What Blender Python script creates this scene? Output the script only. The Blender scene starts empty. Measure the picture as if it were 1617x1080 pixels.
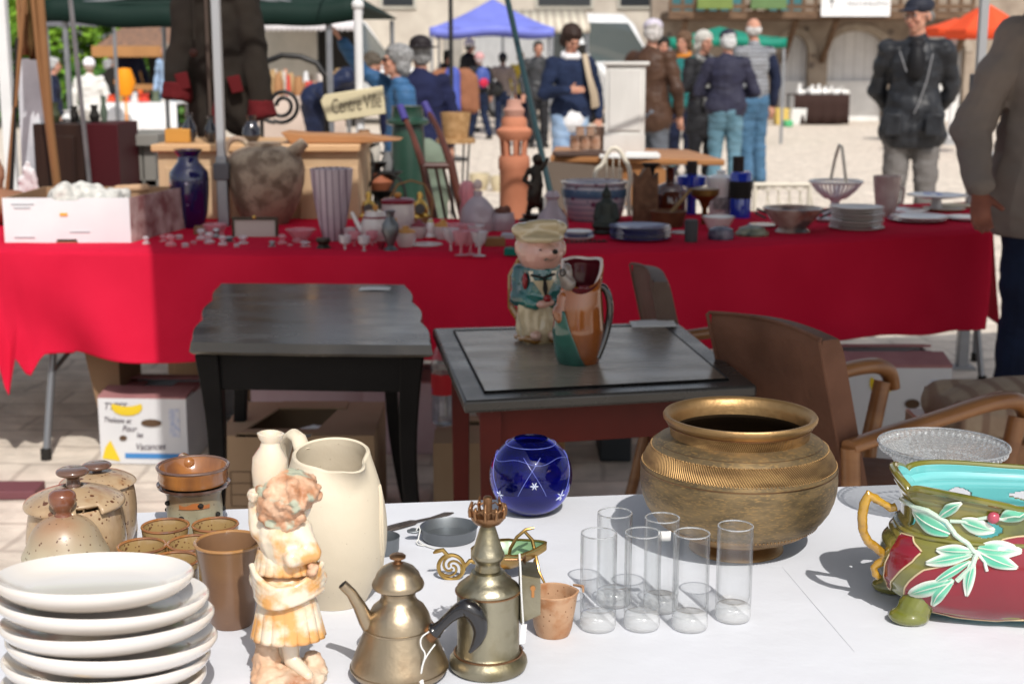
import bpy, bmesh, math, random
from math import sin, cos, pi, radians, atan, atan2, sqrt
from mathutils import Vector, Matrix, noise, Euler
SC = bpy.context.scene
COL = SC.collection
random.seed(7)
# ---------------------------------------------------------------- camera
F = 2246.0; PITCH = atan(445 / F); H = 1.38
cam_d = bpy.data.cameras.new('camera'); cam = bpy.data.objects.new('camera', cam_d); COL.objects.link(cam)
cam.location = (0, 0, H); cam.rotation_euler = (pi / 2 - PITCH, 0, 0)
cam_d.sensor_width = 36; cam_d.lens = 50; cam_d.clip_start = .05; cam_d.clip_end = 500
cam_d.dof.use_dof = True; cam_d.dof.focus_distance = 1.80; cam_d.dof.aperture_fstop = 7.6
cam_d.dof.aperture_blades = 9
SC.camera = cam
# ---------------------------------------------------------------- light
SUN = Vector((.27, -.87, 1.0)).normalized()
W = bpy.data.worlds.new('World'); SC.world = W; W.use_nodes = True
wn = W.node_tree; sky = wn.nodes.new('ShaderNodeTexSky'); sky.sky_type = 'NISHITA'; sky.sun_disc = False
sky.sun_elevation = math.asin(SUN.z); sky.sun_rotation = atan2(SUN.x, SUN.y)
sky.air_density = 1.0; sky.dust_density = 2.5; sky.ozone_density = 1.0
hs = wn.nodes.new('ShaderNodeHueSaturation'); hs.inputs['Saturation'].default_value = .42; hs.inputs['Value'].default_value = 1.0
wn.links.new(sky.outputs[0], hs.inputs['Color']); wn.links.new(hs.outputs[0], wn.nodes['Background'].inputs[0]); wn.nodes['Background'].inputs[1].default_value = .13
sl = bpy.data.lights.new('sun', 'SUN'); sl.energy = 3.6; sl.angle = radians(.55); sl.color = (1, .955, .89)
so = bpy.data.objects.new('sun', sl); COL.objects.link(so); so.rotation_euler = SUN.to_track_quat('Z', 'Y').to_euler()
so.location = (2, -4, 8)
SC.view_settings.view_transform = 'Standard'; SC.view_settings.look = 'None'
SC.view_settings.exposure = 0.08; SC.view_settings.gamma = 1
cy = SC.cycles
cy.max_bounces = 14; cy.diffuse_bounces = 4; cy.glossy_bounces = 5; cy.transmission_bounces = 14; cy.transparent_max_bounces = 24
cy.use_denoising = True; cy.caustics_reflective = False; cy.caustics_refractive = False; cy.sample_clamp_indirect = 6

# ---------------------------------------------------------------- helpers: photo pixel -> place
CAM = Vector((0, 0, H))
def ray(px, py):
    u = (px - 808.5) / F; v = (540 - py) / F; c, s = cos(PITCH), sin(PITCH)
    return Vector((u, c + v * s, v * c - s))
def G(px, py, z=0.0):
    d = ray(px, py); t = (z - H) / d.z
    return Vector((d.x * t, d.y * t, z))
def D(px, py, y):
    d = ray(px, py); t = y / d.y
    return Vector((d.x * t, y, H + d.z * t))
def PM(y, z=.8):                       # photo pixels per metre at a place
    return F / (y * cos(PITCH) + (H - z) * sin(PITCH))

class MB:
    """collects shapes for one mesh"""
    def __init__(s): s.v = []; s.f = []; s.m = []; s.uv = {}; s.mi = 0
    def add(s, vs, fs, uvs=None):
        b = len(s.v); s.v += [tuple(p) for p in vs]
        for i, f in enumerate(fs):
            s.f.append([b + k for k in f]); s.m.append(s.mi)
            if uvs: s.uv[len(s.f) - 1] = uvs[i]
        return s
    def lathe(s, prof, n=32, c=(0, 0, 0), M=None, mod=None, cap=True, tile=1.0):
        vs = []; rings = []; L = [0]
        for i in range(1, len(prof)): L.append(L[-1] + math.hypot(prof[i][0] - prof[i-1][0], prof[i][1] - prof[i-1][1]))
        for r, z in prof:
            if r < 1e-6: rings.append([len(vs)]); vs.append(Vector((0, 0, z)))
            else:
                ring = []
                for k in range(n):
                    a = 2 * pi * k / n; rr = r * (mod(a, z, r) if mod else 1)
                    ring.append(len(vs)); vs.append(Vector((rr * cos(a), rr * sin(a), z)))
                rings.append(ring)
        fs = []; uvs = []
        for i in range(len(rings) - 1):
            A, B = rings[i], rings[i + 1]
            for k in range(n):
                k2 = (k + 1) % n; u0, u1 = k / n, (k + 1) / n; v0, v1 = L[i], L[i + 1]
                if len(A) == 1 and len(B) == 1: continue
                if len(A) == 1: fs.append((A[0], B[k2], B[k])); uvs.append(((u0, v0), (u1, v1), (u0, v1)))
                elif len(B) == 1: fs.append((A[k], A[k2], B[0])); uvs.append(((u0, v0), (u1, v0), (u0, v1)))
                else: fs.append((A[k], A[k2], B[k2], B[k])); uvs.append(((u0, v0), (u1, v0), (u1, v1), (u0, v1)))
        if cap:
            for R, rev in ((rings[0], True), (rings[-1], False)):
                if len(R) > 1:
                    fs.append(tuple(reversed(R)) if rev else tuple(R)); uvs.append([(0, 0)] * len(R))
        if M is not None: vs = [M @ v for v in vs]
        c = Vector(c); return s.add([v + c for v in vs], fs, uvs)
    def tube(s, path, rad, n=8, closed=False, flat=1.0, up=None):
        P = [Vector(p) for p in path]; m = len(P)
        R = rad if isinstance(rad, (list, tuple)) else [rad] * m
        vs = []; u = None
        for i, p in enumerate(P):
            if closed: t = P[(i + 1) % m] - P[i - 1]
            else: t = P[min(i + 1, m - 1)] - P[max(i - 1, 0)]
            t = t.normalized() if t.length > 1e-9 else Vector((0, 0, 1))
            if u is None:
                a = Vector(up) if up else (Vector((0, 0, 1)) if abs(t.z) < .9 else Vector((1, 0, 0)))
                u = (a - t * a.dot(t)).normalized()
            else:
                u = (u - t * u.dot(t)); u = u.normalized() if u.length > 1e-6 else t.orthogonal().normalized()
            w = t.cross(u)
            for k in range(n):
                a = 2 * pi * k / n
                vs.append(p + u * (R[i] * cos(a) * flat) + w * (R[i] * sin(a)))
        fs = []
        for i in range(m if closed else m - 1):
            j = (i + 1) % m
            for k in range(n):
                fs.append((i * n + k, i * n + (k + 1) % n, j * n + (k + 1) % n, j * n + k))
        if not closed:
            fs.append(tuple(reversed(range(n)))); fs.append(tuple(range((m - 1) * n, m * n)))
        return s.add(vs, fs)
    def box(s, lo, hi, M=None, c=(0, 0, 0)):
        vs = [Vector((x, y, z)) for x in (lo[0], hi[0]) for y in (lo[1], hi[1]) for z in (lo[2], hi[2])]
        if M is not None: vs = [M @ v for v in vs]
        c = Vector(c)
        return s.add([v + c for v in vs], [(0, 1, 3, 2), (4, 6, 7, 5), (0, 4, 5, 1), (2, 3, 7, 6), (0, 2, 6, 4), (1, 5, 7, 3)])
    def hexa(s, bot, top):             # 4 bottom points, 4 top points, same order
        return s.add(list(bot) + list(top), [(3, 2, 1, 0), (4, 5, 6, 7), (0, 1, 5, 4), (1, 2, 6, 5), (2, 3, 7, 6), (3, 0, 4, 7)])
    def prism(s, pts, d, M=None):      # 2D outline in xz extruded along +y by d
        n = len(pts); vs = [Vector((x, 0, z)) for x, z in pts] + [Vector((x, d, z)) for x, z in pts]
        if M is not None: vs = [M @ v for v in vs]
        fs = [tuple(range(n)), tuple(reversed(range(n, 2 * n)))] + [(i, i + n, (i + 1) % n + n, (i + 1) % n) for i in range(n)]
        return s.add(vs, fs)
    def ell(s, c, r, n=16, m=10, R=None):
        vs = [Vector((0, 0, -r[2]))]; fs = []
        for j in range(1, m):
            t = -pi / 2 + pi * j / m
            for k in range(n):
                a = 2 * pi * k / n; vs.append(Vector((r[0] * cos(t) * cos(a), r[1] * cos(t) * sin(a), r[2] * sin(t))))
        vs.append(Vector((0, 0, r[2]))); e = len(vs) - 1
        for k in range(n):
            k2 = (k + 1) % n; fs.append((0, 1 + k2, 1 + k)); fs.append((e, e - n + k, e - n + k2))
        for j in range(m - 2):
            for k in range(n):
                k2 = (k + 1) % n; a = 1 + j * n; fs.append((a + k, a + k2, a + n + k2, a + n + k))
        if R is not None: vs = [R @ v for v in vs]
        c = Vector(c); return s.add([v + c for v in vs], fs)
    def cap(s, p0, r0, p1, r1, n=14, f=1.0, up=None):   # tapered capsule, round ends, closed
        p0, p1 = Vector(p0), Vector(p1); d = p1 - p0; L = max(d.length, 1e-6); t = d / L
        path = []; R = []
        for k in range(5):
            a = pi / 2 * k / 4; path.append(p0 - t * r0 * cos(a)); R.append(max(r0 * sin(a), 1e-4))
        for k in range(5):
            a = pi / 2 * k / 4; path.append(p1 + t * r1 * sin(a)); R.append(max(r1 * cos(a), 1e-4))
        return s.tube(path, R, n, flat=f, up=up)
    def grid(s, fn, nu, nv, wrapu=False, skip=None):
        vs = [Vector(fn(i / nu, j / nv)) for j in range(nv + 1) for i in range(nu if wrapu else nu + 1)]
        w = nu if wrapu else nu + 1; fs = []; uvs = []
        for j in range(nv):
            for i in range(nu):
                if skip and skip((i + .5) / nu, (j + .5) / nv): continue
                i2 = (i + 1) % w if wrapu else i + 1
                fs.append((j * w + i, j * w + i2, (j + 1) * w + i2, (j + 1) * w + i))
                uvs.append(((i / nu, j / nv), ((i + 1) / nu, j / nv), ((i + 1) / nu, (j + 1) / nv), (i / nu, (j + 1) / nv)))
        return s.add(vs, fs, uvs)
    def mesh(s, name, smooth=True, ang=38):
        me = bpy.data.meshes.new(name); me.from_pydata(s.v, [], s.f)
        if s.uv:
            ul = me.uv_layers.new(name='UVMap')
            for p in me.polygons:
                q = s.uv.get(p.index)
                if q:
                    for li, c in zip(p.loop_indices, q): ul.data[li].uv = c
        me.validate(); 
        if len(me.polygons) == len(s.m): me.polygons.foreach_set('material_index', s.m)
        if smooth:
            me.polygons.foreach_set('use_smooth', [True] * len(me.polygons)); me.set_sharp_from_angle(angle=radians(ang))
        me.update(); return me

def ch(P, n=2):                         # round off a polyline (corner cutting), ends kept
    P = [Vector(p) for p in P]
    for _ in range(n):
        Q = [P[0]]
        for i in range(len(P) - 1): Q += [P[i].lerp(P[i + 1], .25), P[i].lerp(P[i + 1], .75)]
        P = Q + [P[-1]]
    return P
def cr(P, n=4):                         # smooth curve through profile points
    R = []
    for i in range(len(P) - 1):
        a, b, c, d = P[max(i - 1, 0)], P[i], P[i + 1], P[min(i + 2, len(P) - 1)]
        for k in range(n):
            t = k / n; R.append(tuple(max(0, .5 * (2 * b[j] + (c[j] - a[j]) * t + (2 * a[j] - 5 * b[j] + 4 * c[j] - d[j]) * t * t + (3 * b[j] - a[j] - 3 * c[j] + d[j]) * t ** 3)) for j in (0, 1)))
    return R + [P[-1]]
ORD = 'leftmost second third fourth fifth sixth seventh eighth ninth tenth eleventh twelfth thirteenth fourteenth fifteenth sixteenth seventeenth eighteenth'.split()
def nth(x, xs, s):                      # "third small cup ... counted from the left"
    return ORD[sorted(xs).index(x)] + ' ' + s + (' from the left' if x != min(xs) else '')
def tag(o, label=None, cat=None, group=None, kind=None):
    if label: o['label'] = label
    if cat: o['category'] = cat
    if group: o['group'] = group
    if kind: o['kind'] = kind
    return o
def put(name, mb, mats, parent=None, loc=None, rot=None, smooth=True, ang=38, bevel=0, solid=0, soff=-1, sub=0):
    me = mb.mesh(name, smooth, ang) if isinstance(mb, MB) else mb
    o = bpy.data.objects.new(name, me); COL.objects.link(o)
    for m in (mats if isinstance(mats, (list, tuple)) else [mats]): me.materials.append(m)
    if parent: o.parent = parent
    if loc is not None: o.location = loc
    if rot is not None: o.rotation_euler = rot
    if solid:
        q = o.modifiers.new('solid', 'SOLIDIFY'); q.thickness = solid; q.offset = soff
        if isinstance(mats, (list, tuple)) and len(mats) > 2: q.material_offset = 1
    if sub:
        q = o.modifiers.new('sub', 'SUBSURF'); q.levels = sub; q.render_levels = sub
    if bevel:
        q = o.modifiers.new('bevel', 'BEVEL'); q.width = bevel; q.segments = 2; q.limit_method = 'ANGLE'; q.angle_limit = radians(40)
    return o
def thing(name, label, cat, loc=(0, 0, 0), rz=0, group=None):
    o = bpy.data.objects.new(name, None); COL.objects.link(o); o.empty_display_size = .05
    o.location = loc; o.rotation_euler = (0, 0, rz); return tag(o, label, cat, group)
def one(name, mb, mats, label, cat, group=None, **k):
    return tag(put(name, mb, mats, **k), label, cat, group)
def dup(o, parent=None, loc=None, rz=None, label=None, group=None):
    c = o.copy(); COL.objects.link(c)
    if parent: c.parent = parent
    if loc is not None: c.location = loc
    if rz is not None: c.rotation_euler = (0, 0, rz)
    if label: c['label'] = label
    if group: c['group'] = group
    for ch in list(o.children): dup(ch, c)
    return c
def blob(mb, voxel, disp=None, smooth=0, fn=None):
    """fuse the shapes of mb into one continuous surface"""
    me = mb.mesh('t', False); o = bpy.data.objects.new('t', me); COL.objects.link(o)
    q = o.modifiers.new('r', 'REMESH'); q.mode = 'VOXEL'; q.voxel_size = voxel; q.use_smooth_shade = True
    if smooth:
        q = o.modifiers.new('s', 'SMOOTH'); q.iterations = smooth; q.factor = .5
    dg = bpy.context.evaluated_depsgraph_get(); dg.update()
    r = bpy.data.meshes.new_from_object(o.evaluated_get(dg)); bpy.data.objects.remove(o); bpy.data.meshes.remove(me)
    if disp or fn:
        ns = [v.normal.copy() for v in r.vertices]
        for v, n in zip(r.vertices, ns):
            if disp:
                a, sc = disp[0], disp[1]; st = disp[2] if len(disp) > 2 else (1, 1, 1)
                p = Vector((v.co.x * sc * st[0], v.co.y * sc * st[1], v.co.z * sc * st[2]))
                v.co += n * (noise.noise(p) + .4 * noise.noise(p * 2.3)) * a
            if fn: v.co = fn(v.co.copy(), n)
    r.polygons.foreach_set('use_smooth', [True] * len(r.polygons)); r.update(); return r

# ---------------------------------------------------------------- materials
_mc = {}
def srgb(r, g, b):
    f = lambda c: (c / 255 / 12.92) if c <= 10 else ((c / 255 + .055) / 1.055) ** 2.4
    return (f(r), f(g), f(b), 1)
def mat(name, c1, c2=None, ns=12, lo=.35, hi=.65, nd=5, rough=.5, rv=0, metal=0, bump=0, bs=60, speck=None, coat=0, trans=0,
        ior=1.5, zg=None, stretch=(1, 1, 1), sheen=0, spec=.5, sss=0, alpha=1, wave=None, stain=None):
    if name in _mc: return _mc[name]
    m = bpy.data.materials.new(name); _mc[name] = m; m.use_nodes = True; nt = m.node_tree; N = nt.nodes; L = nt.links
    b = N['Principled BSDF']; c1 = tuple(c1[:3]) + (1,)
    if spec == .5 and rough >= .4 and not metal and not coat and not trans: spec = .22
    def mixc(f, a, c):
        x = N.new('ShaderNodeMix'); x.data_type = 'RGBA'
        if isinstance(f, float): x.inputs[0].default_value = f
        else: L.new(f, x.inputs[0])
        for i, q in ((6, a), (7, c)):
            if isinstance(q, tuple): x.inputs[i].default_value = q
            else: L.new(q, x.inputs[i])
        return x.outputs[2]
    def ramp(src, a, c):
        r = N.new('ShaderNodeMapRange'); r.inputs[1].default_value = a; r.inputs[2].default_value = c; L.new(src, r.inputs[0]); return r.outputs[0]
    tc = N.new('ShaderNodeTexCoord'); mp = N.new('ShaderNodeMapping'); mp.inputs[3].default_value = stretch; L.new(tc.outputs['Object'], mp.inputs[0])
    V = mp.outputs[0]
    def nz(sc, d=5):
        n = N.new('ShaderNodeTexNoise'); n.inputs['Scale'].default_value = sc; n.inputs['Detail'].default_value = d; L.new(V, n.inputs['Vector']); return n.outputs[0]
    col = c1
    if zg:      # part of the glaze colour: bands along the height of the piece
        z0, z1, cz = zg; sp = N.new('ShaderNodeSeparateXYZ'); L.new(tc.outputs['Object'], sp.inputs[0])
        ad = N.new('ShaderNodeMath'); ad.operation = 'MULTIPLY_ADD'; L.new(nz(25, 3), ad.inputs[0]); ad.inputs[1].default_value = (z1 - z0) * .8; L.new(sp.outputs[2], ad.inputs[2])
        col = mixc(ramp(ad.outputs[0], z0 + (z1 - z0) * .4, z1 + (z1 - z0) * .4), col, tuple(cz[:3]) + (1,))
    if c2: col = mixc(ramp(nz(ns, nd), lo, hi), col, tuple(c2[:3]) + (1,))
    if wave:    # (axis dir, scale, colour, lo, hi, distortion)
        w = N.new('ShaderNodeTexWave'); w.bands_direction = wave[0]; w.inputs['Scale'].default_value = wave[1]; w.inputs['Distortion'].default_value = wave[5]; w.inputs['Detail'].default_value = 3; L.new(V, w.inputs[0])
        col = mixc(ramp(w.outputs[1], wave[3], wave[4]), col, tuple(wave[2][:3]) + (1,))
    for s_ in (speck if isinstance(speck, list) else [speck] if speck else []):
        cs, ss, th = s_[:3]; vo = N.new('ShaderNodeTexVoronoi'); vo.inputs['Scale'].default_value = ss; L.new(V, vo.inputs['Vector'])
        nn = N.new('ShaderNodeMath'); nn.operation = 'MULTIPLY_ADD'; L.new(nz(ss * .25, 2), nn.inputs[0]); nn.inputs[1].default_value = .3; L.new(vo.outputs[0], nn.inputs[2])
        col = mixc(ramp(nn.outputs[0], th + .12, th + .07), col, tuple(cs[:3]) + (1,))
    if stain:   # (colour, scale, lo, hi)
        col = mixc(ramp(nz(stain[1], 8), stain[2], stain[3]), col, tuple(stain[0][:3]) + (1,))
    if isinstance(col, tuple): b.inputs['Base Color'].default_value = col
    else: L.new(col, b.inputs['Base Color'])
    b.inputs['Roughness'].default_value = rough; b.inputs['Metallic'].default_value = metal; b.inputs['IOR'].default_value = ior
    b.inputs['Coat Weight'].default_value = coat; b.inputs['Coat Roughness'].default_value = .06
    b.inputs['Transmission Weight'].default_value = trans; b.inputs['Specular IOR Level'].default_value = spec; b.inputs['Alpha'].default_value = alpha
    if sheen: b.inputs['Sheen Weight'].default_value = sheen
    if sss: b.inputs['Subsurface Weight'].default_value = sss; b.inputs['Subsurface Scale'].default_value = .01
    if rv:
        r = N.new('ShaderNodeMapRange'); L.new(nz(ns * 1.7, 4), r.inputs[0]); r.inputs[1].default_value = .3; r.inputs[2].default_value = .7
        r.inputs[3].default_value = max(0, rough - rv); r.inputs[4].default_value = rough + rv; L.new(r.outputs[0], b.inputs['Roughness'])
    if bump:
        bp = N.new('ShaderNodeBump'); bp.inputs['Strength'].default_value = min(1, bump); bp.inputs['Distance'].default_value = .004 * max(1, bump); L.new(nz(bs, 6), bp.inputs['Height']); L.new(bp.outputs[0], b.inputs['Normal'])
    return m
def thin_glass(name, tint=(1, 1, 1), fr=1.45, gloss=.03, rough=.02, haze=0.0, hc=(.8, .8, .8), bump=None, edge=.5):
    """clear glass wall: transparent body, fresnel reflection, a little milky scatter"""
    m = bpy.data.materials.new(name); m.use_nodes = True; nt = m.node_tree; N = nt.nodes; L = nt.links
    for n in list(N): N.remove(n)
    out = N.new('ShaderNodeOutputMaterial'); tr = N.new('ShaderNodeBsdfTransparent'); et = N.new('ShaderNodeMix'); et.data_type = 'RGBA'; et.inputs[6].default_value = tuple(tint) + (1,); et.inputs[7].default_value = tuple(c * edge for c in tint) + (1,); L.new(et.outputs[2], tr.inputs[0])
    gl = N.new('ShaderNodeBsdfGlossy'); gl.inputs['Roughness'].default_value = rough
    lw = N.new('ShaderNodeLayerWeight'); lw.inputs[0].default_value = .5
    pw = N.new('ShaderNodeMath'); pw.operation = 'POWER'; L.new(lw.outputs['Facing'], pw.inputs[0]); pw.inputs[1].default_value = 4.2
    p2 = N.new('ShaderNodeMath'); p2.operation = 'POWER'; L.new(lw.outputs['Facing'], p2.inputs[0]); p2.inputs[1].default_value = 5.0; L.new(p2.outputs[0], et.inputs[0])
    ma = N.new('ShaderNodeMath'); ma.operation = 'MULTIPLY_ADD'; L.new(pw.outputs[0], ma.inputs[0]); ma.inputs[1].default_value = .85; ma.inputs[2].default_value = gloss
    mx = N.new('ShaderNodeMixShader'); L.new(ma.outputs[0], mx.inputs[0]); L.new(tr.outputs[0], mx.inputs[1]); L.new(gl.outputs[0], mx.inputs[2]); last = mx.outputs[0]
    if haze:
        df = N.new('ShaderNodeBsdfDiffuse'); df.inputs[0].default_value = tuple(hc) + (1,); m2 = N.new('ShaderNodeMixShader'); m2.inputs[0].default_value = haze
        L.new(last, m2.inputs[1]); L.new(df.outputs[0], m2.inputs[2]); last = m2.outputs[0]
    if bump:
        tc = N.new('ShaderNodeTexCoord'); n = N.new('ShaderNodeTexVoronoi'); n.inputs['Scale'].default_value = bump; L.new(tc.outputs['Object'], n.inputs['Vector'])
        bp = N.new('ShaderNodeBump'); bp.inputs['Distance'].default_value = .004; L.new(n.outputs[0], bp.inputs['Height']); L.new(bp.outputs[0], gl.inputs['Normal']); L.new(bp.outputs[0], lw.inputs['Normal'])
    L.new(last, out.inputs[0]); return m
def plain(name, c, rough=.6, **k): return mat(name, c, tuple(x * .86 for x in c[:3]), ns=3, rough=rough, **k)
GLASS = thin_glass('clear_glass')
GREY_METAL = mat('grey_metal', (.30, .31, .33), (.24, .25, .27), rough=.42, metal=.7)
WHITE_PAPER = plain('white_paper', (.78, .77, .75), .8)
BLACK_IRON = mat('black_iron', (.015, .015, .016), (.03, .028, .026), rough=.5, metal=.4)
CLOTH_FOLD = None
# ================================================================ GROUND
def ground():
    m = bpy.data.materials.new('stone_paving'); m.use_nodes = True; nt = m.node_tree; N = nt.nodes; L = nt.links; b = N['Principled BSDF']
    tc = N.new('ShaderNodeTexCoord'); n0 = N.new('ShaderNodeTexNoise'); n0.inputs['Scale'].default_value = 1.3; n0.inputs['Detail'].default_value = 6; L.new(tc.outputs['Object'], n0.inputs['Vector'])
    vm = N.new('ShaderNodeMix'); vm.data_type = 'VECTOR'; vm.inputs[0].default_value = .14; L.new(tc.outputs['Object'], vm.inputs[4]); L.new(n0.outputs[1], vm.inputs[5])
    br = N.new('ShaderNodeTexBrick'); L.new(vm.outputs[1], br.inputs[0]); br.inputs['Scale'].default_value = 1.0
    br.inputs['Color1'].default_value = (.68, .60, .51, 1); br.inputs['Color2'].default_value = (.62, .54, .455, 1); br.inputs['Mortar'].default_value = (.48, .41, .345, 1)
    br.inputs['Brick Width'].default_value = .34; br.inputs['Row Height'].default_value = .19; br.inputs['Mortar Size'].default_value = .012; br.inputs['Mortar Smooth'].default_value = .6
    n1 = N.new('ShaderNodeTexNoise'); n1.inputs['Scale'].default_value = 7; n1.inputs['Detail'].default_value = 9; L.new(tc.outputs['Object'], n1.inputs['Vector'])
    mx = N.new('ShaderNodeMix'); mx.data_type = 'RGBA'; mx.blend_type = 'MULTIPLY'; mx.inputs[0].default_value = .75; L.new(br.outputs[0], mx.inputs[6])
    r = N.new('ShaderNodeMapRange'); L.new(n1.outputs[0], r.inputs[0]); r.inputs[1].default_value = .3; r.inputs[2].default_value = .7; r.inputs[3].default_value = .68; r.inputs[4].default_value = 1.25
    L.new(r.outputs[0], mx.inputs[7]); L.new(mx.outputs[2], b.inputs['Base Color']); b.inputs['Roughness'].default_value = .85
    bp = N.new('ShaderNodeBump'); bp.inputs['Distance'].default_value = .02; L.new(n1.outputs[0], bp.inputs['Height']); L.new(bp.outputs[0], b.inputs['Normal'])
    mb = MB(); mb.grid(lambda u, v: (-90 + 180 * u, -20 + 180 * v, 0), 4, 4)
    tag(put('ground', mb, m), kind='structure')
ground()

STONE = mat('rubble_stone', (.36, .30, .24), (.24, .19, .15), ns=2.2, rough=.9, speck=((.16, .13, .11), 2.6, .26), bump=.8, bs=6)
CREAM_STONE = mat('cream_limestone', (.62, .57, .49), (.48, .43, .37), ns=1.2, rough=.9, stain=((.40, .35, .30), .9, .5, .75), bump=.5, bs=5)
WOODB = mat('weathered_brown_wood', (.17, .105, .065), (.09, .055, .035), ns=5, rough=.75, stretch=(1, 1, 6))
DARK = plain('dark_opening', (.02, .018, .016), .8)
PWHITE = mat('painted_white_boards', (.70, .70, .70), (.6, .6, .61), ns=3, rough=.6, wave=('X', 1.3, (.5, .5, .5), .93, 1.0, .2))

def facade_right():
    Y = 33.0; X0 = D(1030, 0, Y).x; X1 = 17.0
    b = thing('stone_building', 'long stone building with wooden balcony and arched white doors across the square', 'building', (0, Y, 0))
    doors = [(D(1236, 0, Y).x, D(1281, 0, Y).x, 1.93), (D(1311, 0, Y).x, D(1403, 0, Y).x, 2.02), (D(1440, 0, Y).x, D(1530, 0, Y).x, 1.98)]
    mb = MB(); xs = X0
    for a, c, h in doors:
        mb.box((xs, 0, 0), (a, .6, 6)); xs = c
        n = 14; w = (c - a) / 2; mid = (a + c) / 2; sp = h - .42
        for k in range(n):      # masonry over the arch
            t0, t1 = pi - pi * k / n, pi - pi * (k + 1) / n
            x0, x1 = mid + w * cos(t0), mid + w * cos(t1); z0, z1 = sp + .42 * sin(t0), sp + .42 * sin(t1)
            mb.hexa([(x0, 0, z0), (x1, 0, z1), (x1, .6, z1), (x0, .6, z0)], [(x0, 0, 6), (x1, 0, 6), (x1, .6, 6), (x0, .6, 6)])
    mb.box((xs, 0, 0), (X1, .6, 6)); put('wall', mb, STONE, b)
    for a, c, h in doors:
        d = put('door', MB().box((a, .28, 0), (c, .36, h)), PWHITE, b)
        put('plinth_or_lit_base', MB().box((a + .02, .16, .0), (c - .02, .27, .9)), plain('sunlit_white', (.75, .75, .74), .8), d)  # added whiter block: sunlight on the lower door put into its colour
        q = MB()
        for k in range(10):
            t0, t1 = pi * k / 10, pi * (k + 1) / 10; w = (c - a) / 2; m_ = (a + c) / 2
            f = lambda t, e: Vector((m_ + (w + e) * cos(t), -.03, h - .42 + (.42 + e) * sin(t)))
            g = lambda t, e: f(t, e) + Vector((0, .09, 0))
            q.hexa([f(t0, .0), f(t0, .16), g(t0, .16), g(t0, .0)], [f(t1, .0), f(t1, .16), g(t1, .16), g(t1, .0)])
        put('arch_stones', q, mat('arch_stone', (.45, .39, .32), (.33, .28, .23), ns=4, rough=.9), b)
    zb = D(1270, 30, Y - 1.6).z
    f = put('balcony', MB().box((X0 + .2, -1.7, zb), (D(1500, 0, Y).x, 0, zb + .16)), WOODB, b)
    q = MB()
    x = X0 + .2
    while x < D(1500, 0, Y).x:
        q.box((x, -1.68, zb + .16), (x + .07, -1.6, zb + 1.15)); x += .26
    q.box((X0 + .2, -1.7, zb + 1.05), (D(1500, 0, Y).x, -1.58, zb + 1.15)); q.box((X0 + .2, -1.69, zb + .2), (D(1500, 0, Y).x, -1.6, zb + .3))
    put('balustrade', q, WOODB, f)
    for x in (X0 + .6, X0 + 3.0, 7.05, 10.0):
        q = MB().tube([(x, -.0, zb - .9), (x, -1.4, zb)], .07, 6)
        put('brace', q, WOODB, b)
    for px, c in ((1060, (.05, .16, .18)), (1120, (.06, .2, .22)), (1215, (.06, .2, .22)), (1165, (.12, .2, .08)), (1330, (.3, .28, .22)), (1085, (.16, .22, .06))):
        x = D(px, 0, Y).x; put('shutter' if c[2] > .1 else 'flower_box', MB().box((x, -.08 if c[2] > .1 else -1.9, zb + .2), (x + .75, .0 if c[2] > .1 else -1.72, zb + (1.6 if c[2] > .1 else .42))), plain('shut%d' % px, c), b)
    # banner
    a, c = D(1300, 0, Y - 2), D(1408, 26, Y - 2)
    s = thing('hanging_banner', 'white banner with grey lettering hung on the wooden balcony', 'banner', (a.x, Y - 1.85, c.z))
    w = c.x - a.x; put('cloth', MB().box((0, 0, 0), (w, .03, 1.3)), plain('banner_white', (.82, .82, .83), .8), s)
    q = MB(); random.seed(3)
    for r_ in range(2):         # blurred rows of letters
        x = w * .38
        while x < w * .95:
            l = random.uniform(.03, .07); q.box((x, -.012, .22 + r_ * .2), (x + l * .6, -.002, .22 + r_ * .2 + random.uniform(.07, .11))); x += l + .03
    q.box((w * .14, -.012, .15), (w * .16, -.002, .6)); q.box((w * .11, -.012, .3), (w * .19, -.002, .34))
    put('lettering', q, plain('letter_grey', (.25, .25, .26)), s)
facade_right()

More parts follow.
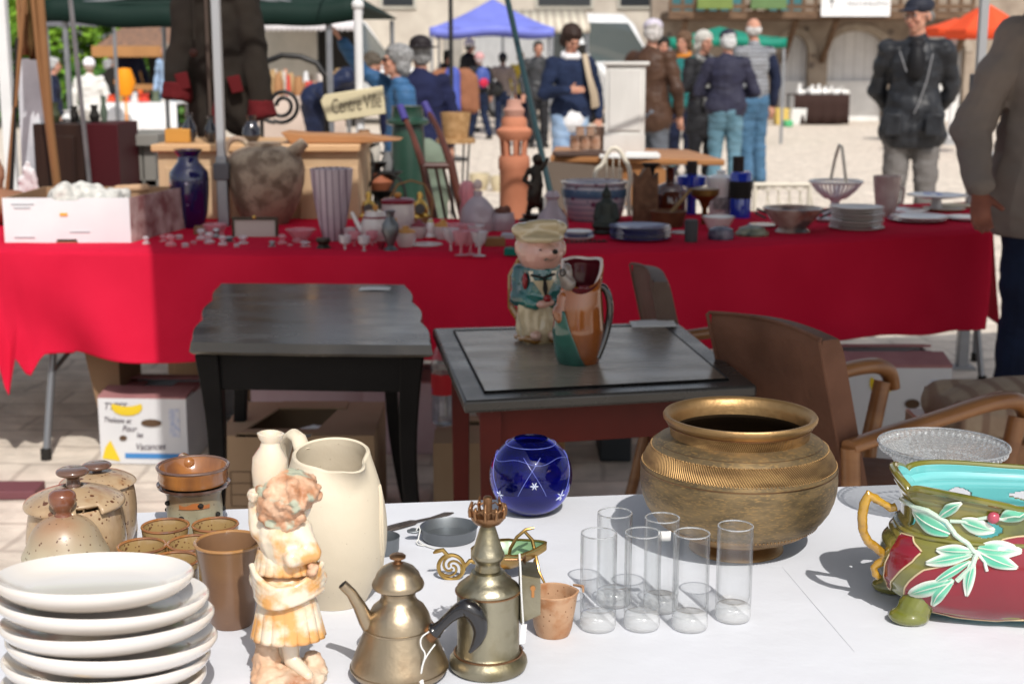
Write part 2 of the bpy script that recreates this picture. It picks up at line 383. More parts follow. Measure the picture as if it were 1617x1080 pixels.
def facade_left():
    Y = 40.0; b = thing('limestone_house', 'pale cream limestone house front behind the vans and blue tent', 'building', (0, Y, 0))
    x0, x1 = D(566, 0, Y).x, D(1045, 0, Y).x
    wins = [(D(1210 - 610, 0, Y).x, 1.0), (D(845, 0, Y).x, 1.6), (D(975, 0, Y).x, 1.0)]
    put('wall', MB().box((x0, 0, 0), (x1, .5, 7)), CREAM_STONE, b)
    for x, w in wins:
        f = put('window', MB().box((x, -.06, 2.75), (x + w, .0, 4.4)), plain('win_frame', (.5, .48, .42)), b)
        put('pane', MB().box((x + .08, -.08, 2.83), (x + w - .08, -.062, 4.3)), mat('dark_pane', (.03, .035, .04), rough=.1), f)
    d = put('door', MB().box((D(700, 0, Y).x, -.07, 0), (D(730, 0, Y).x, 0, 2.2)), plain('grey_door', (.33, .31, .28)), b)
    put('plinth_course', MB().box((x0, -.05, 0), (x1, -.002, .5)), plain('plinth_stone', (.40, .35, .30)), b)
    put('shop_front', MB().box((D(770, 0, Y).x, -.1, 0), (D(835, 0, Y).x, -.003, 2.0)), plain('shop_grey', (.36, .34, .33)), b)
    put('notice', MB().box((D(815, 0, Y).x, -.13, 1.25), (D(835, 0, Y).x, -.103, 1.75)), plain('notice_green', (.45, .62, .04)), b)
    # house at the far right
    Y = 36.0; b2 = thing('pale_plaster_house', 'pale plaster house front behind the orange parasols at the far right', 'building', (0, Y, 0))
    put('wall', MB().box((D(1500, 0, Y).x, 0, 0), (22, .5, 8)), plain('pale_plaster', (.62, .60, .55), .9), b2)
    put('window', MB().box((D(1575, 0, Y).x, -.05, 1.0), (D(1605, 0, Y).x, 0, 2.4)), mat('dark_pane', (.03, .035, .04)), b2)
    # low beige wall under the white awning
    Y = 30; b3 = thing('beige_shop_wall', 'beige rendered shop wall under the white scalloped awning', 'building', (0, Y, 0))
    put('wall', MB().box((D(396, 0, Y).x, 0, 0), (D(498, 0, Y).x, .5, 3.6)), plain('beige_render', (.50, .47, .41), .9), b3)
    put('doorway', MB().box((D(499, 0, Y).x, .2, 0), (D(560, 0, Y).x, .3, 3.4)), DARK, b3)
    w = MB(); n = 40; xa, xb = D(392, 0, Y - 2).x, D(560, 0, Y - 2).x
    z0 = D(0, 30, Y - 2).z; zv = D(0, 46, Y - 2).z
    w.grid(lambda u, v: (xa + (xb - xa) * u, -2 + 2 * v, z0 + .5 * v), n, 4)
    w.grid(lambda u, v: (xa + (xb - xa) * u, -2, zv - .05 * abs(sin(u * n * pi / 2)) + (z0 - zv + .05) * v), n * 2, 2)
    tag(put('awning', w, plain('awning_white', (.80, .78, .82), .8), None, (0, Y, 0), solid=.02), 'long white scalloped awning above the beige shop wall', 'awning')
    # left pale building
    Y = 32; b4 = thing('white_shuttered_house', 'white house wall at the far left behind the stall', 'building', (0, Y, 0))
    put('wall', MB().box((-16, 0, 0), (D(70, 0, Y).x, .5, 6)), plain('lime_white', (.66, .64, .60), .9), b4)
    put('shutter', MB().box((D(8, 0, Y).x, -.06, 1.6), (D(32, 0, Y).x, -.001, 3.2)), plain('slate_shutter', (.13, .14, .17)), b4)
facade_left()

# striped awning over the far stall beside the blue tent
def striped_awning():
    Y = 30.0; t = thing('striped_awning', 'beige striped awning over the far stall beside the blue tent', 'awning', (0, Y, 0))
    xa, xb = D(790, 0, Y).x, D(932, 0, Y).x; z0 = D(0, 42, Y).z; z1 = D(0, 12, Y).z
    mA, mB = plain('stripe_cream', (.66, .61, .50), .85), plain('stripe_tan', (.48, .42, .34), .85)
    n = 22; w = MB()
    for i in range(n):
        w.mi = i % 2; a = xa + (xb - xa) * i / n; c = xa + (xb - xa) * (i + 1) / n
        w.grid(lambda u, v: (a + (c - a) * u, 1.6 * v, z0 + (z1 - z0) * v), 1, 2)
        w.grid(lambda u, v: (a + (c - a) * u, 0, z0 - .14 + .14 * v), 1, 1)
    put('fabric', w, [mA, mB], t, solid=.015)
    for x in (xa + .05, xb - .05): put('post', MB().tube([(x, .05, 0), (x, .05, z0)], .03, 8), GREY_METAL, t)
striped_awning()

# ---- trees and kiosk at the left
LEAF = mat('spring_leaves', (.21, .37, .035), (.10, .23, .02), ns=3, rough=.6, spec=.3)
LEAF2 = mat('deep_leaves', (.07, .17, .025), (.03, .09, .015), ns=3, rough=.6, spec=.3)
BARK = mat('bark', (.13, .09, .06), (.07, .05, .035), ns=9, rough=.9)
def tree(x, y, h, r, m, label, seed):
    random.seed(seed); t = thing('leafy_tree', label, 'tree', (x, y, 0), group='trees at the edge of the square')
    q = MB().tube([(0, 0, 0), (.05, .03, h * .25), (-.04, 0, h * .5), (.0, 0, h * .8)], [.2, .16, .11, .04], 9)
    for k in range(6):
        a = k * 1.1; z = h * (.3 + .08 * k); q.tube([(0, 0, z), (cos(a) * r * .4, sin(a) * r * .4, z + .5), (cos(a) * r * .75, sin(a) * r * .75, z + .8)], [.08, .05, .02], 6)
    put('trunk', q, BARK, t); w = MB()
    cl = [(Vector((random.gauss(0, .45), random.gauss(0, .4), random.gauss(0, .42))), random.uniform(.25, .5)) for _ in range(34)]
    for c, cr in cl:
        for _ in range(95):
            d = Vector((random.gauss(0, 1), random.gauss(0, 1), random.gauss(0, 1))).normalized() * cr * random.uniform(.55, 1)
            p = Vector(((c.x + d.x) * r, (c.y + d.y) * r, h * .58 + (c.z + d.z) * h * .42)); s = random.uniform(.08, .17)
            a = Vector((random.gauss(0, 1), random.gauss(0, 1), random.gauss(0, .6))).normalized(); b_ = a.orthogonal().normalized()
            w.add([p - a * s, p + b_ * s * .55, p + a * s, p - b_ * s * .55], [(0, 1, 2, 3)])
    put('crown', w, m, t, smooth=False)
tree(-9.9, 30, 4.6, 1.5, LEAF, 'bright green tree behind the grey awning strip at left', 1)
tree(-8.1, 31.5, 4.8, 1.7, LEAF, 'bright green tree behind the tiled kiosk roof', 2)
tree(-11.6, 33, 4.8, 1.7, LEAF2, 'darker green tree at the far left behind the stall', 3)
tree(-6.6, 33, 4.6, 1.4, LEAF, 'green tree half hidden behind the hanging coat', 4)
# hedge below the trees
random.seed(12); q = MB()
for _ in range(2600):
    p = Vector((random.uniform(-13, -5.4), 29.3 + random.uniform(0, 1), random.uniform(.1, 1.25))); a = Vector((random.gauss(0, 1), random.gauss(0, 1), random.gauss(0, 1))).normalized() * .12; b_ = a.orthogonal() * .6
    q.add([p - a, p + b_, p + a, p - b_], [(0, 1, 2, 3)])
one('hedge', q, LEAF2, 'low clipped hedge along the foot of the trees', 'hedge', smooth=False)

def kiosk():
    Y = 26.0; a, b_ = D(168, 80, Y), D(268, 80, Y); w = b_.x - a.x
    t = thing('wooden_kiosk', 'small open timber kiosk with brown tiled roof under the trees', 'kiosk', (a.x, Y, 0))
    wd = plain('orange_timber', (.36, .18, .07)); ze = D(0, 76, Y).z; zr = D(0, 42, Y).z
    for x in (.1, w - .1):
        for y in (0, 1.8): put('post', MB().box((x - .07, y - .07, 0), (x + .07, y + .07, ze)), wd, t)
    q = MB().hexa([(-.15, -.3, ze), (w + .3, -.3, ze), (w + .3, 2.1, ze), (-.15, 2.1, ze)], [(.35, .7, zr + .15), (w + .0, .7, zr + .15), (w, 1.1, zr + .15), (.35, 1.1, zr + .15)])
    put('roof', q, mat('roof_tiles', (.25, .14, .09), (.14, .09, .07), ns=14, rough=.85, bump=1, bs=12), t)
    put('fascia', MB().box((-.17, -.34, ze - .16), (w + .32, -.30, ze + .03)), wd, t)
    put('counter', MB().box((.0, -.1, .85), (w, .25, .95)), wd, t)
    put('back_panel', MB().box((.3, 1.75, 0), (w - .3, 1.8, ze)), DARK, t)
kiosk()

# ---- vans
def van(cx, ytop, Y, rz, label, sc=1.0):
    t = thing('white_van', label, 'van', (D(cx, 0, Y).x, Y, 0), rz, 'white vans parked behind the stalls')
    # profile in xz (front at -x), width along y
    Wd = 2.0; wp = plain('van_paint', (.80, .81, .82), .3); k = sc
    prof = [(-2.6, .35), (-2.65, .95), (-2.25, 1.22), (-1.75, 1.32), (-1.05, 2.2), (-.7, 2.42), (2.6, 2.45), (2.7, 2.2), (2.7, .35)]
    pts = [(x * k, z * k) for x, z in prof]
    body = put('body', MB().prism(pts, Wd * k, Matrix.Translation((0, -Wd * k / 2, 0))), wp, t, bevel=.09)
    gl = mat('van_glass', (.07, .085, .085), rough=.08, coat=1)
    for s_ in (-1, 1):
        y = s_ * (Wd / 2 + .006) * k
        q = [(-1.62, 1.36), (-1.02, 2.1), (-.55, 2.15), (-.55, 1.34)]
        put('side_window', MB().prism([(x * k, z * k) for x, z in q], .012, Matrix.Translation((0, y - .006, 0))), gl, t)
        for xw in (-1.75, 1.75):
            M = Matrix.Translation((xw * k, s_ * (Wd / 2 - .08) * k, .34 * k)) @ Matrix.Rotation(pi / 2, 4, 'X')
            w = put('wheel', MB().lathe([(0, -.1), (.34 * k, -.1), (.36 * k, 0), (.34 * k, .1), (0, .1)], 24, M=M), plain('tyre', (.02, .02, .02)), t)
            put('hubcap', MB().lathe([(0, -.11), (.19 * k, -.108), (.19 * k, .108), (0, .11)], 16, M=M), GREY_METAL, w)
        put('headlight', MB().ell((-2.5 * k, s_ * .72 * k, .95 * k), (.14 * k, .2 * k, .13 * k)), mat('lamp_glass', (.7, .7, .68), rough=.1), t)
        put('mirror', MB().box((-1.62 * k, s_ * 1.02 * k - .1, 1.35 * k), (-1.5 * k, s_ * 1.2 * k + .02, 1.72 * k)), DARK, t)
    a = Vector((-1.77, 0, 1.35)) * k; c = Vector((-1.07, 0, 2.2)) * k; n = Vector((-.8, 0, .6)).normalized() * .02
    q = MB().hexa([a + Vector((0, -.85 * k, 0)) + n, a + Vector((0, .85 * k, 0)) + n, a + Vector((0, .85 * k, 0)) - n, a + Vector((0, -.85 * k, 0)) - n],
                  [c + Vector((0, -.75 * k, 0)) + n, c + Vector((0, .75 * k, 0)) + n, c + Vector((0, .75 * k, 0)) - n, c + Vector((0, -.75 * k, 0)) - n])
    put('windscreen', q, gl, t); put('bumper', MB().box((-2.72 * k, -.95 * k, .3 * k), (-2.55 * k, .95 * k, .6 * k)), plain('bumper_grey', (.12, .12, .13)), t)
van(906, 25, 34, 2.2, 'white van with raised roof behind the white cabinet', 1.0)
van(482, 18, 33.2, 2.68, 'white van with green-tinted windscreen behind the stooping shopper', 1.0)

# ---- tents and parasols behind
def tent(x0, x1, ye, yp, Y, dep, m, label, fr=None, zleg=0):
    a, b_ = D(x0, ye, Y), D(x1, ye, Y); w = b_.x - a.x; ze = a.z; zp = D(0, yp, Y + dep / 2).z
    t = thing('market_tent', label, 'tent', (a.x, Y, 0))
    def roof(u, v):
        x, y = u * 2 - 1, v * 2 - 1; k = max(abs(x), abs(y)); sag = .10 * sin(k * pi) * w * .3
        return (w * u, dep * v, ze + .12 + (zp - ze - .12) * (1 - k) ** 1.15 - sag * .3)
    put('roof', MB().grid(roof, 20, 20), m, t, solid=.01)
    q = MB(); vh = .22 * max(.5, w / 4)
    for k in range(4):
        A = [(0, 0), (w, 0), (w, dep), (0, dep)][k]; B = [(w, 0), (w, dep), (0, dep), (0, 0)][k]
        q.grid(lambda u, v: (A[0] + (B[0] - A[0]) * u, A[1] + (B[1] - A[1]) * u, ze - .02 - .03 * sin(u * 9) + (.15) * v), 14, 1)
    put('valance', q, m, t, solid=.008)
    for x, y in ((.04, .04), (w - .04, .04), (w - .04, dep - .04), (.04, dep - .04)):
        put('leg', MB().box((x - .022, y - .022, zleg), (x + .022, y + .022, ze + .1)), GREY_METAL, t)
    return t
tent(678, 876, 55, -2, 26, 2.6, plain('blue_nylon', (.17, .20, .62), .6), 'blue market tent with a low peaked roof across the square')
tent(1055, 1243, 72, 42, 24, 2.0, plain('green_nylon', (.01, .22, .15), .6), 'bright green parasol tent behind the group of shoppers')
def green_canopy():
    t = thing('green_canopy', 'dark green stall canopy with steel truss bars at the top left', 'canopy', (0, 8.6, 0))
    m = plain('dark_green_pvc', (.003, .018, .013), .7)
    x0, x1 = D(62, 0, 8.6).x, D(562, 0, 8.6).x; z = D(0, 12, 8.6).z
    put('roof', MB().grid(lambda u, v: (x0 + (x1 - x0) * u, 3 * v, z + .02 + .55 * (1 - max(abs(2 * u - 1), abs(2 * v - 1)))), 12, 12), m, t, solid=.01)
    put('valance', MB().grid(lambda u, v: (x0 + (x1 - x0) * u, 0, z - .085 + .01 * sin(u * 20) + .13 * v - .05 * (1 - abs(2 * u - 1))), 24, 2), m, t, solid=.008)
    for (a, c) in (((x0, .05, z), (x0 + .9, .05, z + .10)), ((x0 + .9, .05, z + .1), (x0 + 1.9, .05, z - .03)), ((x1 - .75, .05, z + .1), (x1, .05, z - .05))):
        put('truss_bar', MB().tube([a, c], .012, 6), GREY_METAL, t)
    for px in (517,): x = D(px, 0, 8.62).x; put('leg', MB().tube([(x, .05, .0), (x, .05, z)], .02, 10), GREY_METAL, t)
    x = D(98, 0, 8.62).x; put('leg', MB().tube([(x, .05, 0), (x, .05, z)], .018, 10), GREY_METAL, t)
    for x in (x0 + .03, x1 - .03): put('leg', MB().tube([(x, 2.9, 0), (x, 2.9, z)], .018, 8), GREY_METAL, t)
green_canopy()
# grey awning strip with pale marks at upper left
def grey_strip():
    Y = 14; a, c = D(66, 42, Y), D(178, 14, Y); t = thing('grey_awning_valance', 'grey awning valance with faint white lettering at upper left', 'awning', (a.x, Y, 0))
    w = c.x - a.x; put('fabric', MB().box((0, 0, a.z), (w, .02, c.z)), plain('grey_fabric', (.13, .13, .15)), t)
    q = MB(); random.seed(5); x = w * .4
    while x < w * .85: l = random.uniform(.02, .05); q.box((x, -.008, a.z + .05), (x + l, -.001, a.z + .13)); x += l + .02
    put('lettering', q, plain('pale_letters', (.5, .5, .52)), t)
    for x in (.02, w - .02): put('post', MB().tube([(x, .08, 0), (x, .08, c.z)], .018, 8), GREY_METAL, t)
grey_strip()
def parasol(cx, ytop, ybot, Y, R, m, label):
    p = D(cx, ybot, Y); t = thing('parasol', label, 'parasol', (p.x, Y, 0), group='orange parasols at the far right'); zt = D(cx, ytop, Y).z
    put('canopy', MB().lathe([(0, zt), (R * .55, zt - (zt - p.z) * .35), (R, p.z + .12), (R, p.z)], 8, cap=False), m, t, solid=.01, ang=20)
    put('pole', MB().tube([(0, 0, .05), (0, 0, zt)], .03, 10), plain('pole_white', (.6, .6, .6)), t); put('foot', MB().lathe([(0, 0), (.28, 0), (.25, .07), (0, .09)], 20), plain('foot_grey', (.3, .3, .3)), t)
    for k in range(8): a = pi / 4 * k; put('rib', MB().tube([(0, 0, zt - .08), (R * .98 * cos(a), R * .98 * sin(a), p.z + .1)], .01, 5), GREY_METAL, t)
parasol(1555, 6, 62, 21, .56, plain('orange_cloth', (.78, .09, .03), .7), 'orange parasol with a red underside behind the grey pole')
parasol(1508, 30, 58, 24, .55, plain('orange_cloth', (.78, .09, .03), .7), 'smaller orange parasol just right of the man in black')

# ---- shade canopy over the middle stall: two legs are in the photograph
def stall_canopy():
    t = thing('stall_gazebo', 'grey steel gazebo with two legs behind the red table and an unseen roof shaped for its shade', 'gazebo')
    z = 2.6; ex = lambda y: -.715 - .27 / .87 * (y - 3.17)
    pts = [(ex(4.05), 4.05), (3.9, 5.1), (3.9, .85), (ex(.85), .85)]  # unseen roof, its outline shaped to cast the shade on the stall
    bot = [(x, y, z) for x, y in pts]; cx, cyy = 1.6, 3.2
    q = MB(); n = 12
    def roof(u, v):
        a = Vector(bot[3]).lerp(Vector(bot[2]), u); b_ = Vector(bot[0]).lerp(Vector(bot[1]), u); p = a.lerp(b_, v)
        k = max(abs(2 * u - 1), abs(2 * v - 1)); return (p.x, p.y, z + .75 * (1 - k))
    put('roof', MB().grid(roof, n, n), plain('gazebo_cloth', (.10, .11, .12), .8), t, solid=.01)
    q = MB()
    for i in range(4):
        A, B = Vector(bot[i]), Vector(bot[(i + 1) % 4]); q.grid(lambda u, v: A.lerp(B, u) - Vector((0, 0, .22 * (1 - v))), 10, 1)
    put('valance', q, plain('gazebo_cloth', (.1, .1, .1)), t, solid=.008)
    a = D(352, 300, 5.46); b_ = D(1549, 90, 6.35)
    for A_, B_ in ((a, b_), (a, Vector((3.8, 1.2, 0))), (b_, Vector((3.8, 5.6, 0))), (Vector((3.8, 5.6, 0)), Vector((3.8, 1.2, 0)))):
        put('top_bar', MB().tube([(A_.x, A_.y, z), (B_.x, B_.y, z)], .012, 6), GREY_METAL, t)
    for p, s_ in ((a, .026), (b_, .03), (Vector((3.8, 1.2, 0)), .026), (Vector((3.8, 5.6, 0)), .026)):
        l = put('leg', MB().box((p.x - s_ * .8, p.y - s_ * .8, 0), (p.x + s_ * .8, p.y + s_ * .8, 1.02 if p is a else 1.3)), GREY_METAL, t, bevel=.004)
        l2 = put('inner_tube', MB().box((p.x - s_ * .62, p.y - s_ * .62, .95), (p.x + s_ * .62, p.y + s_ * .62, z + .02)), mat('light_grey_metal', (.42, .43, .45), rough=.4, metal=.5), t, bevel=.004)
        put('clamp', MB().box((p.x - s_ * 1.15, p.y - s_ * 1.15, .93 if p is a else 1.2), (p.x + s_ * 1.15, p.y + s_ * 1.15, .995 if p is a else 1.32)), plain('clamp_grey', (.12, .12, .13)), l, bevel=.005)
        put('foot_plate', MB().box((p.x - .05, p.y - .05, 0.001), (p.x + .05, p.y + .05, .012)), GREY_METAL, l)
stall_canopy()
# ================================================================ PEOPLE
SKIN = mat('skin', (.50, .27, .19), (.42, .20, .14), ns=14, rough=.55, sss=.1)
SKIN_SHADE = mat('shaded_skin', (.30, .11, .07), (.20, .07, .05), ns=14, rough=.55)  # darker skin copy: shade on the reaching hand put into the colour
MOUTH = plain('lip_colour', (.30, .09, .08)); EYE = plain('eye_dark', (.03, .02, .018), .2)
SHOE = plain('dark_shoe', (.03, .026, .024), .5)
def person(cx, ytop, Y, rz, label, top, legs, hair=(.3, .3, .3), hat=None, hatc=None, skin=SKIN, arms=None, bend=0, look=(0, 0), vox=.011,
           jl=.80, bulk=1.0, hairs='short', sleeves=None, collar=None, legpose=None, seg=None, tall=None, x=None, hem=1.0, group=None):
    """facing -Y when rz=0; joints in metres for a 1.75 m figure"""
    p = D(cx, ytop, Y); s = (tall or p.z) / (1.75 + (.02 if hat else 0))
    X = p.x if x is None else x
    V = Vector
    A = {'Le': (.27, .03, 1.14), 'Lw': (.27, -.06, .90), 'Re': (-.27, .03, 1.14), 'Rw': (-.27, -.06, .90), 'Lf': (0, -.12, -1), 'Rf': (0, -.12, -1)}
    if arms: A.update(arms)
    hipz = .93
    def B(q):       # bend of the upper body about the hips
        q = V(q)
        if bend and q.z > hipz:
            k = min(1, (q.z - hipz) / .2); return V((0, 0, hipz)) + Matrix.Rotation(bend * k, 3, 'X') @ (q - V((0, 0, hipz)))
        return q
    sh = {'L': B((.175, .01, 1.415)), 'R': B((-.175, .01, 1.415))}
    el = {'L': B(A['Le']), 'R': B(A['Re'])}; wr = {'L': B(A['Lw']), 'R': B(A['Rw'])}
    nk0, nk1 = B((0, .02, 1.42)), B((0, -.005, 1.53)); hc = B((0, -.02, 1.635))
    HM = Matrix.Translation(hc) @ Euler((look[0] + bend * .6, 0, look[1])).to_matrix().to_4x4()
    hp = lambda q: HM @ V(q)
    lp = {'Lk': (.10, -.01, .50), 'La': (.11, .03, .09), 'Rk': (-.10, -.01, .50), 'Ra': (-.11, .03, .09)}
    if legpose: lp.update(legpose)
    # --- skin: one continuous body
    q = MB()
    q.cap(B((0, .01, 1.0)), .135, B((0, .01, 1.16)), .115, f=.78, up=(0, 1, 0)); q.cap(B((0, .01, 1.14)), .12, B((0, .015, 1.34)), .145, f=.72, up=(0, 1, 0))
    q.cap(sh['L'], .048, sh['R'], .048); q.cap(nk0, .062, nk1, .054)
    for S, sg in (('L', 1), ('R', -1)):
        q.cap(sh[S], .044, el[S], .037); q.cap(el[S], .038, wr[S], .025)
        f = V(A[S + 'f']).normalized(); ln = 1.0
        if bend: f = Matrix.Rotation(bend, 3, 'X') @ f
        side = f.cross(V((0, 1, 0))); side = side.normalized() if side.length > .1 else V((1, 0, 0)); nrm = f.cross(side).normalized()
        w = wr[S]; pc = w + f * .05
        q.cap(w, .026, w + f * .075, .036, f=.5, up=nrm)
        for k, (o, l) in enumerate(((-.027, .062), (-.009, .072), (.009, .068), (.027, .054))):
            b0 = w + f * .085 + side * o; m_ = b0 + f * l * .55 + nrm * .006; q.cap(b0, .0095, m_, .0085); q.cap(m_, .0085, m_ + (f * .8 + nrm * .5).normalized() * l * .5, .0075)
        b0 = w + f * .035 + side * (-.03 * sg); q.cap(b0, .012, b0 + (f * .7 - side * sg * .7 + nrm * .3).normalized() * .055, .009)
        hk = V(lp[S + 'k']); ha = V(lp[S + 'a'])
        q.cap(V((.085 * sg, .01, .95)), .095, hk, .058); q.cap(hk, .057, ha, .036); q.cap(ha - V((0, -.02, .03)), .035, ha + V((sg * .02, -.13, -.055)), .03)
    # head: skull, jaw, nose, ears, brow
    RH = HM.to_3x3()
    q.ell(hp((0, .012, .03)), (.074, .094, .088), R=RH); q.ell(hp((0, -.022, -.045)), (.054, .062, .062), R=RH); q.ell(hp((0, -.062, -.085)), (.026, .022, .02), R=RH)
    q.cap(hp((0, -.085, .015)), .009, hp((0, -.108, -.022)), .014); q.ell(hp((.0, -.082, .03)), (.045, .014, .009), R=RH)
    q.ell(hp((0, -.088, -.055)), (.024, .01, .008), R=RH)
    for sg in (1, -1): q.ell(hp((.076 * sg, .012, -.008)), (.011, .019, .033), R=RH); q.ell(hp((.04 * sg, -.066, -.022)), (.02, .018, .02), R=RH)
    body = put('person', blob(q, vox), skin, None, (X, Y, 0), (0, 0, rz)); body.scale = (s, s, s)
    tag(body, label, 'person', group)
    e = MB()
    for sg in (1, -1): e.ell(hp((.03 * sg, -.086, .012)), (.013, .007, .007), 8, 6, R=RH)
    put('eyes', e, EYE, body); put('mouth', MB().ell(hp((0, -.097, -.055)), (.022, .006, .005), 8, 6, R=RH), MOUTH, body)
    # --- trousers
    q = MB(); q.cap(V((0, .015, .90)), .14, V((0, .012, 1.03)), .125, f=.85, up=(0, 1, 0))
    for S, sg in (('L', 1), ('R', -1)):
        hk = V(lp[S + 'k']); ha = V(lp[S + 'a'])
        q.cap(V((.085 * sg, .01, .93)), .108, hk, .078); q.cap(hk, .077, ha + V((0, 0, .02)), .068); q.cap(V((.05 * sg, .06, .90)), .10, V((.07 * sg, .03, .78)), .09)
    put('trousers', blob(q, vox, disp=(.012, 9, (1, 1, 1.8))), legs, body)
    for S, sg in (('L', 1), ('R', -1)):
        ha = V(lp[S + 'a']); q = MB().cap(ha + V((0, .03, -.035)), .045, ha + V((sg * .02, -.15, -.05)), .04); q.box((ha.x - .04, ha.y - .17, 0.001), (ha.x + .05, ha.y + .07, .03))
        put('shoe', blob(q, .009), SHOE, body)
    # --- top garment
    q = MB(); zl = jl
    q.cap(B((0, .012, max(zl + .10, 1.0))), .165 * bulk * hem, B((0, .012, 1.14)), .15 * bulk, f=.82, up=(0, 1, 0)); q.cap(B((0, .012, 1.12)), .15 * bulk, B((0, .018, 1.33)), .165 * bulk, f=.78, up=(0, 1, 0))
    if zl < .9:
        for sg in (1, -1, 0): q.cap(V((.055 * sg, .01, zl + .12)), .15 * bulk * hem, B((.02 * sg, .01, 1.05)), .145 * bulk, f=.9, up=(0, 1, 0))
    q.cap(sh['L'] + V((.005, 0, -.01)), .078, sh['R'] + V((-.005, 0, -.01)), .078); q.cap(B((0, .02, 1.42)), .085, B((0, .01, 1.475)), .07)
    sl = MB() if sleeves else q
    for S in 'LR':
        sl.cap(sh[S], .078 * (1 if not sleeves else .85), el[S], .062); sl.cap(el[S], .062, el[S].lerp(wr[S], .93), .047)
    def cut(co, n): return co
    me = blob(q, vox, disp=(.016, 7, (1, 1, 1.6)))
    bm = bmesh.new(); bm.from_mesh(me); bmesh.ops.bisect_plane(bm, geom=bm.verts[:] + bm.edges[:] + bm.faces[:], plane_co=(0, 0, zl), plane_no=(0, 0, -1), clear_outer=not bend)
    bm.to_mesh(me); bm.free(); me.polygons.foreach_set('use_smooth', [True] * len(me.polygons))
    put('jacket', me, top, body)
    if sleeves: put('sleeves', blob(sl, vox, disp=(.01, 10)), sleeves, body)
    if collar: put('collar', blob(MB().cap(B((-.05, -.04, 1.475)), .035, B((.05, -.04, 1.475)), .035).cap(B((-.06, .03, 1.5)), .035, B((.06, .03, 1.5)), .035).cap(B((-.07, .0, 1.48)), .035, B((-.06, -.03, 1.47)), .03).cap(B((.07, .0, 1.48)), .035, B((.06, -.03, 1.47)), .03), .009), collar, body)
    # --- hair and hat
    q = MB()
    if hair:
        hm = mat('hair%d%d' % (int(hair[0] * 99), int(hair[2] * 99)), hair, tuple(c * .5 for c in hair), ns=60, rough=.6, stretch=(1, 1, .3))
        if hairs == 'bald':
            q.ell(hp((0, .06, -.005)), (.082, .05, .055), R=RH)
            for sg in (1, -1): q.ell(hp((.068 * sg, .03, .0)), (.014, .045, .035), R=RH)
        else:
            q.ell(hp((0, .025, .048)), (.086, .098, .086), R=RH); q.ell(hp((0, .055, -.01)), (.083, .06, .08), R=RH); q.ell(hp((0, -.045, .085)), (.066, .04, .03), R=RH)
            for sg in (1, -1): q.ell(hp((.072 * sg, .02, .01)), (.018, .04, .05 if hairs == 'short' else .08), R=RH)
            if hairs == 'full': q.ell(hp((0, .03, .055)), (.105, .112, .095), R=RH); q.ell(hp((0, .06, -.03)), (.10, .065, .09), R=RH)
        put('hair', blob(q, .008, disp=(.008, 30)), hm, body)
    if hat == 'cap':
        q = MB().ell(hp((0, .015, .065)), (.094, .108, .072), R=RH); q.cap(hp((-.035, -.10, .055)), .012, hp((.035, -.10, .055)), .012); q.ell(hp((0, -.12, .05)), (.062, .055, .009), R=RH)
        put('cap', blob(q, .007), hatc, body)
    elif hat == 'brim':
        q = MB().ell(hp((0, .015, .09)), (.092, .108, .07), R=RH); q.ell(hp((0, .01, .06)), (.15, .17, .012), R=RH); put('hat', blob(q, .008), hatc, body)
    elif hat == 'bonnet':
        q = MB().ell(hp((0, .02, .045)), (.10, .115, .10), R=RH); put('hat', blob(q, .008, disp=(.006, 20)), hatc, body)
    body['B'] = 1; del body['B']
    return body, B, hp, s
DENIM = mat('blue_denim', (.07, .15, .25), (.04, .10, .17), ns=6, rough=.85, bump=.6, bs=90); DENIM_L = mat('light_denim', (.28, .38, .52), (.18, .27, .42), ns=5, rough=.85)
DENIM_T = mat('faded_teal_denim', (.12, .22, .28), (.07, .15, .20), ns=5, rough=.85); DENIM_D = mat('dark_denim', (.012, .022, .055), (.008, .012, .03), ns=6, rough=.85)
NAVY = mat('navy_wool', (.012, .018, .045), (.008, .010, .026), ns=5, rough=.9, sheen=.05); BLACKC = mat('black_cloth', (.012, .012, .014), (.02, .02, .023), ns=6, rough=.7, bump=.8, bs=14)
GREYT = mat('grey_trousers', (.16, .15, .145), (.12, .112, .108), ns=5, rough=.9)
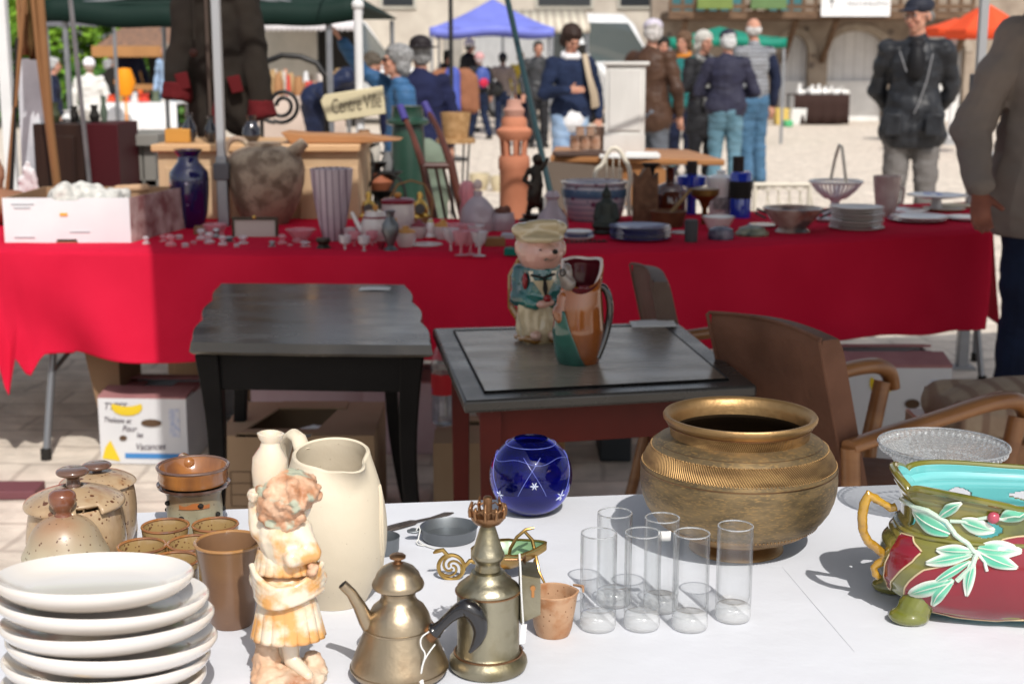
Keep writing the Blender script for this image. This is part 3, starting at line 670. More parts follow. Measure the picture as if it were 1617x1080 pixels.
def P_black():
    quilt = mat('black_quilted_nylon', (.012, .013, .016), (.028, .030, .035), ns=10, rough=.42, bump=2.5, bs=11)
    b, B, hp, s = person(1452, -6, 10.3, radians(-14), 'man in black padded jacket and dark cap with his hands behind his back', quilt, GREYT, hair=(.25, .24, .23), hairs='bald', hat='cap', hatc=plain('cap_navy', (.02, .022, .035)),
        arms={'Le': (.245, .10, 1.13), 'Lw': (.13, .20, .96), 'Re': (-.245, .10, 1.13), 'Rw': (-.13, .20, .96), 'Lf': (-1, .2, -.4), 'Rf': (1, .2, -.4)}, look=(.12, -.62), vox=.010, jl=.74, bulk=1.08, hem=1.06)
    b.scale = (b.scale[0] * 1.04,) + tuple(b.scale)[1:]
    q = MB().tube([(-.11, -.15, 1.40), (-.06, -.18, 1.26)], .004, 6); q.tube([(.10, -.15, 1.38), (.07, -.185, 1.2), (.03, -.19, 1.06), (.0, -.195, .98)], .005, 6)
    put('zip', q, mat('zip_silver', (.25, .25, .26), metal=.6, rough=.4), b)
    put('shirt', blob(MB().ell((.0, -.10, 1.32), (.06, .075, .13)).ell((0, -.05, 1.44), (.06, .06, .05)), .008), plain('black_knit', (.01, .01, .012)), b)
    for sg in (1, -1): put('pocket', MB().box((.13 * sg - .055, -.205, .83), (.13 * sg + .055, -.15, .98)), quilt, b, bevel=.012)
    q = MB()
    for sg in (1, -1): q.tube([hp((.03 * sg + .021 * cos(a * pi / 6), -.098, .012 + .016 * sin(a * pi / 6))) for a in range(12)], .002, 5, closed=True)
    q.tube([hp((-.01, -.1, .014)), hp((.01, -.1, .014))], .002, 5); put('glasses', q, GREY_METAL, b)
P_black()
def P_grey():
    knit = mat('grey_sweatshirt', (.30, .25, .22), (.22, .185, .165), ns=4, rough=.95, bump=3, bs=7)
    b, B, hp, s = person(1652, -60, 4.95, radians(6), 'man in grey sweatshirt and dark jeans reaching over the table end', knit, DENIM_D, skin=SKIN_SHADE, hair=(.06, .05, .04),
        arms={'Re': (-.315, .02, 1.11), 'Rw': (-.325, -.10, .93), 'Rf': (-.05, -.35, -.9), 'Le': (.31, .02, 1.12), 'Lw': (.03, -.23, 1.02), 'Lf': (-1, -.2, -.1)}, vox=.0058, jl=.76, bulk=1.36, hem=1.0, x=1.90, tall=1.80)
P_grey()
def P_group():
    vest = mat('grey_quilted_vest', (.27, .28, .30), (.20, .21, .23), ns=4, rough=.6, wave=('Z', 7.5, (.06, .06, .07), .72, .98, .6))
    person(1192, 30, 15.5, radians(205), 'balding man in grey quilted vest with navy sleeves and jeans', vest, DENIM, hair=(.62, .60, .58), hairs='bald', sleeves=NAVY, jl=.93, bulk=1.02, look=(0, -.5), arms={'Lw': (.26, .02, .88), 'Rw': (-.26, .0, .88)}, legpose={'La': (.06, .05, .09), 'Lk': (.07, 0, .5)})
    person(1150, 47, 14.6, radians(172), 'man seen from behind in navy blouson, dark cap and faded jeans', mat('navy_blouson', (.022, .022, .045), (.03, .03, .05), ns=5, rough=.7), DENIM_T, hair=(.6, .6, .6), hat='cap', hatc=plain('cap_slate', (.022, .024, .04)), jl=.86, bulk=1.16, look=(.25, .2),
           arms={'Lw': (.12, -.2, 1.1), 'Le': (.30, -.02, 1.12), 'Rw': (-.12, -.2, 1.1), 'Re': (-.30, -.02, 1.12), 'Lf': (-1, -.1, .2), 'Rf': (1, -.1, .2)})
    b, B, hp, s = person(1112, 52, 15.9, radians(28), 'silver-haired woman in long black coat and grey scarf', BLACKC, plain('black_trousers', (.012, .012, .015)), hair=(.62, .60, .55), hairs='full', jl=.55, bulk=.98,
           arms={'Re': (-.26, -.04, 1.14), 'Rw': (-.12, -.26, 1.28), 'Rf': (.3, -.2, 1)})
    sc = mat('knit_scarf', (.28, .28, .27), (.05, .05, .05), ns=22, rough=.95)
    q = MB().tube([(.09, -.02, 1.47), (.05, -.1, 1.43), (-.05, -.1, 1.42), (-.09, -.02, 1.47), (-.04, .07, 1.5), (.05, .07, 1.5)], .04, 10, closed=True); q.cap((-.03, -.13, 1.40), .035, (-.07, -.17, .95), .045, f=.5, up=(0, 1, 0)); put('scarf', blob(q, .012, disp=(.01, 25)), sc, b)
    person(1080, 53, 17.3, radians(330), 'brown-haired woman in teal jacket partly hidden behind the silver-haired woman', mat('teal_cloth', (.02, .17, .16), (.015, .11, .11), rough=.8), NAVY, hair=(.15, .085, .05), hairs='full', jl=.8, collar=plain('orange_scarf', (.55, .20, .03)))
    person(1046, 60, 18.5, radians(10), 'dark-haired person whose head shows above the brown leather jacket', plain('olive_coat', (.05, .05, .035)), NAVY, hair=(.02, .018, .015), hairs='full')
    person(1030, 30, 13.3, radians(150), 'man seen from behind in brown leather jacket and pale lilac cap', mat('brown_leather', (.07, .036, .022), (.045, .022, .014), ns=6, rough=.5, bump=1, bs=14), plain('slate_trousers', (.10, .11, .13)), hair=(.55, .52, .5), hat='cap', hatc=plain('cap_lilac', (.52, .48, .56)), jl=.74, bulk=1.13, look=(.2, .55))
    b, B, hp, s = person(902, 44, 13.3, radians(14), 'dark-haired woman in navy sweater looking down at what she holds', mat('navy_knit', (.016, .026, .062), (.010, .016, .04), ns=8, rough=.95), DENIM_L, hair=(.035, .018, .013), hairs='full', bulk=1.0, jl=.86, look=(.55, .15),
           arms={'Re': (-.27, -.02, 1.13), 'Rw': (-.10, -.26, 1.16), 'Rf': (1, -.1, .1), 'Le': (.28, .06, 1.13)}, collar=plain('white_collar', (.7, .7, .72)))
    put('shirt_hem', blob(MB().cap((0, .01, .90), .168, (0, .01, .93), .155, f=.86, up=(0, 1, 0)), .009, disp=(.008, 14)), plain('white_collar', (.7, .7, .72)), b)
    put('cardigan', blob(MB().cap((.13, .02, .92), .10, (.14, .02, 1.35), .105, f=.95, up=(0, 1, 0)), .011, disp=(.012, 9)), NAVY, b)
    put('bag_strap', MB().tube([(.11, -.09, 1.50), (.13, -.17, 1.3), (.19, -.15, 1.12), (.22, -.10, 1.0)], [.028, .028, .04, .045], 8, flat=.35, up=(0, 1, 0)), plain('beige_strap', (.42, .34, .25)), b)
    b, B, hp, s = person(628, 73, 9.4, radians(-72), 'grey-haired woman in blue padded jacket stretching one arm up', mat('blue_padded_jacket', (.045, .13, .27), (.03, .09, .20), ns=5, rough=.6, wave=('Z', 5, (.02, .07, .15), .9, 1.0, 1)), plain('blue_trousers', (.02, .03, .10)), hair=(.30, .30, .30), hairs='full', jl=.80, bulk=.95,
           arms={'Re': (-.20, -.24, 1.56), 'Rw': (-.12, -.42, 1.80), 'Rf': (.1, -.5, .8), 'Le': (.22, .02, 1.14), 'Lw': (.22, -.05, .90)}, look=(-.1, 0), tall=1.46)
    q = MB().tube([hp((.05, -.085, .014)), hp((.0, -.1, .014)), hp((-.05, -.085, .014))], .010, 6); put('sunglasses', q, plain('dark_lens', (.02, .01, .01), .15), b)
    person(664, 60, 10.3, radians(200), 'man in navy coat and dark brimmed hat behind the woman in blue', mat('navy_coat', (.012, .016, .055), (.008, .010, .035), ns=5, rough=.85), plain('sage_trousers', (.13, .16, .12)), hair=(.25, .25, .25), hat='brim', hatc=plain('felt_black', (.018, .014, .016)), jl=.80, bulk=1.15, arms={'Le': (.30, -.0, 1.14)})
    person(500, 96, 14.5, radians(75), 'person in navy clothes bending forward beyond the iron scroll', mat('navy_fleece', (.014, .022, .06), (.01, .015, .04)), NAVY, hair=(.1, .08, .06), bend=.95, jl=.88, tall=1.75, arms={'Lw': (.2, -.3, 1.0), 'Rw': (-.2, -.3, 1.0)})
    # far people
    b, *_ = person(757, 83, 25.5, radians(200), 'pink-capped walker in dark clothes carrying a blue and red backpack', BLACKC, DENIM_D, hair=(.6, .5, .5), hat='bonnet', hatc=plain('cap_pink', (.55, .30, .30)), vox=.014, legpose={'La': (.16, -.1, .09), 'Ra': (-.16, .16, .09)})
    put('backpack', blob(MB().ell((0, .20, 1.26), (.16, .10, .22)), .014), mat('pack_blue', (.04, .07, .25), (.06, .09, .3)), b); put('pack_pocket', MB().ell((0, .27, 1.16), (.10, .06, .10)), plain('pack_red', (.5, .02, .06)), b)
    b, *_ = person(794, 84, 27, radians(175), 'walker in taupe jacket with a black shoulder bag and dark beanie', plain('taupe_jacket', (.24, .19, .17)), DENIM_D, hair=(.05, .04, .04), hat='bonnet', hatc=plain('beanie', (.02, .02, .025)), vox=.014)
    put('shoulder_bag', blob(MB().ell((.12, .18, 1.0), (.15, .08, .16)), .014), plain('bag_black', (.02, .02, .02)), b)
    person(741, 62, 28, radians(120), 'tall person in black with a white cap behind the backpack walker', BLACKC, DENIM_D, hair=(.1, .1, .1), hat='bonnet', hatc=plain('cap_white', (.75, .75, .77)), vox=.014, bulk=1.1)
    person(697, 80, 29, radians(60), 'dark-haired person in black leaning behind the suede jacket', BLACKC, NAVY, hair=(.02, .015, .012), hairs='full', vox=.014, bend=.25)
    person(822, 83, 29, radians(20), 'person in yellow and white near the slanted umbrella pole', plain('yellow_top', (.6, .45, .05)), NAVY, hair=(.3, .2, .1), vox=.014)
    b, *_ = person(850, 66, 23, radians(10), 'person in black biker clothes under the blue tent edge', mat('biker_black', (.02, .022, .024), (.05, .05, .055), ns=8, rough=.4), BLACKC, hair=(.05, .05, .05), vox=.014, bulk=1.2)
    person(140, 92, 19, radians(185), 'person in white shirt and white sun hat seen from behind', mat('white_shirt', (.70, .69, .66), (.58, .57, .55), ns=5, rough=.8), plain('pale_trousers', (.45, .43, .40)), hair=(.4, .3, .25), hat='bonnet', hatc=plain('white_hat', (.8, .79, .85)), vox=.013, jl=.78, bulk=1.08, look=(.2, 0))
    person(82, 92, 17.5, radians(110), 'person in navy top beside the left-hand stall', NAVY, plain('rust_trousers', (.13, .035, .02)), hair=(.5, .5, .5), vox=.013)
    person(205, 66, 26.5, radians(30), 'person in navy top and blue jeans in front of the tiled kiosk', NAVY, DENIM_L, hair=(.4, .4, .42), vox=.014)
    person(262, 70, 25.5, radians(-30), 'person in pale blue shirt at the kiosk corner', plain('pale_blue_shirt', (.3, .42, .6)), DENIM, hair=(.3, .25, .2), vox=.014)
    person(170, 95, 23, radians(140), 'dark-clad person standing behind the one in white', BLACKC, BLACKC, hair=(.35, .35, .36), vox=.014)
P_group()
# ================================================================ RED TABLE AND WHAT STANDS ROUND IT
ZR = .748
RED = mat('red_tablecloth', (.56, .014, .045), (.50, .010, .036), ns=3, rough=.95, bump=.35, bs=260, spec=.05)
def red_table():
    t = thing('long_trestle_table', 'long trestle table hung with a bright red cloth', 'table')
    fr = [Vector((-2.7, 4.86, ZR)), G(-10, 392, ZR), G(400, 397, ZR), G(800, 402, ZR), G(1180, 386, ZR), G(1562, 362, ZR)]
    bk = [Vector((-2.7, 7.4, ZR)), G(-10, 300, ZR), G(228, 335, ZR), G(800, 350, ZR), G(1180, 336, ZR), G(1528, 321, ZR)]
    def ip(P, u):
        k = u * (len(P) - 1); i = min(int(k), len(P) - 2); return P[i].lerp(P[i + 1], k - i)
    q = MB(); q.grid(lambda u, v: ip(fr, u).lerp(ip(bk, u), v) - Vector((0, 0, .012)), 40, 6); put('tabletop', q, plain('folding_top', (.4, .38, .35)), t, solid=.02)
    def drop(u, w):
        d = .375 + .01 * sin(w * 9)
        if u < .26: d = .375
        for c, h, s_ in ((-1.735, .16, .020), (-1.66, .08, .026), (1.83, .03, .1)):
            d += h * max(0, 1 - abs(w - c) / s_ / 1.7)
        return d
    def cloth(u, v):
        e = ip(fr, u); nrm = Vector((.0, -1, 0)) if u < .6 else Vector((.13, -1, 0)).normalized()
        if v < .12:
            k = v / .12; b = ip(bk, u); p = b.lerp(e, k); return p + Vector((0, 0, .003 + .0025 * noise.noise(p * 5)))
        k = (v - .12) / .88; d = drop(u, e.x) * k
        w = e.x
        f = .034 * sin(w * 5.1 + .6 + k * .8) + .020 * sin(w * 11 + 1 + k) + .010 * sin(w * 23 + 2 * sin(w * 3)) + .012 * noise.noise(Vector((w * 6, k * 1.5, 0)))
        if w < -1.2: f += .035 * sin((w + 1.75) * 13 - k * 4.5) * max(0, min(1, (-1.15 - w) * 3))
        r_ = .022; off = r_ * (1 - cos(min(1, d / r_) * pi / 2))
        z = (r_ * sin(min(1, d / r_) * pi / 2) * .6 if d < r_ else r_ * .6 + d - r_)
        p = e + nrm * (off + .004 + f * k ** 1.2 + .03 * k); p.z = ZR + .004 - z; return p
    put('tablecloth', MB().grid(cloth, 300, 60), RED, t, solid=.003)
    def side(u, v):     # end drop at the right
        e = fr[-1].lerp(bk[-1], u); k = v; return e + Vector((.012 + .05 * k + .012 * sin(u * 14) * k, 0, .004 - .40 * k))
    put('cloth_end', MB().grid(side, 30, 14), RED, t, solid=.003)
    gm = mat('table_leg_grey', (.22, .23, .25), rough=.35, metal=.6)
    def legset(px, py, dy=.55, lean=.05):
        p = G(px, py)
        q = MB().tube([(p.x, p.y + .05, .01), (p.x + lean, p.y + .17, .7)], .014, 10); l = put('leg', q, gm, t); put('rubber_foot', MB().lathe([(.019, 0.001), (.019, .04), (.014, .042)], 12, c=(p.x, p.y + .05, 0)), DARK, l)
        p2 = p + Vector((.13, dy, 0)); q = MB().tube([(p2.x, p2.y, .01), (p2.x - .02, p2.y - .02, .7)], .014, 10); l = put('leg', q, gm, t); put('rubber_foot', MB().lathe([(.019, 0.001), (.019, .04), (.014, .042)], 12, c=(p2.x, p2.y, 0)), DARK, l)
        put('brace', MB().tube([(p.x + .02, p.y + .1, .3), (p2.x - .01, p2.y, .48)], .009, 8), gm, t)
    legset(66, 732, .5); legset(1556, 612, .55, -.06)
red_table()

# ---- generic small ware, sized from the photograph and stood on a surface
def ware(name, label, cat, cx, by, prof, m, zt=ZR, group=None, n=28, inner=None, mod=None, extra=None, Y=None, rz=0, sx=1.0):
    p = D(cx, by, Y) if Y else G(cx, by, zt)
    if Y: p.z = zt
    k = PM(p.y, zt); P = []
    for w, py in prof: P.append((w / k, max(0, D(cx, py, p.y).z - zt)))
    if inner:      # hollow vessel: wall thickness in px
        top = P[-1]; P = P + [(max(0, r - inner / k), z + .001) for r, z in reversed(P) if z > P[0][1] + 2.0 / k] + [(0, P[0][1] + 3.0 / k)]
    elif P[-1][0] > 1e-6: P.append((0, P[-1][1]))
    o = put(name, MB().lathe([(0, P[0][1])] + P, n, mod=mod), m, None, p, (0, 0, rz)); tag(o, label, cat, group)
    if sx != 1: o.scale = (sx, 1, 1)
    o['k'] = 0; del o['k']
    return o, p, k
BLUEW = mat('cobalt_vase_glaze', (.008, .008, .075), (.004, .004, .045), ns=5, rough=.15, coat=1, speck=((.45, .40, .55), 26, .12))
STONEWARE_OLD = mat('old_brown_stoneware', (.38, .30, .22), (.17, .12, .085), ns=16, nd=9, lo=.42, hi=.6, rough=.5, speck=((.06, .04, .03), 70, .2), stain=((.34, .22, .16), 6, .5, .7), bump=1, bs=18)
MAUVE = mat('mauve_frosted_glass', (.50, .42, .46), (.38, .30, .35), ns=6, rough=.25, wave=('X', 14, (.20, .15, .19), .75, .95, 0))
PEWTER = mat('pewter', (.20, .21, .22), (.12, .125, .13), ns=12, rough=.45, metal=.85)
BRONZE = mat('dark_bronze', (.045, .034, .024), (.02, .016, .012), ns=18, rough=.4, metal=.6)
PORC = mat('white_porcelain', (.78, .77, .75), (.70, .69, .67), ns=3, rough=.15, coat=.6)
PORC_RED = mat('red_banded_porcelain', (.66, .61, .58), (.58, .52, .51), ns=8, rough=.2, coat=.6, speck=((.30, .06, .07), 70, .12))
PINKG = thin_glass('pink_pressed_glass', (.93, .72, .76), haze=.32, hc=(.85, .50, .55)); CLEARP = thin_glass('old_clear_glass', (.92, .90, .92), haze=.34, hc=(.8, .76, .78), gloss=.14)
DECANT = thin_glass('grey_decanter_glass', (.84, .80, .84), haze=.5, hc=(.6, .52, .56), gloss=.1)
MAROON = plain('maroon_glaze', (.22, .015, .03), .25); ORANGE_GL = plain('ochre_glaze', (.55, .24, .04), .3)

def table_goods():
    # white cardboard box with crumpled paper
    p0 = G(8, 386, ZR); p1 = G(203, 388, ZR); w = p1.x - p0.x; h = D(8, 313, p0.y).z - ZR; dp = .46
    t = thing('cardboard_tray', 'white cardboard tray on the sunlit end of the red table', 'box', (p0.x, p0.y, ZR))
    cb = mat('white_card', (.72, .72, .74), (.64, .64, .67), ns=4, rough=.75); ci = plain('brown_card', (.35, .22, .13), .85)
    put('front_panel', MB().prism([(0, 0), (w * .40, 0), (w * .415, .018), (w * .57, .018), (w * .585, 0), (w, 0), (w, h), (w * .62, h), (w * .58, h * .94), (w * .42, h * .94), (w * .38, h), (0, h)], .008), cb, t, smooth=False)
    M = Matrix.Translation((w - .002, .004, 0)) @ Matrix.Rotation(radians(90 - 12), 4, 'Z')
    rs = MB().box((0, -.004, 0), (dp, .004, h * 1.0), M=M); put('side_panel', rs, mat('printed_card', (.50, .38, .36), (.22, .09, .09), ns=14, rough=.8), t)
    put('side_panel', MB().box((0, .004, 0), (.008, dp, h)), ci, t); put('back_panel', MB().box((0, dp - .006, 0), (w + .09, dp, h)), ci, t); put('bottom', MB().box((.004, .006, .002), (w, dp, .008)), ci, t)
    q = MB(); q.box((w * .07, -.003, h * .86), (w * .25, -.0005, h * .88)); q.box((w * .09, -.003, h * .78), (w * .22, -.0005, h * .80)); q.box((w * .52, -.003, h * .26), (w * .68, -.0005, h * .28)); q.box((w * .08, -.003, h * .14), (w * .24, -.0005, h * .17))
    put('print', q, plain('print_grey', (.42, .45, .48)), t); put('price_sticker', MB().box((w * .45, -.004, h * .62), (w * .51, -.001, h * .68)), plain('sticker_orange', (.9, .38, .05)), t)
    random.seed(9); q = MB()
    for k in range(16): q.ell((w * (.38 + .03 * k + random.uniform(-.03, .03)), .12 + random.uniform(-.07, .12), h * (.85 + .32 * random.random() * (1 - k / 18))), (.045, .05, .04), 10, 8)
    one('crumpled_paper', blob(q, .008, disp=(.018, 22)), mat('newsprint', (.66, .64, .60), (.40, .40, .38), ns=40, rough=.9), 'crumpled white patterned paper heaped in the cardboard tray', 'paper', loc=(p0.x, p0.y, ZR))
    one('wooden_handle_brush', blob(MB().cap((0, 0, 0), .016, (.10, .02, .004), .016), .005), plain('tan_wood', (.48, .30, .18)), 'tan wooden brush back lying in the cardboard tray', 'brush', loc=(p0.x + .32, p0.y + .30, ZR + h * 1.02))
    # blue vase
    o, p, k = ware('cobalt_vase', 'tall cobalt blue vase with pale painted flowers and gold rim', 'vase', 302, 361, [(19, 362), (21, 356), (27, 335), (30, 305), (31, 285), (30, 272), (24, 264), (17, 255), (16, 247), (21, 240), (22, 237)], BLUEW, inner=3)
    put('gold_rim', MB().lathe([(21 / k, 0), (23 / k, .003), (21 / k, .005)], 24, c=(0, 0, D(302, 238, p.y).z - ZR), cap=False), mat('gilt', (.7, .45, .12), metal=1, rough=.3), o)
    q = MB(); random.seed(4); fl = mat('vase_flower', (.55, .50, .68), rough=.3)
    for _ in range(14):
        a = -pi / 2 + random.uniform(-.7, .6); z = random.uniform(.05, .16); r = 31.6 / k; q.ell((r * cos(a), r * sin(a), z), (.009, .003, .007), 8, 6)
    if 0: q.tube([(30.8 / k * cos(-pi / 2 + .5 * s_), 30.8 / k * sin(-pi / 2 + .5 * s_), .05 + .11 * (1 - s_)) for s_ in (-.6, -.1, .4, .9)], .0012, 5); put('painted_flowers', q, fl, o)
    # big jug
    o, p, k = ware('stoneware_jug', 'big mottled brown stoneware oil jug with stub spout', 'jug', 422, 355, [(31, 357), (40, 342), (53, 316), (60, 290), (62, 268), (58, 250), (49, 239), (34, 232), (26, 230), (26, 225)], STONEWARE_OLD)
    q = MB().tube(ch([(-.12, 0, .24), (-.155, 0, .28), (-.135, 0, .33), (-.09, 0, .335), (-.065, 0, .31)]), .011, 10); put('handle', q, STONEWARE_OLD, o)
    q = MB().tube([(.09, -.01, .26), (.135, -.02, .30), (.158, -.02, .322)], [.034, .026, .021], 14); put('spout', q, STONEWARE_OLD, o)
    # framed little case
    p = G(403, 377, ZR); t = thing('glazed_case', 'small dark-framed glazed case standing before the stoneware jug', 'case', p)
    put('panel', MB().box((-.075, 0, .004), (.075, .02, .068)), plain('case_cream', (.5, .46, .42)), t)
    q = MB()
    for a, b_ in (((-.082, -.006, 0), (-.074, .024, .076)), ((.074, -.006, 0), (.082, .024, .076)), ((-.074, -.006, .068), (.074, .024, .076)), ((-.074, -.006, 0), (.074, .024, .006))): q.box(a, b_)
    put('frame', q, plain('frame_dark', (.05, .045, .03), .4), t); put('clasp', MB().ell((-.0, -.008, .078), (.007, .006, .007)), mat('gilt', (.7, .45, .12)), t)
    # fluted mauve vase on dark foot
    o, p, k = ware('fluted_glass_vase', 'tall mauve ribbed glass vase flaring to the top', 'vase', 526, 382, [(14, 384), (16, 376), (22, 350), (27, 320), (31, 290), (33, 266)], MAUVE, inner=3, mod=lambda a, z, r: 1 + .03 * cos(a * 14))
    ware('bronze_stand', 'little dark turned stand beside the mauve vase foot', 'stand', 511, 395, [(12, 397), (12, 392), (8, 386), (12, 380), (11, 376)], BRONZE)
    # trinkets
    random.seed(21); kinds = ['crystal stopper', 'silver salt cellar', 'glass knife rest', 'faceted glass knob']
    spots = [(231, 388), (258, 384), (270, 391), (283, 380), (293, 392), (306, 388), (318, 381), (331, 387), (342, 378), (352, 390), (362, 384), (374, 392), (384, 388), (430, 392), (446, 388), (458, 392), (470, 385), (482, 392)]
    for i, (x, y) in enumerate(spots):
        s_ = random.uniform(.75, 1.25); m = random.choice([CLEARP, PINKG, mat('dull_silver', (.5, .5, .5), (.2, .2, .2), metal=.9, rough=.3, ns=40), CLEARP])
        h = random.choice([9, 14, 18]) * s_
        ware('trinket', nth(x, [q[0] for q in spots], 'tiny trinket along the red table edge, counted'), 'trinket', x, y, [(7 * s_, y), (8 * s_, y - h * .25), (3 * s_, y - h * .5), (7 * s_, y - h * .8), (4 * s_, y - h)], m, group='trinkets along the red table edge', n=10)
    q = ware('pink_crystal_dish', 'pink pressed glass dish near the glazed case', 'dish', 475, 384, [(12, 385), (10, 378), (18, 368), (24, 362)], PINKG, inner=2, mod=lambda a, z, r: 1 + .06 * cos(a * 9))
    ware('rose_crystal_cluster', 'rose-tinted glass dish at the blue vase foot', 'dish', 340, 374, [(14, 376), (12, 366), (19, 354)], PINKG, inner=2, mod=lambda a, z, r: 1 + .1 * cos(a * 7))
    ware('brass_thimble_pot', 'small brown pot at the foot of the cobalt vase', 'pot', 318, 372, [(11, 373), (12, 362), (10, 357)], plain('brown_pot', (.22, .13, .07)))
    gl = [(545, 397), (560, 391), (575, 398), (588, 390), (553, 385), (580, 381)]
    for i, (x, y) in enumerate(gl):
        ware('liqueur_glass', nth(x, [q[0] for q in gl], 'stemmed liqueur glass left of the pewter vase, counted'), 'glass', x, y, [(9, y), (2, y - 3), (2, y - 9), (9, y - 14), (10, y - 25)], PINKG if i % 2 else CLEARP, inner=1.5, group='liqueur glasses left of the pewter vase', n=16)
    wg = [(712, 399), (728, 403), (743, 402), (757, 404), (720, 391), (737, 392), (752, 394)]
    for i, (x, y) in enumerate(wg):
        ware('wine_glass', nth(x, [q[0] for q in wg], 'cut wine glass left of the capped figure jug, counted'), 'glass', x, y, [(11, y), (2, y - 3), (2, y - 14), (10, y - 22), (14, y - 38)], PINKG if i % 3 else CLEARP, inner=1.5, group='cut wine glasses left of the capped figure jug', n=18)
    ware('orange_glass_dish', 'orange-red glass dish behind the cluster of wine glasses', 'dish', 744, 384, [(10, 385), (9, 374), (16, 358)], thin_glass('orange_glass', (.95, .35, .2), haze=.3, hc=(.8, .15, .08)), inner=2)
    # pewter vase
    o, p, k = ware('pewter_vase', 'dark pewter baluster vase near the front edge of the red table', 'vase', 617, 397, [(12, 398), (12, 394), (5, 388), (9, 378), (14, 366), (13, 354), (6, 343), (7, 336), (9, 333)], PEWTER, inner=2)
    # teapot set
    o, p, k = ware('teapot', 'white teapot with red bands and a long straight spout', 'teapot', 594, 384, [(18, 386), (24, 372), (23, 352), (18, 338), (16, 333)], PORC_RED)
    put('spout', MB().tube([(-.04, 0, .025), (-.065, 0, .07), (-.085, 0, .11)], [.014, .009, .006], 10), PORC, o); put('band', MB().lathe([(.0445, .0), (.046, .004), (.0445, .008)], 28, c=(0, 0, .088), cap=False), MAROON, o)
    put('knob', MB().ell((0, 0, .125), (.01, .01, .012)), ORANGE_GL, o); put('handle', MB().tube([(.04, 0, .09), (.07, 0, .085), (.075, 0, .05), (.05, 0, .03)], .005, 8), ORANGE_GL, o)
    o, p, k = ware('lidded_canister', 'white lidded canister with dark red band and ochre knob', 'jar', 629, 374, [(24, 376), (26, 360), (26, 330), (25, 318)], PORC_RED)
    put('lid', MB().lathe([(26.5 / k, 0), (27 / k, .012), (22 / k, .018), (0, .022)], 28, c=(0, 0, D(629, 321, p.y).z - ZR)), MAROON, o); put('knob', MB().ell((0, 0, D(629, 308, p.y).z - ZR), (.014, .008, .010)), ORANGE_GL, o)
    def cup(x, y, s_, label, cat='cup'):
        o, p, k = ware('lidded_sugar_bowl' if cat == 'bowl' else 'porcelain_cup', label, cat, x, y, [(9 * s_, y), (14 * s_, y - 12 * s_), (14 * s_, y - 22 * s_)], PORC_RED)
        put('lid', MB().lathe([(14.5 * s_ / k, 0), (13 * s_ / k, .006), (5 * s_ / k, .014), (4 * s_ / k, .022), (0, .024)], 20, c=(0, 0, 22 * s_ / k)), ORANGE_GL if cat == 'bowl' else MAROON, o)
    cup(641, 392, 1.15, 'banded sugar bowl with domed ochre lid in front of the canister', 'bowl'); cup(662, 378, .95, 'red-banded lidded cup right of the canister'); cup(700, 380, 1.05, 'lidded banded bowl behind the wine glasses', 'bowl')
    ware('wine_red_cup', 'small dark red footed cup near the teapot', 'cup', 602, 396, [(7, 397), (4, 392), (8, 380)], MAROON)
    ware('pale_saucer', 'white saucer lying right of the sugar bowl', 'saucer', 672, 390, [(14, 391), (27, 386), (27, 385)], PORC)
    o, p, k = ware('santa_red_figurine', 'tiny white figurine with a red base and yellow-green top', 'figurine', 680, 380, [(9, 381), (9, 375), (5, 368), (7, 356), (3, 346)], PORC); put('base_band', MB().lathe([(9.6 / k, 0), (9.6 / k, .014)], 20, cap=False), plain('bright_red', (.6, .01, .02)), o)
    put('crown', MB().ell((0, 0, .068), (.011, .011, .009)), plain('yellow_green', (.5, .42, .05)), o)
    # basket handle hoop behind canister, ornate ochre clock
    p = G(650, 362, ZR); q = MB().tube([(-.075, 0, .02), (-.08, 0, .12), (-.05, 0, .17), (0, 0, .185), (.05, 0, .17), (.08, 0, .12), (.075, 0, .02)], .004, 8); q.lathe([(.05, 0), (.075, .02), (.08, .05), (.075, .05), (.05, .01), (0, .01)], 24)
    one('hoop_basket', q, plain('cane', (.30, .17, .07)), 'shallow cane basket with a tall hoop handle behind the canister', 'basket', loc=p)
    for x, y, s_, lb in ((583, 352, 1.0, 'left'), (664, 352, .95, 'right')):
        p = G(x, y + 8, ZR); t = thing('gilt_clock', 'small gilt ornamental clock at the %s of the lidded canister' % lb, 'clock', p)
        put('case', blob(MB().ell((0, 0, .075), (.03, .02, .035)).ell((0, 0, .02), (.035, .02, .02)).ell((0, 0, .12), (.012, .012, .02)).ell((.02, 0, .045), (.016, .014, .02)).ell((-.02, 0, .045), (.016, .014, .02)), .005, disp=(.005, 60)), mat('gilt', (.7, .45, .12)), t)
        put('dial', MB().lathe([(0, -.004), (.02, -.004), (.02, 0)], 20, M=Matrix.Translation((0, -.022, .075)) @ Matrix.Rotation(pi / 2, 4, 'X')), plain('dial_dark', (.12, .11, .1)), t)
    # decanters
    o, p, k = ware('glass_decanter', 'frosted mauve-grey bell decanter with ball stopper', 'decanter', 755, 366, [(28, 367), (29, 350), (26, 330), (15, 316), (7, 310), (7, 302)], DECANT, inner=2); put('stopper', MB().ell((0, 0, D(755, 292, p.y).z - ZR), (.017, .017, .02)), DECANT, o)
    o, p, k = ware('pink_globe_bottle', 'pink round-bellied glass bottle behind the bell decanter', 'bottle', 738, 352, [(12, 352), (14, 335), (10, 318), (14, 304), (11, 290), (6, 286)], PINKG, inner=2)
    ware('faceted_glass_jar', 'squat faceted glass jar with dark dried flowers', 'jar', 793, 366, [(17, 367), (21, 350), (18, 336)], DECANT, inner=2)
    p = G(793, 366, ZR); one('dried_flowers', blob(MB().ell((0, 0, .075), (.03, .03, .022)).ell((.015, 0, .085), (.015, .015, .015)), .005, disp=(.01, 70)), plain('dried_brown', (.16, .07, .05)), 'clump of dark dried flowers in the faceted jar', 'flowers', loc=p)
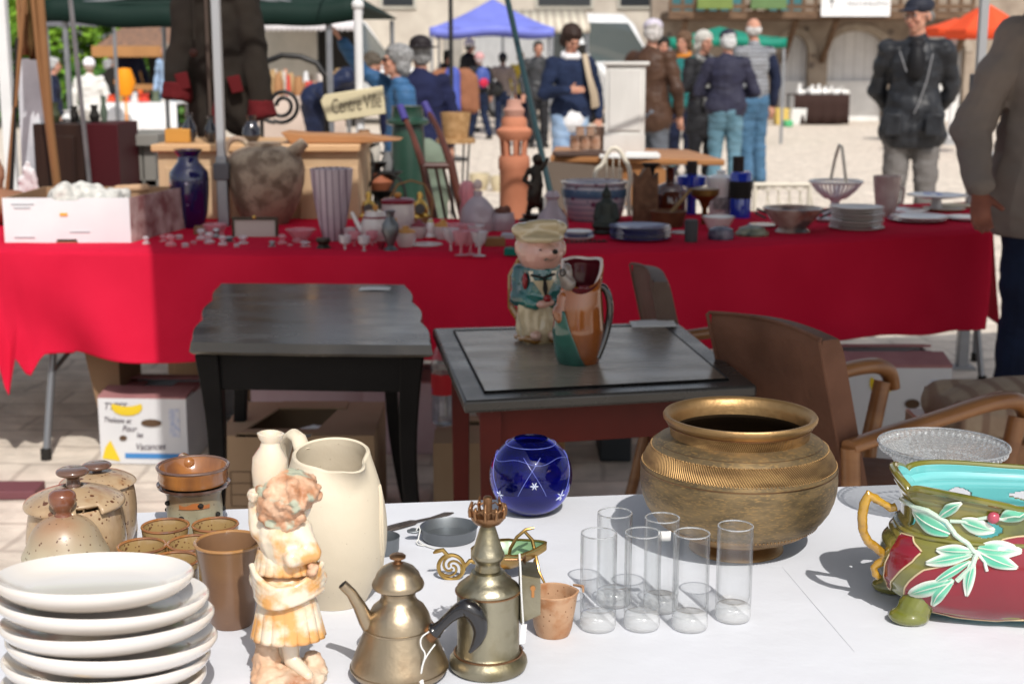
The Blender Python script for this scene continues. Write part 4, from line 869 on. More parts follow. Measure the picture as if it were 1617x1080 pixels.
    # folded books and boxes right of the wine glasses
    for x, y, w, h, d, c, lb, rz in ((782, 392, .07, .035, .05, (.25, .13, .05), 'small brown wooden box near the wine glasses', .1), (806, 380, .07, .022, .06, (.42, .44, .48), 'pale grey tin beside the brown box', -.1), (816, 404, .085, .022, .06, (.0, .12, .09), 'dark green flat box at the table edge behind the capped figure jug', -.06), (824, 392, .05, .03, .05, (.35, .01, .02), 'dark red little box on the green one', 0)):
        one('small_box', MB().box((-w / 2, 0, 0), (w / 2, d, h)), plain('bx%d' % x, c, .6), lb, 'box', loc=G(x, y, ZR) + Vector((0, 0, .0225 if x == 824 else 0)), rot=(0, 0, rz), bevel=.003)
    p = G(806, 396, ZR); one('yellow_tassel', blob(MB().cap((0, 0, 0), .012, (.02, -.03, -.08), .02).cap((.03, -.02, 0), .01, (-.01, -.03, -.06), .012), .005, disp=(.01, 40)), plain('tassel', (.45, .30, .06)), 'yellow tassel hanging over the edge below the green box', 'tassel', loc=Vector((p.x, 4.805, ZR)))
    # bronze statuette of a child
    p = G(840, 352, ZR); q = MB(); zt = lambda py: D(840, py, p.y).z - ZR; k = PM(p.y, ZR)
    X = lambda px: (px - 842) / k
    q.ell((X(850), 0, zt(252)), (.021, .021, .023)); q.cap((X(848), 0, zt(268)), .020, (X(850), 0, zt(292)), .026); q.cap((X(849), 0, zt(290)), .027, (X(846), .0, zt(305)), .03); q.cap((X(846), 0, zt(305)), .03, (X(845), 0, zt(318)), .028)
    q.cap((X(838), 0, zt(268)), .010, (X(829), 0, zt(284)), .009); q.cap((X(829), 0, zt(284)), .009, (X(840), -.02, zt(292)), .008); q.cap((X(858), 0, zt(266)), .010, (X(866), 0, zt(252)), .008)
    q.cap((X(841), 0, zt(315)), .014, (X(834), 0, zt(345)), .009); q.cap((X(854), .01, zt(315)), .014, (X(858), .01, zt(345)), .009); q.cap((X(834), 0, zt(346)), .009, (X(828), -.02, zt(348)), .007)
    o = one('bronze_statuette', blob(q, .0045, disp=(.002, 60)), BRONZE, 'dark bronze statuette of a standing child on a turned base', 'statuette', loc=p)
    put('base', MB().lathe([(0, 0), (.052, 0), (.054, .012), (.036, .022), (.04, .034), (0, .036)], 28), BRONZE, o)
    ware('perfume_bottle', 'squat mauve glass scent bottle right of the bronze statuette', 'bottle', 872, 368, [(22, 369), (26, 356), (22, 340), (10, 326), (8, 316), (13, 310), (8, 302)], DECANT, inner=2)
    # cachepot
    cache = mat('famille_porcelain', (.40, .37, .40), (.30, .27, .33), ns=8, rough=.2, coat=.7, speck=[((.12, .05, .09), 22, .3), ((.03, .08, .16), 60, .2)], wave=('Z', 14, (.10, .14, .22), .90, .98, 1))
    o, p, k = ware('porcelain_cachepot', 'large famille rose porcelain flower pot with blue bands', 'planter', 938, 350, [(36, 352), (44, 340), (50, 320), (52, 300), (50, 292), (53, 290), (54, 286)], cache, inner=5)
    put('blue_band', MB().lathe([(51.6 / k, 0), (52.4 / k, .01), (51.8 / k, .03)], 40, c=(0, 0, D(938, 309, p.y).z - ZR), cap=False), plain('band_blue', (.07, .13, .22), .2), o)
    # cream garden seat back piece behind cachepot
    p = G(968, 340, ZR); cr = plain('cream_paint', (.72, .66, .55), .5); q = MB()
    y = p.y; pts = [D(939, 284, y), D(941, 268, y), D(951, 262, y), D(957, 246, y), D(966, 233, y), D(978, 236, y), D(986, 252, y), D(993, 262, y), D(996, 285, y), D(992, 300, y), D(994, 345, y)]
    q.tube(ch([a - p for a in pts]), .0095, 8)
    for xx in (958, 968, 978): q.tube([D(xx, 250, y) - p, D(xx, 300, y) - p], .0022, 6)
    one('cream_basket_handle', q, cr, 'cream painted scroll handle of a stand rising behind the flower pot', 'stand', loc=p)
    # seated statue
    q = MB(); p = G(957, 372, ZR); zt = lambda py: D(957, py, p.y).z - ZR
    q.ell((0, 0, .012), (.052, .04, .016)).ell((0, 0, .05), (.046, .034, .03)).cap((0, 0, .06), .03, (0, 0, .10), .028).ell((0, 0, .135), (.018, .018, .022)).cap((0, 0, .15), .009, (0, 0, .172), .002)
    q.cap((-.03, 0, .1), .011, (-.04, -.015, .06), .010).cap((.03, 0, .1), .011, (.04, -.015, .06), .010).cap((-.04, -.02, .035), .014, (.03, -.035, .03), .012)
    s_ = (zt(287)) / .178; o = one('seated_statuette', blob(q, .004), mat('verdigris_bronze', (.03, .035, .028), (.015, .02, .017), ns=15, rough=.45, metal=.4), 'dark seated meditating statuette with a pointed headdress', 'statuette', loc=p); o.scale = (s_ * .9, s_ * .9, s_)
    # blue plates left small stack
    for x, y, n_, r, c, lb, grp in ((912, 381, 3, 27, 'mix', 'small mixed dish in the low stack before the flower pot', 'low stack of mixed dishes'), (1013, 384, 5, 49, 'blue', 'blue-rimmed plate in the stack before the brown case', 'stack of blue plates')):
        for i in range(n_):
            m = plain('plate_blue%d' % (i % 3), [(.09, .10, .30), (.20, .22, .34), (.12, .14, .36)][i % 3], .15) if c == 'blue' else [PORC, plain('plate_bl', (.16, .18, .34), .2), PORC][i % 3]
            p = G(x, y, ZR); k = PM(p.y, ZR); rr = (r * (1 - .05 * (i if c == 'mix' else 0))) / k; z0 = i * .0095
            o = one('stacked_plate', MB().lathe([(0, 0), (rr * .55, 0), (rr * .62, .004), (rr, .016), (rr, .018), (rr * .60, .007), (0, .006)], 36), m, ['bottom ', 'second lowest ', 'third lowest ', 'second from top ', 'topmost '][i] + lb, 'plate', grp, loc=(p.x + .004 * sin(i * 3), p.y + .06 - .05 * (c == 'mix'), ZR + z0))
    # serving strip of black beads at the edge
    p = G(870, 388, ZR); q = MB().tube([(0, 0, .006), (.10, .02, .006), (.20, .06, .006)], .004, 8)
    for i in range(12): q.ell((.01 + i * .016, .001 + i * .0045, .010), (.006, .006, .006), 8, 6)
    one('beaded_cord', q, plain('dark_cord', (.04, .02, .02), .4), 'dark beaded necklace laid along the edge beside the low dish stack', 'necklace', loc=p)
    # tall brown tin, brown bottle, mortar, blue bottles ...
    p = G(1018, 352, ZR); k = PM(p.y, ZR); zt = lambda py: D(1018, py, p.y).z - ZR
    t = thing('wooden_bottle_case', 'brown embossed wooden case with jagged shoulders and black top', 'case', p); w = 19 / k
    put('case_body', MB().prism([(-w, 0), (w, 0), (w, zt(272)), (w * .6, zt(282)), (w * .25, zt(262)), (-w * .2, zt(268)), (-w * .55, zt(280)), (-w, zt(270))], .08, Matrix.Translation((0, -.04, 0))), mat('embossed_wood', (.19, .10, .055), (.11, .055, .03), ns=30, rough=.6, bump=1, bs=60), t, bevel=.004)
    put('black_top', MB().lathe([(0, 0), (.014, 0), (.018, .03), (.036, .045), (.036, .05), (0, .05)], 20, c=(.02, 0, zt(278))), DARK, t)
    o, p, k = ware('amber_apothecary_bottle', 'dark amber apothecary bottle with flared stopper', 'bottle', 1057, 344, [(26, 346), (27, 322), (26, 305), (19, 293), (7, 288), (7, 272), (8, 268), (15, 264), (15, 262)], mat('amber_glass', (.05, .010, .004), (.10, .02, .006), ns=5, rough=.08, coat=1))
    o, p, k = ware('wooden_mortar', 'low turned wooden mortar bowl beside the amber bottle', 'mortar', 1055, 360, [(22, 361), (25, 352), (27, 338), (30, 333)], mat('mortar_wood', (.16, .075, .035), (.09, .04, .02), ns=14, rough=.5), inner=4)
    one('wooden_pestle', MB().cap((0, 0, 0), .008, (.085, .02, .10), .006), plain('pestle_wood', (.26, .17, .08)), 'tan wooden pestle leaning out of the mortar bowl', 'pestle', loc=p + Vector((.0, 0, .045)))
    cob = mat('cobalt_bottle_glass', (.004, .02, .34), (.008, .05, .50), ns=6, rough=.08, coat=1)
    o, p, k = ware('cobalt_square_bottle', 'cobalt blue bottle with black stopper left of the white pharmacy pot', 'bottle', 1091, 340, [(8, 341), (8, 318), (10, 300), (24, 292), (24, 278), (10, 275)], cob); put('stopper', MB().lathe([(0, 0), (.022, 0), (.022, .058), (0, .058)], 20, c=(0, 0, D(1091, 277, p.y).z - ZR)), plain('black_stopper', (.03, .022, .018)), o)
    o, p, k = ware('tall_cobalt_bottle', 'tall cobalt bottle with black label right of the white pharmacy pot', 'bottle', 1168, 346, [(17, 347), (17, 275), (14, 271)], cob); put('stopper', MB().lathe([(0, 0), (.023, 0), (.023, .065), (0, .065)], 20, c=(-.012, 0, D(1168, 273, p.y).z - ZR)), plain('black_stopper', (.03, .022, .018)), o)
    put('label', MB().lathe([(17.4 / k, 0), (17.4 / k, .07)], 28, c=(0, 0, D(1168, 313, p.y).z - ZR), cap=False), plain('label_black', (.015, .015, .012)), o)
    o, p, k = ware('pharmacy_pot', 'white lidded pharmacy pot with a faint grey label', 'jar', 1137, 343, [(17, 344), (19, 325), (20, 300), (23, 288), (23, 282)], PORC); put('lid', MB().lathe([(23 / k, 0), (23 / k, .006), (12 / k, .014), (6 / k, .02), (8 / k, .032), (0, .036)], 28, c=(0, 0, D(1137, 282, p.y).z - ZR)), PORC, o)
    put('label', MB().grid(lambda u, v: (20 / k * 1.03 * sin((u - .5) * 1.5), -20 / k * 1.03 * cos((u - .5) * 1.5), .035 + .05 * v), 10, 2), mat('faded_label', (.35, .33, .32), (.12, .11, .12), ns=60), o)
    o, p, k = ware('brass_ladle_cup', 'brass long-handled coffee cup leaning before the white pharmacy pot', 'cup', 1112, 356, [(5, 357), (4, 330), (9, 318), (22, 308), (23, 298)], mat('tarnished_brass', (.20, .11, .03), (.10, .055, .02), ns=9, metal=.8, rough=.4))
    ware('dark_cylinder_box', 'small dark grey cylinder box at the red table edge', 'box', 1091, 384, [(10, 385), (11, 352), (10, 347)], plain('slate_card', (.06, .06, .065), .6))
    o, p, k = ware('lidded_white_bowl', 'cream bowl with tapered foot behind the dark blue trinket box', 'bowl', 1134, 365, [(14, 366), (22, 350), (27, 342)], PORC, inner=3); ware('blue_trinket_box', 'round dark blue trinket box with mauve lid', 'box', 1138, 380, [(20, 381), (21, 370), (19, 362), (10, 358)], mat('trinket_blue', (.02, .02, .05), (.16, .14, .2), ns=30, rough=.25))
    ware('painted_lid_dish', 'small oval covered dish with green-black painted lid', 'dish', 1187, 374, [(26, 375), (27, 368), (22, 364), (20, 360), (8, 356)], mat('green_painted', (.05, .07, .055), (.30, .30, .2), ns=35, rough=.3)); ware('small_white_saucer', 'white saucer left of the dark grey cylinder', 'saucer', 1074, 372, [(12, 374), (18, 366)], PORC, inner=2)
    ware('white_ashtray', 'low white dish behind the painted covered dish', 'dish', 1205, 360, [(16, 361), (24, 354)], PORC, inner=3)
    # handled tureen
    tm = mat('painted_bowl', (.50, .44, .38), (.22, .10, .08), ns=12, rough=.2, coat=.5, stain=((.10, .09, .09), 9, .55, .62))
    o, p, k = ware('handled_bowl', 'wide footed bowl with red and grey painted scenes and two handles', 'bowl', 1251, 368, [(28, 371), (27, 364), (22, 360), (32, 350), (44, 335), (48, 328)], tm, inner=3)
    for s_ in (-1, 1): put('handle', MB().tube([(s_ * .10, 0, .075), (s_ * .135, 0, .09), (s_ * .14, 0, .075), (s_ * .10, 0, .055)], .005, 8), PEWTER, o)
    # plates
    for i in range(7):
        p = G(1357, 366, ZR); k = PM(p.y, ZR); rr = (44, 41.5, 43.5, 41, 43, 41.5, 43)[i] / k
        one('dinner_plate', MB().lathe([(0, 0), (rr * .6, 0), (rr * .66, .003), (rr * .97, .0115), (rr, .0145), (rr * .99, .0160), (rr * .62, .006), (0, .005)], 40), plain('dull_white_glaze', (.66, .62, .58), .25), '%s dull white plate in the tall stack right of the handled bowl' % ['bottom', 'second lowest', 'third lowest', 'middle', 'third from top', 'second from top', 'topmost'][i], 'plate', 'tall stack of white plates', loc=(p.x + .003 * sin(i * 5), p.y + .05, ZR + .0125 * i))
    def plate(x, y, r, lb, m, z=0, foot=0):
        p = G(x, y, ZR); k = PM(p.y, ZR); rr = r / k
        P = [(0, 0), (rr * .45, 0), (rr * .2, .01), (rr * .16, foot), (rr * .5, foot + .002), (rr, foot + .014), (rr, foot + .017), (rr * .6, foot + .006), (0, foot + .005)] if foot else [(0, 0), (rr * .6, 0), (rr * .66, .003), (rr, .016), (rr, .019), (rr * .62, .007), (0, .006)]
        one('footed_plate' if foot else 'serving_plate', MB().lathe(P, 40), m, lb, 'plate', loc=(p.x, p.y, ZR + z))
    bw = mat('blue_white_ware', (.58, .58, .60), (.12, .16, .42), ns=9, lo=.6, hi=.66, rough=.2, coat=.5)
    plate(1447, 352, 45, 'round plate with blue flowers at the right of the white stack', bw); plate(1452, 353, 46, 'plain white plate under the blue-flowered one', PORC, 0.012); plate(1425, 338, 40, 'white plate behind the blue-flowered plate', PORC)
    plate(1478, 334, 47, 'footed cake plate with faint blue rim near the sweatshirt hand', bw, foot=.055); plate(1490, 335, 33, 'cream plate with ochre rim under the reaching hand', plain('cream_glaze', (.55, .48, .33), .25)); plate(1532, 350, 40, 'white plate at the far right table corner', PORC); plate(1512, 330, 26, 'pale plate behind the reaching hand', plain('cream_glaze', (.5, .4, .3)))
    plate(1308, 352, 22, 'little white and blue plate between the bowl and the stack', bw)
    # pierced basket with handle
    lat = mat('lattice_porcelain', (.74, .73, .76), (.64, .63, .67), rough=.25); p = G(1318, 340, ZR); k = PM(p.y, ZR); zt = lambda py: max(0, D(1318, py, p.y).z - ZR)
    t = thing('pierced_basket', 'white pierced porcelain basket on a foot with an arched handle', 'basket', p)
    put('foot', MB().lathe([(0, 0), (22 / k, 0), (18 / k, .008), (8 / k, .02), (7 / k, zt(318)), (16 / k, zt(311)), (0, zt(311))], 28), lat, t)
    q = MB(); N_ = 34
    for i in range(N_):
        a = 2 * pi * i / N_; q.tube([(17 / k * cos(a), 17 / k * sin(a), zt(312)), (30 / k * cos(a), 30 / k * sin(a), zt(301)), (40 / k * cos(a), 40 / k * sin(a), zt(288))], .0042, 5)
    q.tube([(17 / k * cos(a * .2), 17 / k * sin(a * .2), zt(312)) for a in range(32)], .004, 6, closed=True)
    put('lattice_bowl', q, lat, t); put('rim', MB().tube([(41 / k * cos(a * pi / 20), 41 / k * sin(a * pi / 20), zt(287)) for a in range(40)], .006, 8, closed=True), PORC, t)
    put('handle', MB().tube([(0 + .02 * cos(0), -41 / k * .9, zt(288)), (.01, -30 / k, zt(255)), (.012, -10 / k, zt(232)), (.012, 10 / k, zt(230)), (.01, 30 / k, zt(252)), (0, 41 / k * .9, zt(285))], .007, 8), cr, t)
    # etched jug
    o, p, k = ware('etched_glass_jug', 'tall tapered jug with etched leaves left of the cake plate', 'jug', 1398, 345, [(14, 346), (16, 330), (20, 300), (22, 278)], mat('etched_glass', (.62, .50, .47), (.44, .30, .28), ns=12, rough=.2, alpha=.75), inner=2)
    put('handle', MB().tube([(.045, -.01, .13), (.07, -.01, .12), (.065, -.01, .07), (.04, -.01, .05)], .005, 8), o.data.materials[0], o)
table_goods()

# ================================================================ BEHIND THE RED TABLE
def behind():
    pw = mat('pale_pine', (.56, .40, .25), (.46, .31, .18), ns=6, rough=.6, stretch=(1, 1, .15)); hw = mat('honey_wood', (.42, .20, .08), (.30, .13, .05), ns=6, rough=.45, stretch=(.3, 1, 1))
    # pine cabinet, two fronts
    Y = 5.72; zt = D(300, 228, Y).z; a, b_ = D(237, 0, Y).x, D(560, 0, Y).x
    t = thing('pine_sideboard', 'pale pine sideboard standing just behind the red table', 'sideboard', (a, Y, 0)); w = b_ - a
    put('carcass', MB().box((0, 0, .001), (w, .5, zt - .03)), pw, t, bevel=.003); put('top', MB().box((-.02, -.03, zt - .03), (w + .01, .53, zt)), plain('pine_top', (.62, .38, .20), .45), t, bevel=.006)
    for i in range(3): put('door', MB().box((.03 + i * w / 3, -.012, .08), (.0 + (i + 1) * w / 3, -.001, zt - .09)), pw, t, bevel=.004)
    for x, lb in ((.30, 'left'), (.405, 'right')):
        pass
    # black glossy ornaments on the cabinet
    jet = mat('jet_glaze', (.008, .008, .012), (.02, .02, .03), ns=8, rough=.08, coat=1)
    for x, w_, h, lb in ((300, 12, 50, 'jet black glossy vase at the left of the sideboard top'), (334, 11, 45, 'jet black glossy bottle beside the grey pole'), (398, 15, 46, 'round jet black glossy pot at the coat hem')):
        p = D(x, 0, 5.85); o, *_ = ware('jet_vase', lb, 'vase', x, 226, [(w_ * .5, 228), (w_, 228 - h * .3), (w_ * .9, 228 - h * .55), (w_ * .4, 228 - h * .8), (w_ * .55, 228 - h)], jet, zt=zt, Y=5.85)
    p = D(267, 222, 5.8); one('orange_wood_box', MB().box((0, 0, 0), (.10, .1, .055)), plain('orange_box', (.50, .24, .05)), 'small orange wooden box on the left end of the sideboard', 'box', loc=(D(250, 0, 5.8).x, 5.8, zt + .001), bevel=.003)
    q = MB().prism([(0, .0), (.30, 0), (.44, .012), (.30, .03), (.06, .035), (-.04, .045)], .22); one('carved_wooden_tray', q, plain('teak_tray', (.40, .19, .08)), 'long carved wooden tray on the right end of the sideboard', 'tray', loc=(D(452, 0, 5.75).x, 5.75, zt + .001), bevel=.004)
    # hanging coat
    Y = 6.6; p = D(342, -30, Y); k = PM(Y, 1.5)
    X = lambda px: (px - 342) / k; Z = lambda py: D(342, py, Y).z
    coat = mat('brown_felt', (.022, .017, .013), (.014, .011, .009), ns=6, rough=.95); redt = plain('red_facing', (.09, .006, .008), .9)
    t = thing('uniform_coat', 'old dark brown uniform coat with red cuffs hanging from the canopy', 'coat', (p.x, Y, 0))
    q = MB().cap((X(342), 0, Z(30)), .14, (X(342), 0, Z(130)), .12, f=.6, up=(0, 1, 0)).cap((X(310), 0, Z(-20)), .09, (X(375), 0, Z(-20)), .09).cap((X(322), 0, Z(60)), .10, (X(318), 0, Z(190)), .085, f=.6, up=(0, 1, 0)).cap((X(362), 0, Z(60)), .10, (X(372), 0, Z(190)), .085, f=.6, up=(0, 1, 0))
    q.cap((X(300), 0, Z(-10)), .075, (X(285), -.02, Z(80)), .065).cap((X(285), -.02, Z(80)), .065, (X(274), -.04, Z(135)), .055).cap((X(382), 0, Z(-10)), .075, (X(398), -.02, Z(80)), .065).cap((X(398), -.02, Z(80)), .065, (X(407), -.04, Z(160)), .055)
    put('coat_body', blob(q, .011, disp=(.014, 9)), coat, t)
    for xx, yy in ((276, 143), (408, 172)): put('cuff', blob(MB().tube([(X(xx), -.045, Z(yy - 14)), (X(xx), -.046, Z(yy)), (X(xx + (3 if xx > 300 else -2)), -.05, Z(yy + 15))], [.058, .064, .070], 18), .008, disp=(.01, 14)), redt, t)
    for xx, yy in ((288, 125), (370, 130)): put('lapel', MB().prism([(X(xx - 12), Z(yy - 8)), (X(xx + 8), Z(yy - 12)), (X(xx + 14), Z(yy + 14)), (X(xx - 4), Z(yy + 18))], .02, Matrix.Translation((0, -.098, 0))), redt, t, bevel=.004)
    put('skirt_lining', MB().prism([(X(318), Z(222)), (X(350), Z(222)), (X(350), Z(125))], .01, Matrix.Translation((0, -.11, 0))), redt, t)
    put('hanger_cord', MB().tube([(X(311), -.1, Z(-40)), (X(312), -.12, Z(78))], .006, 6), coat, t); put('toggle', MB().ell((X(311), -.13, Z(84)), (.02, .015, .02)), plain('toggle_brown', (.05, .02, .015)), t)
    put('hanger_hook', MB().tube([(0, 0, Z(-40)), (0, 0, 2.02), (.3, .5, 2.04), (.3, 2.1, 2.06)], .006, 6), GREY_METAL, t)
    put('coat_rail', MB().tube([(X(330), -.09, Z(-40)), (X(332), -.11, Z(215))], .009, 6), plain('strap_brown', (.07, .05, .04)), t)
    # iron scroll
    Y = 7.0; p = D(440, 190, Y); k = PM(Y, 1.1); f = lambda px, py: D(px, py, Y) - Vector((p.x, Y, 0))
    t = thing('iron_scroll_stand', 'black wrought iron stand ending in a big spiral scroll', 'stand', (p.x, Y, 0))
    q = MB().tube([f(410, 112), f(420, 98), f(445, 88), f(475, 90), f(500, 100), f(512, 118)], .014, 8); put('arch_bar', q, BLACK_IRON, t)
    c = (446, 167); sp = []
    for i in range(44):
        a = radians(120) - i * radians(15.5); r = 27 - i * .42; sp.append(f(c[0] + r * cos(a), c[1] + r * sin(a) * 1.02))
    put('scroll', MB().tube([f(412, 186), f(425, 192), f(434, 194)] + sp, .010, 8), BLACK_IRON, t)
    q = MB().tube([f(412, 112), f(414, 230), Vector((f(414, 230).x, 0, .003))], .010, 8).tube([f(512, 118), Vector((f(512, 118).x, 0.3, .003))], .010, 8); put('upright', q, BLACK_IRON, t)
    # sign
    Y = 6.9; t = thing('arrow_signpost', 'cream arrow-shaped wooden sign lettered Centre Ville on a white post', 'sign', (D(563, 0, Y).x, Y, 0)); L = Vector((D(563, 0, Y).x, Y, 0))
    o = [(506, 160), (517, 192), (523, 193), (609, 180), (604, 136), (512, 150)]; pts = [(D(x, y, Y).x - L.x, D(x, y, Y).z) for x, y in o]
    put('arrow_board', MB().prism(pts, .03), plain('sign_cream', (.66, .58, .38), .6), t, bevel=.004)
    cu = bpy.data.curves.new('lettering', 'FONT'); cu.body = 'Centre Ville'; cu.size = .135; cu.extrude = .0006; cu.shear = .15; cu.align_x = 'CENTER'; cu.align_y = 'CENTER'; cu.space_character = .92
    tmp = bpy.data.objects.new('lettering', cu); COL.objects.link(tmp); dg = bpy.context.evaluated_depsgraph_get(); me = bpy.data.meshes.new_from_object(tmp.evaluated_get(dg)); bpy.data.objects.remove(tmp)
    c = D(562, 165, Y) - L; le = put('lettering', me, plain('sign_letters', (.09, .07, .05), .8), t, (c.x, -.0012, c.z)); le.rotation_euler = (pi / 2, radians(-8), 0); le.scale = (.405, .74, 1)
    put('post', MB().tube([(0, .05, 0), (0, .05, D(563, 0, Y).z)], .021, 12), plain('post_white', (.72, .72, .72), .5), t)
    put('finial', MB().ell((.0, .05, D(0, 8, Y).z), (.03, .03, .03)), plain('post_white', (.7, .7, .7)), t)
    # glass-headed lamp by the post and red ornament
    one('wine_red_lantern', blob(MB().ell((0, 0, 1.13), (.05, .05, .035)).cap((-.09, 0, 1.11), .02, (.09, 0, 1.11), .02).cap((0, 0, .9), .015, (0, 0, 1.1), .015).cap((0, 0, 0.004), .06, (0, 0, .9), .014), .009, disp=(.008, 30)), plain('lantern_red', (.45, .05, .06)), 'red and white wrought lantern stand behind the arrow sign', 'lantern', loc=(D(566, 0, 7.4).x, 7.4, .055))
    # tangle of ironware between sign and barrel
    random.seed(31)
    for i in range(9):
        x = random.uniform(548, 622); y0 = random.uniform(255, 315); yy = 6.4 + random.uniform(-.3, .4); p = D(x, y0, yy); q = MB()
        r = random.uniform(.05, .10); q.tube([(r * cos(a * pi / 7), 0, p.z + r * 1.3 * sin(a * pi / 7)) for a in range(14)], .006, 6, closed=True); q.tube([(0, 0, .004), (.01, 0, p.z - r * 1.2)], .008, 6); q.tube([(-.1, -.05, .004), (0, 0, .09), (.1, .03, .004)], .007, 6)
        one('iron_hoop_stand', q, BLACK_IRON, 'thin black iron hoop stand in the tangle below the arrow sign', 'stand', 'iron hoop stands below the arrow sign', loc=(p.x, yy, 0))
    for i, (x, y, w_, h, c, lb) in enumerate(((600, 300, 22, 26, (.30, .10, .05), 'copper-brown pot in the tangle below the sign'), (590, 255, 12, 40, (.55, .52, .46), 'pale stone jar below the arrow sign'), (575, 225, 14, 20, (.30, .17, .09), 'little tan pot just under the arrow sign'), (612, 270, 10, 30, (.2, .2, .2), 'grey can right of the pale stone jar'))):
        ware('old_pot', lb, 'pot', x, y, [(w_ * .7, y), (w_, y - h * .5), (w_ * .6, y - h * .9), (w_ * .7, y - h)], plain('pot%d' % i, c), zt=D(x, y, 6.35).z, Y=6.35)
        zz = D(x, y, 6.35).z; one('pedestal_stand', MB().lathe([(0, .003), (.07, .003), (.02, .03), (.018, zz - .03), (.06, zz - .002), (0, zz - .002)], 14), BLACK_IRON, 'slim iron pedestal carrying the %s' % lb.split(' below')[0].split(' in the')[0].split(' just')[0].split(' right')[0], 'stand', loc=(D(x, 0, 6.35).x, 6.35, 0))
    # green barrel pillar
    Y = 7.0; k = PM(Y, .9); x = D(641, 0, Y).x; z = lambda py: D(641, py, Y).z
    t = thing('green_pump_column', 'dark green cast iron column with a flanged collar', 'column', (x, Y, 0)); gm = mat('green_enamel', (.014, .055, .033), (.01, .04, .026), ns=4, rough=.4, coat=.3)
    put('shaft', MB().lathe([(0, 0), (40 / k, .0), (38 / k, .1), (28 / k, z(300)), (26 / k, z(215)), (24 / k, z(196))], 32), gm, t)
    put('collar', MB().lathe([(24 / k, z(200)), (34 / k, z(195)), (34 / k, z(190)), (26 / k, z(186)), (24 / k, z(172)), (26 / k, z(168)), (0, z(166))], 32), gm, t)
    # sage cloth bag behind
    one('sage_cloth_roll', blob(MB().cap((0, 0, .16), .12, (0, 0, .90), .08, f=.7, up=(0, 1, 0)), .013, disp=(.02, 7)), plain('sage_cloth', (.17, .21, .16), .9), 'sage green cloth roll standing right of the green column', 'cloth', loc=(D(676, 0, 7.5).x, 7.5, .0))
    # broken ladder-back chair leaning
    Y0 = 5.9; p = D(700, 300, Y0); t = thing('ladder_back_chair', 'tall dark slatted chair leaning with its legs up behind the red table', 'chair', (p.x, Y0, 0)); W_ = mat('mahogany', (.10, .03, .018), (.05, .015, .01), ns=6, rough=.35)
    f = lambda px, py, y=Y0: D(px, py, y) - Vector((p.x, Y0, 0)); blu = plain('blue_wrap', (.06, .05, .22), .5)
    put('leg', MB().tube([f(632, 170, 6.2), f(652, 215, 6.1), f(668, 262), f(690, 362)], [.011, .013, .016, .016], 10), W_, t); put('leg', MB().tube([f(670, 165, 6.2), f(692, 205, 6.1), f(712, 258), f(735, 362)], [.011, .013, .018, .016], 10), W_, t)
    for a, b2 in (((632, 168), (640, 190)), ((670, 163), (684, 192))): put('blue_wrapping', MB().tube([f(*a, 6.195), f(*b2, 6.15)], .0165, 10), blu, t)
    put('rail', MB().tube([f(668, 262), f(712, 262)], .014, 8), W_, t)
    for xa, xb in ((672, 690), (688, 706), (700, 722)): put('slat', MB().tube([f(xa, 264), f(xb, 358)], .013, 8, flat=.5), mat('black_slat', (.03, .015, .012), rough=.4), t)
    for xa in (690, 735): put('back_post', MB().tube([f(xa, 360), Vector((f(xa + 4, 360).x, .05, .003))], .014, 8), W_, t)
    # wicker planter on wire legs
    Y = 8.8; k = PM(Y, 1); x = D(718, 0, Y).x; z = lambda py: D(718, py, Y).z
    t = thing('wicker_basket_stand', 'tan wicker basket on thin wire legs beyond the leaning chair', 'basket', (x, Y, 0)); wk = mat('wicker', (.44, .27, .13), (.30, .17, .07), ns=30, rough=.8, bump=1, bs=60)
    put('basket', MB().lathe([(0, z(219)), (19 / k, z(219)), (24 / k, z(178)), (22 / k, z(178)), (17 / k, z(214)), (0, z(214))], 28), wk, t); put('tray', MB().lathe([(0, z(226)), (31 / k, z(226)), (31 / k, z(219)), (0, z(219))], 28), wk, t)
    for a in (.5, 2.1, 3.7, 5.3): put('leg', MB().tube([(24 / k * cos(a), 24 / k * sin(a), z(226)), (16 / k * cos(a), 16 / k * sin(a), .45), (26 / k * cos(a), 26 / k * sin(a), .004)], .006, 6), BLACK_IRON, t)
    # suede jacket on a stand
    Y = 20; z = lambda py: D(715, py, Y).z; x = D(714, 0, Y).x
    t = thing('suede_jacket_on_stand', 'brown suede jacket over a blue shirt on a dress form', 'jacket', (x, Y, 0)); q = MB().cap((-.2, 0, z(120)), .10, (.2, 0, z(120)), .10).cap((-.26, 0, z(125)), .09, (-.30, 0, z(170)), .08).cap((.26, 0, z(125)), .09, (.30, 0, z(170)), .08).cap((-.16, 0, z(125)), .12, (-.16, 0, z(165)), .12).cap((.16, 0, z(125)), .12, (.16, 0, z(165)), .12)
    put('jacket_body', blob(q, .02, disp=(.02, 6)), plain('suede', (.26, .11, .06), .9), t); put('shirt', blob(MB().cap((0, -.08, z(118)), .11, (0, -.08, z(170)), .12), .02), plain('royal_blue', (.07, .10, .40)), t); put('stand', MB().tube([(0, 0, .003), (0, 0, z(118))], .02, 8).lathe([(0, .002), (.2, .002), (.2, .03), (0, .03)], 16), BLACK_IRON, t)
    # terracotta chimney pot
    Y = 7.6; k = PM(Y, .9); x = D(812, 0, Y).x; z = lambda py: D(812, py, Y).z; tc = mat('terracotta', (.50, .20, .115), (.42, .16, .09), ns=7, rough=.85)
    t = thing('terracotta_chimney_pot', 'tall terracotta chimney pot with a pierced crown', 'chimney pot', (x, Y, 0))
    put('shaft', MB().lathe([(0, 0), (24 / k, 0), (23 / k, z(270)), (25 / k, z(266)), (25 / k, z(252)), (23 / k, z(246)), (0, z(246))], 32), tc, t)
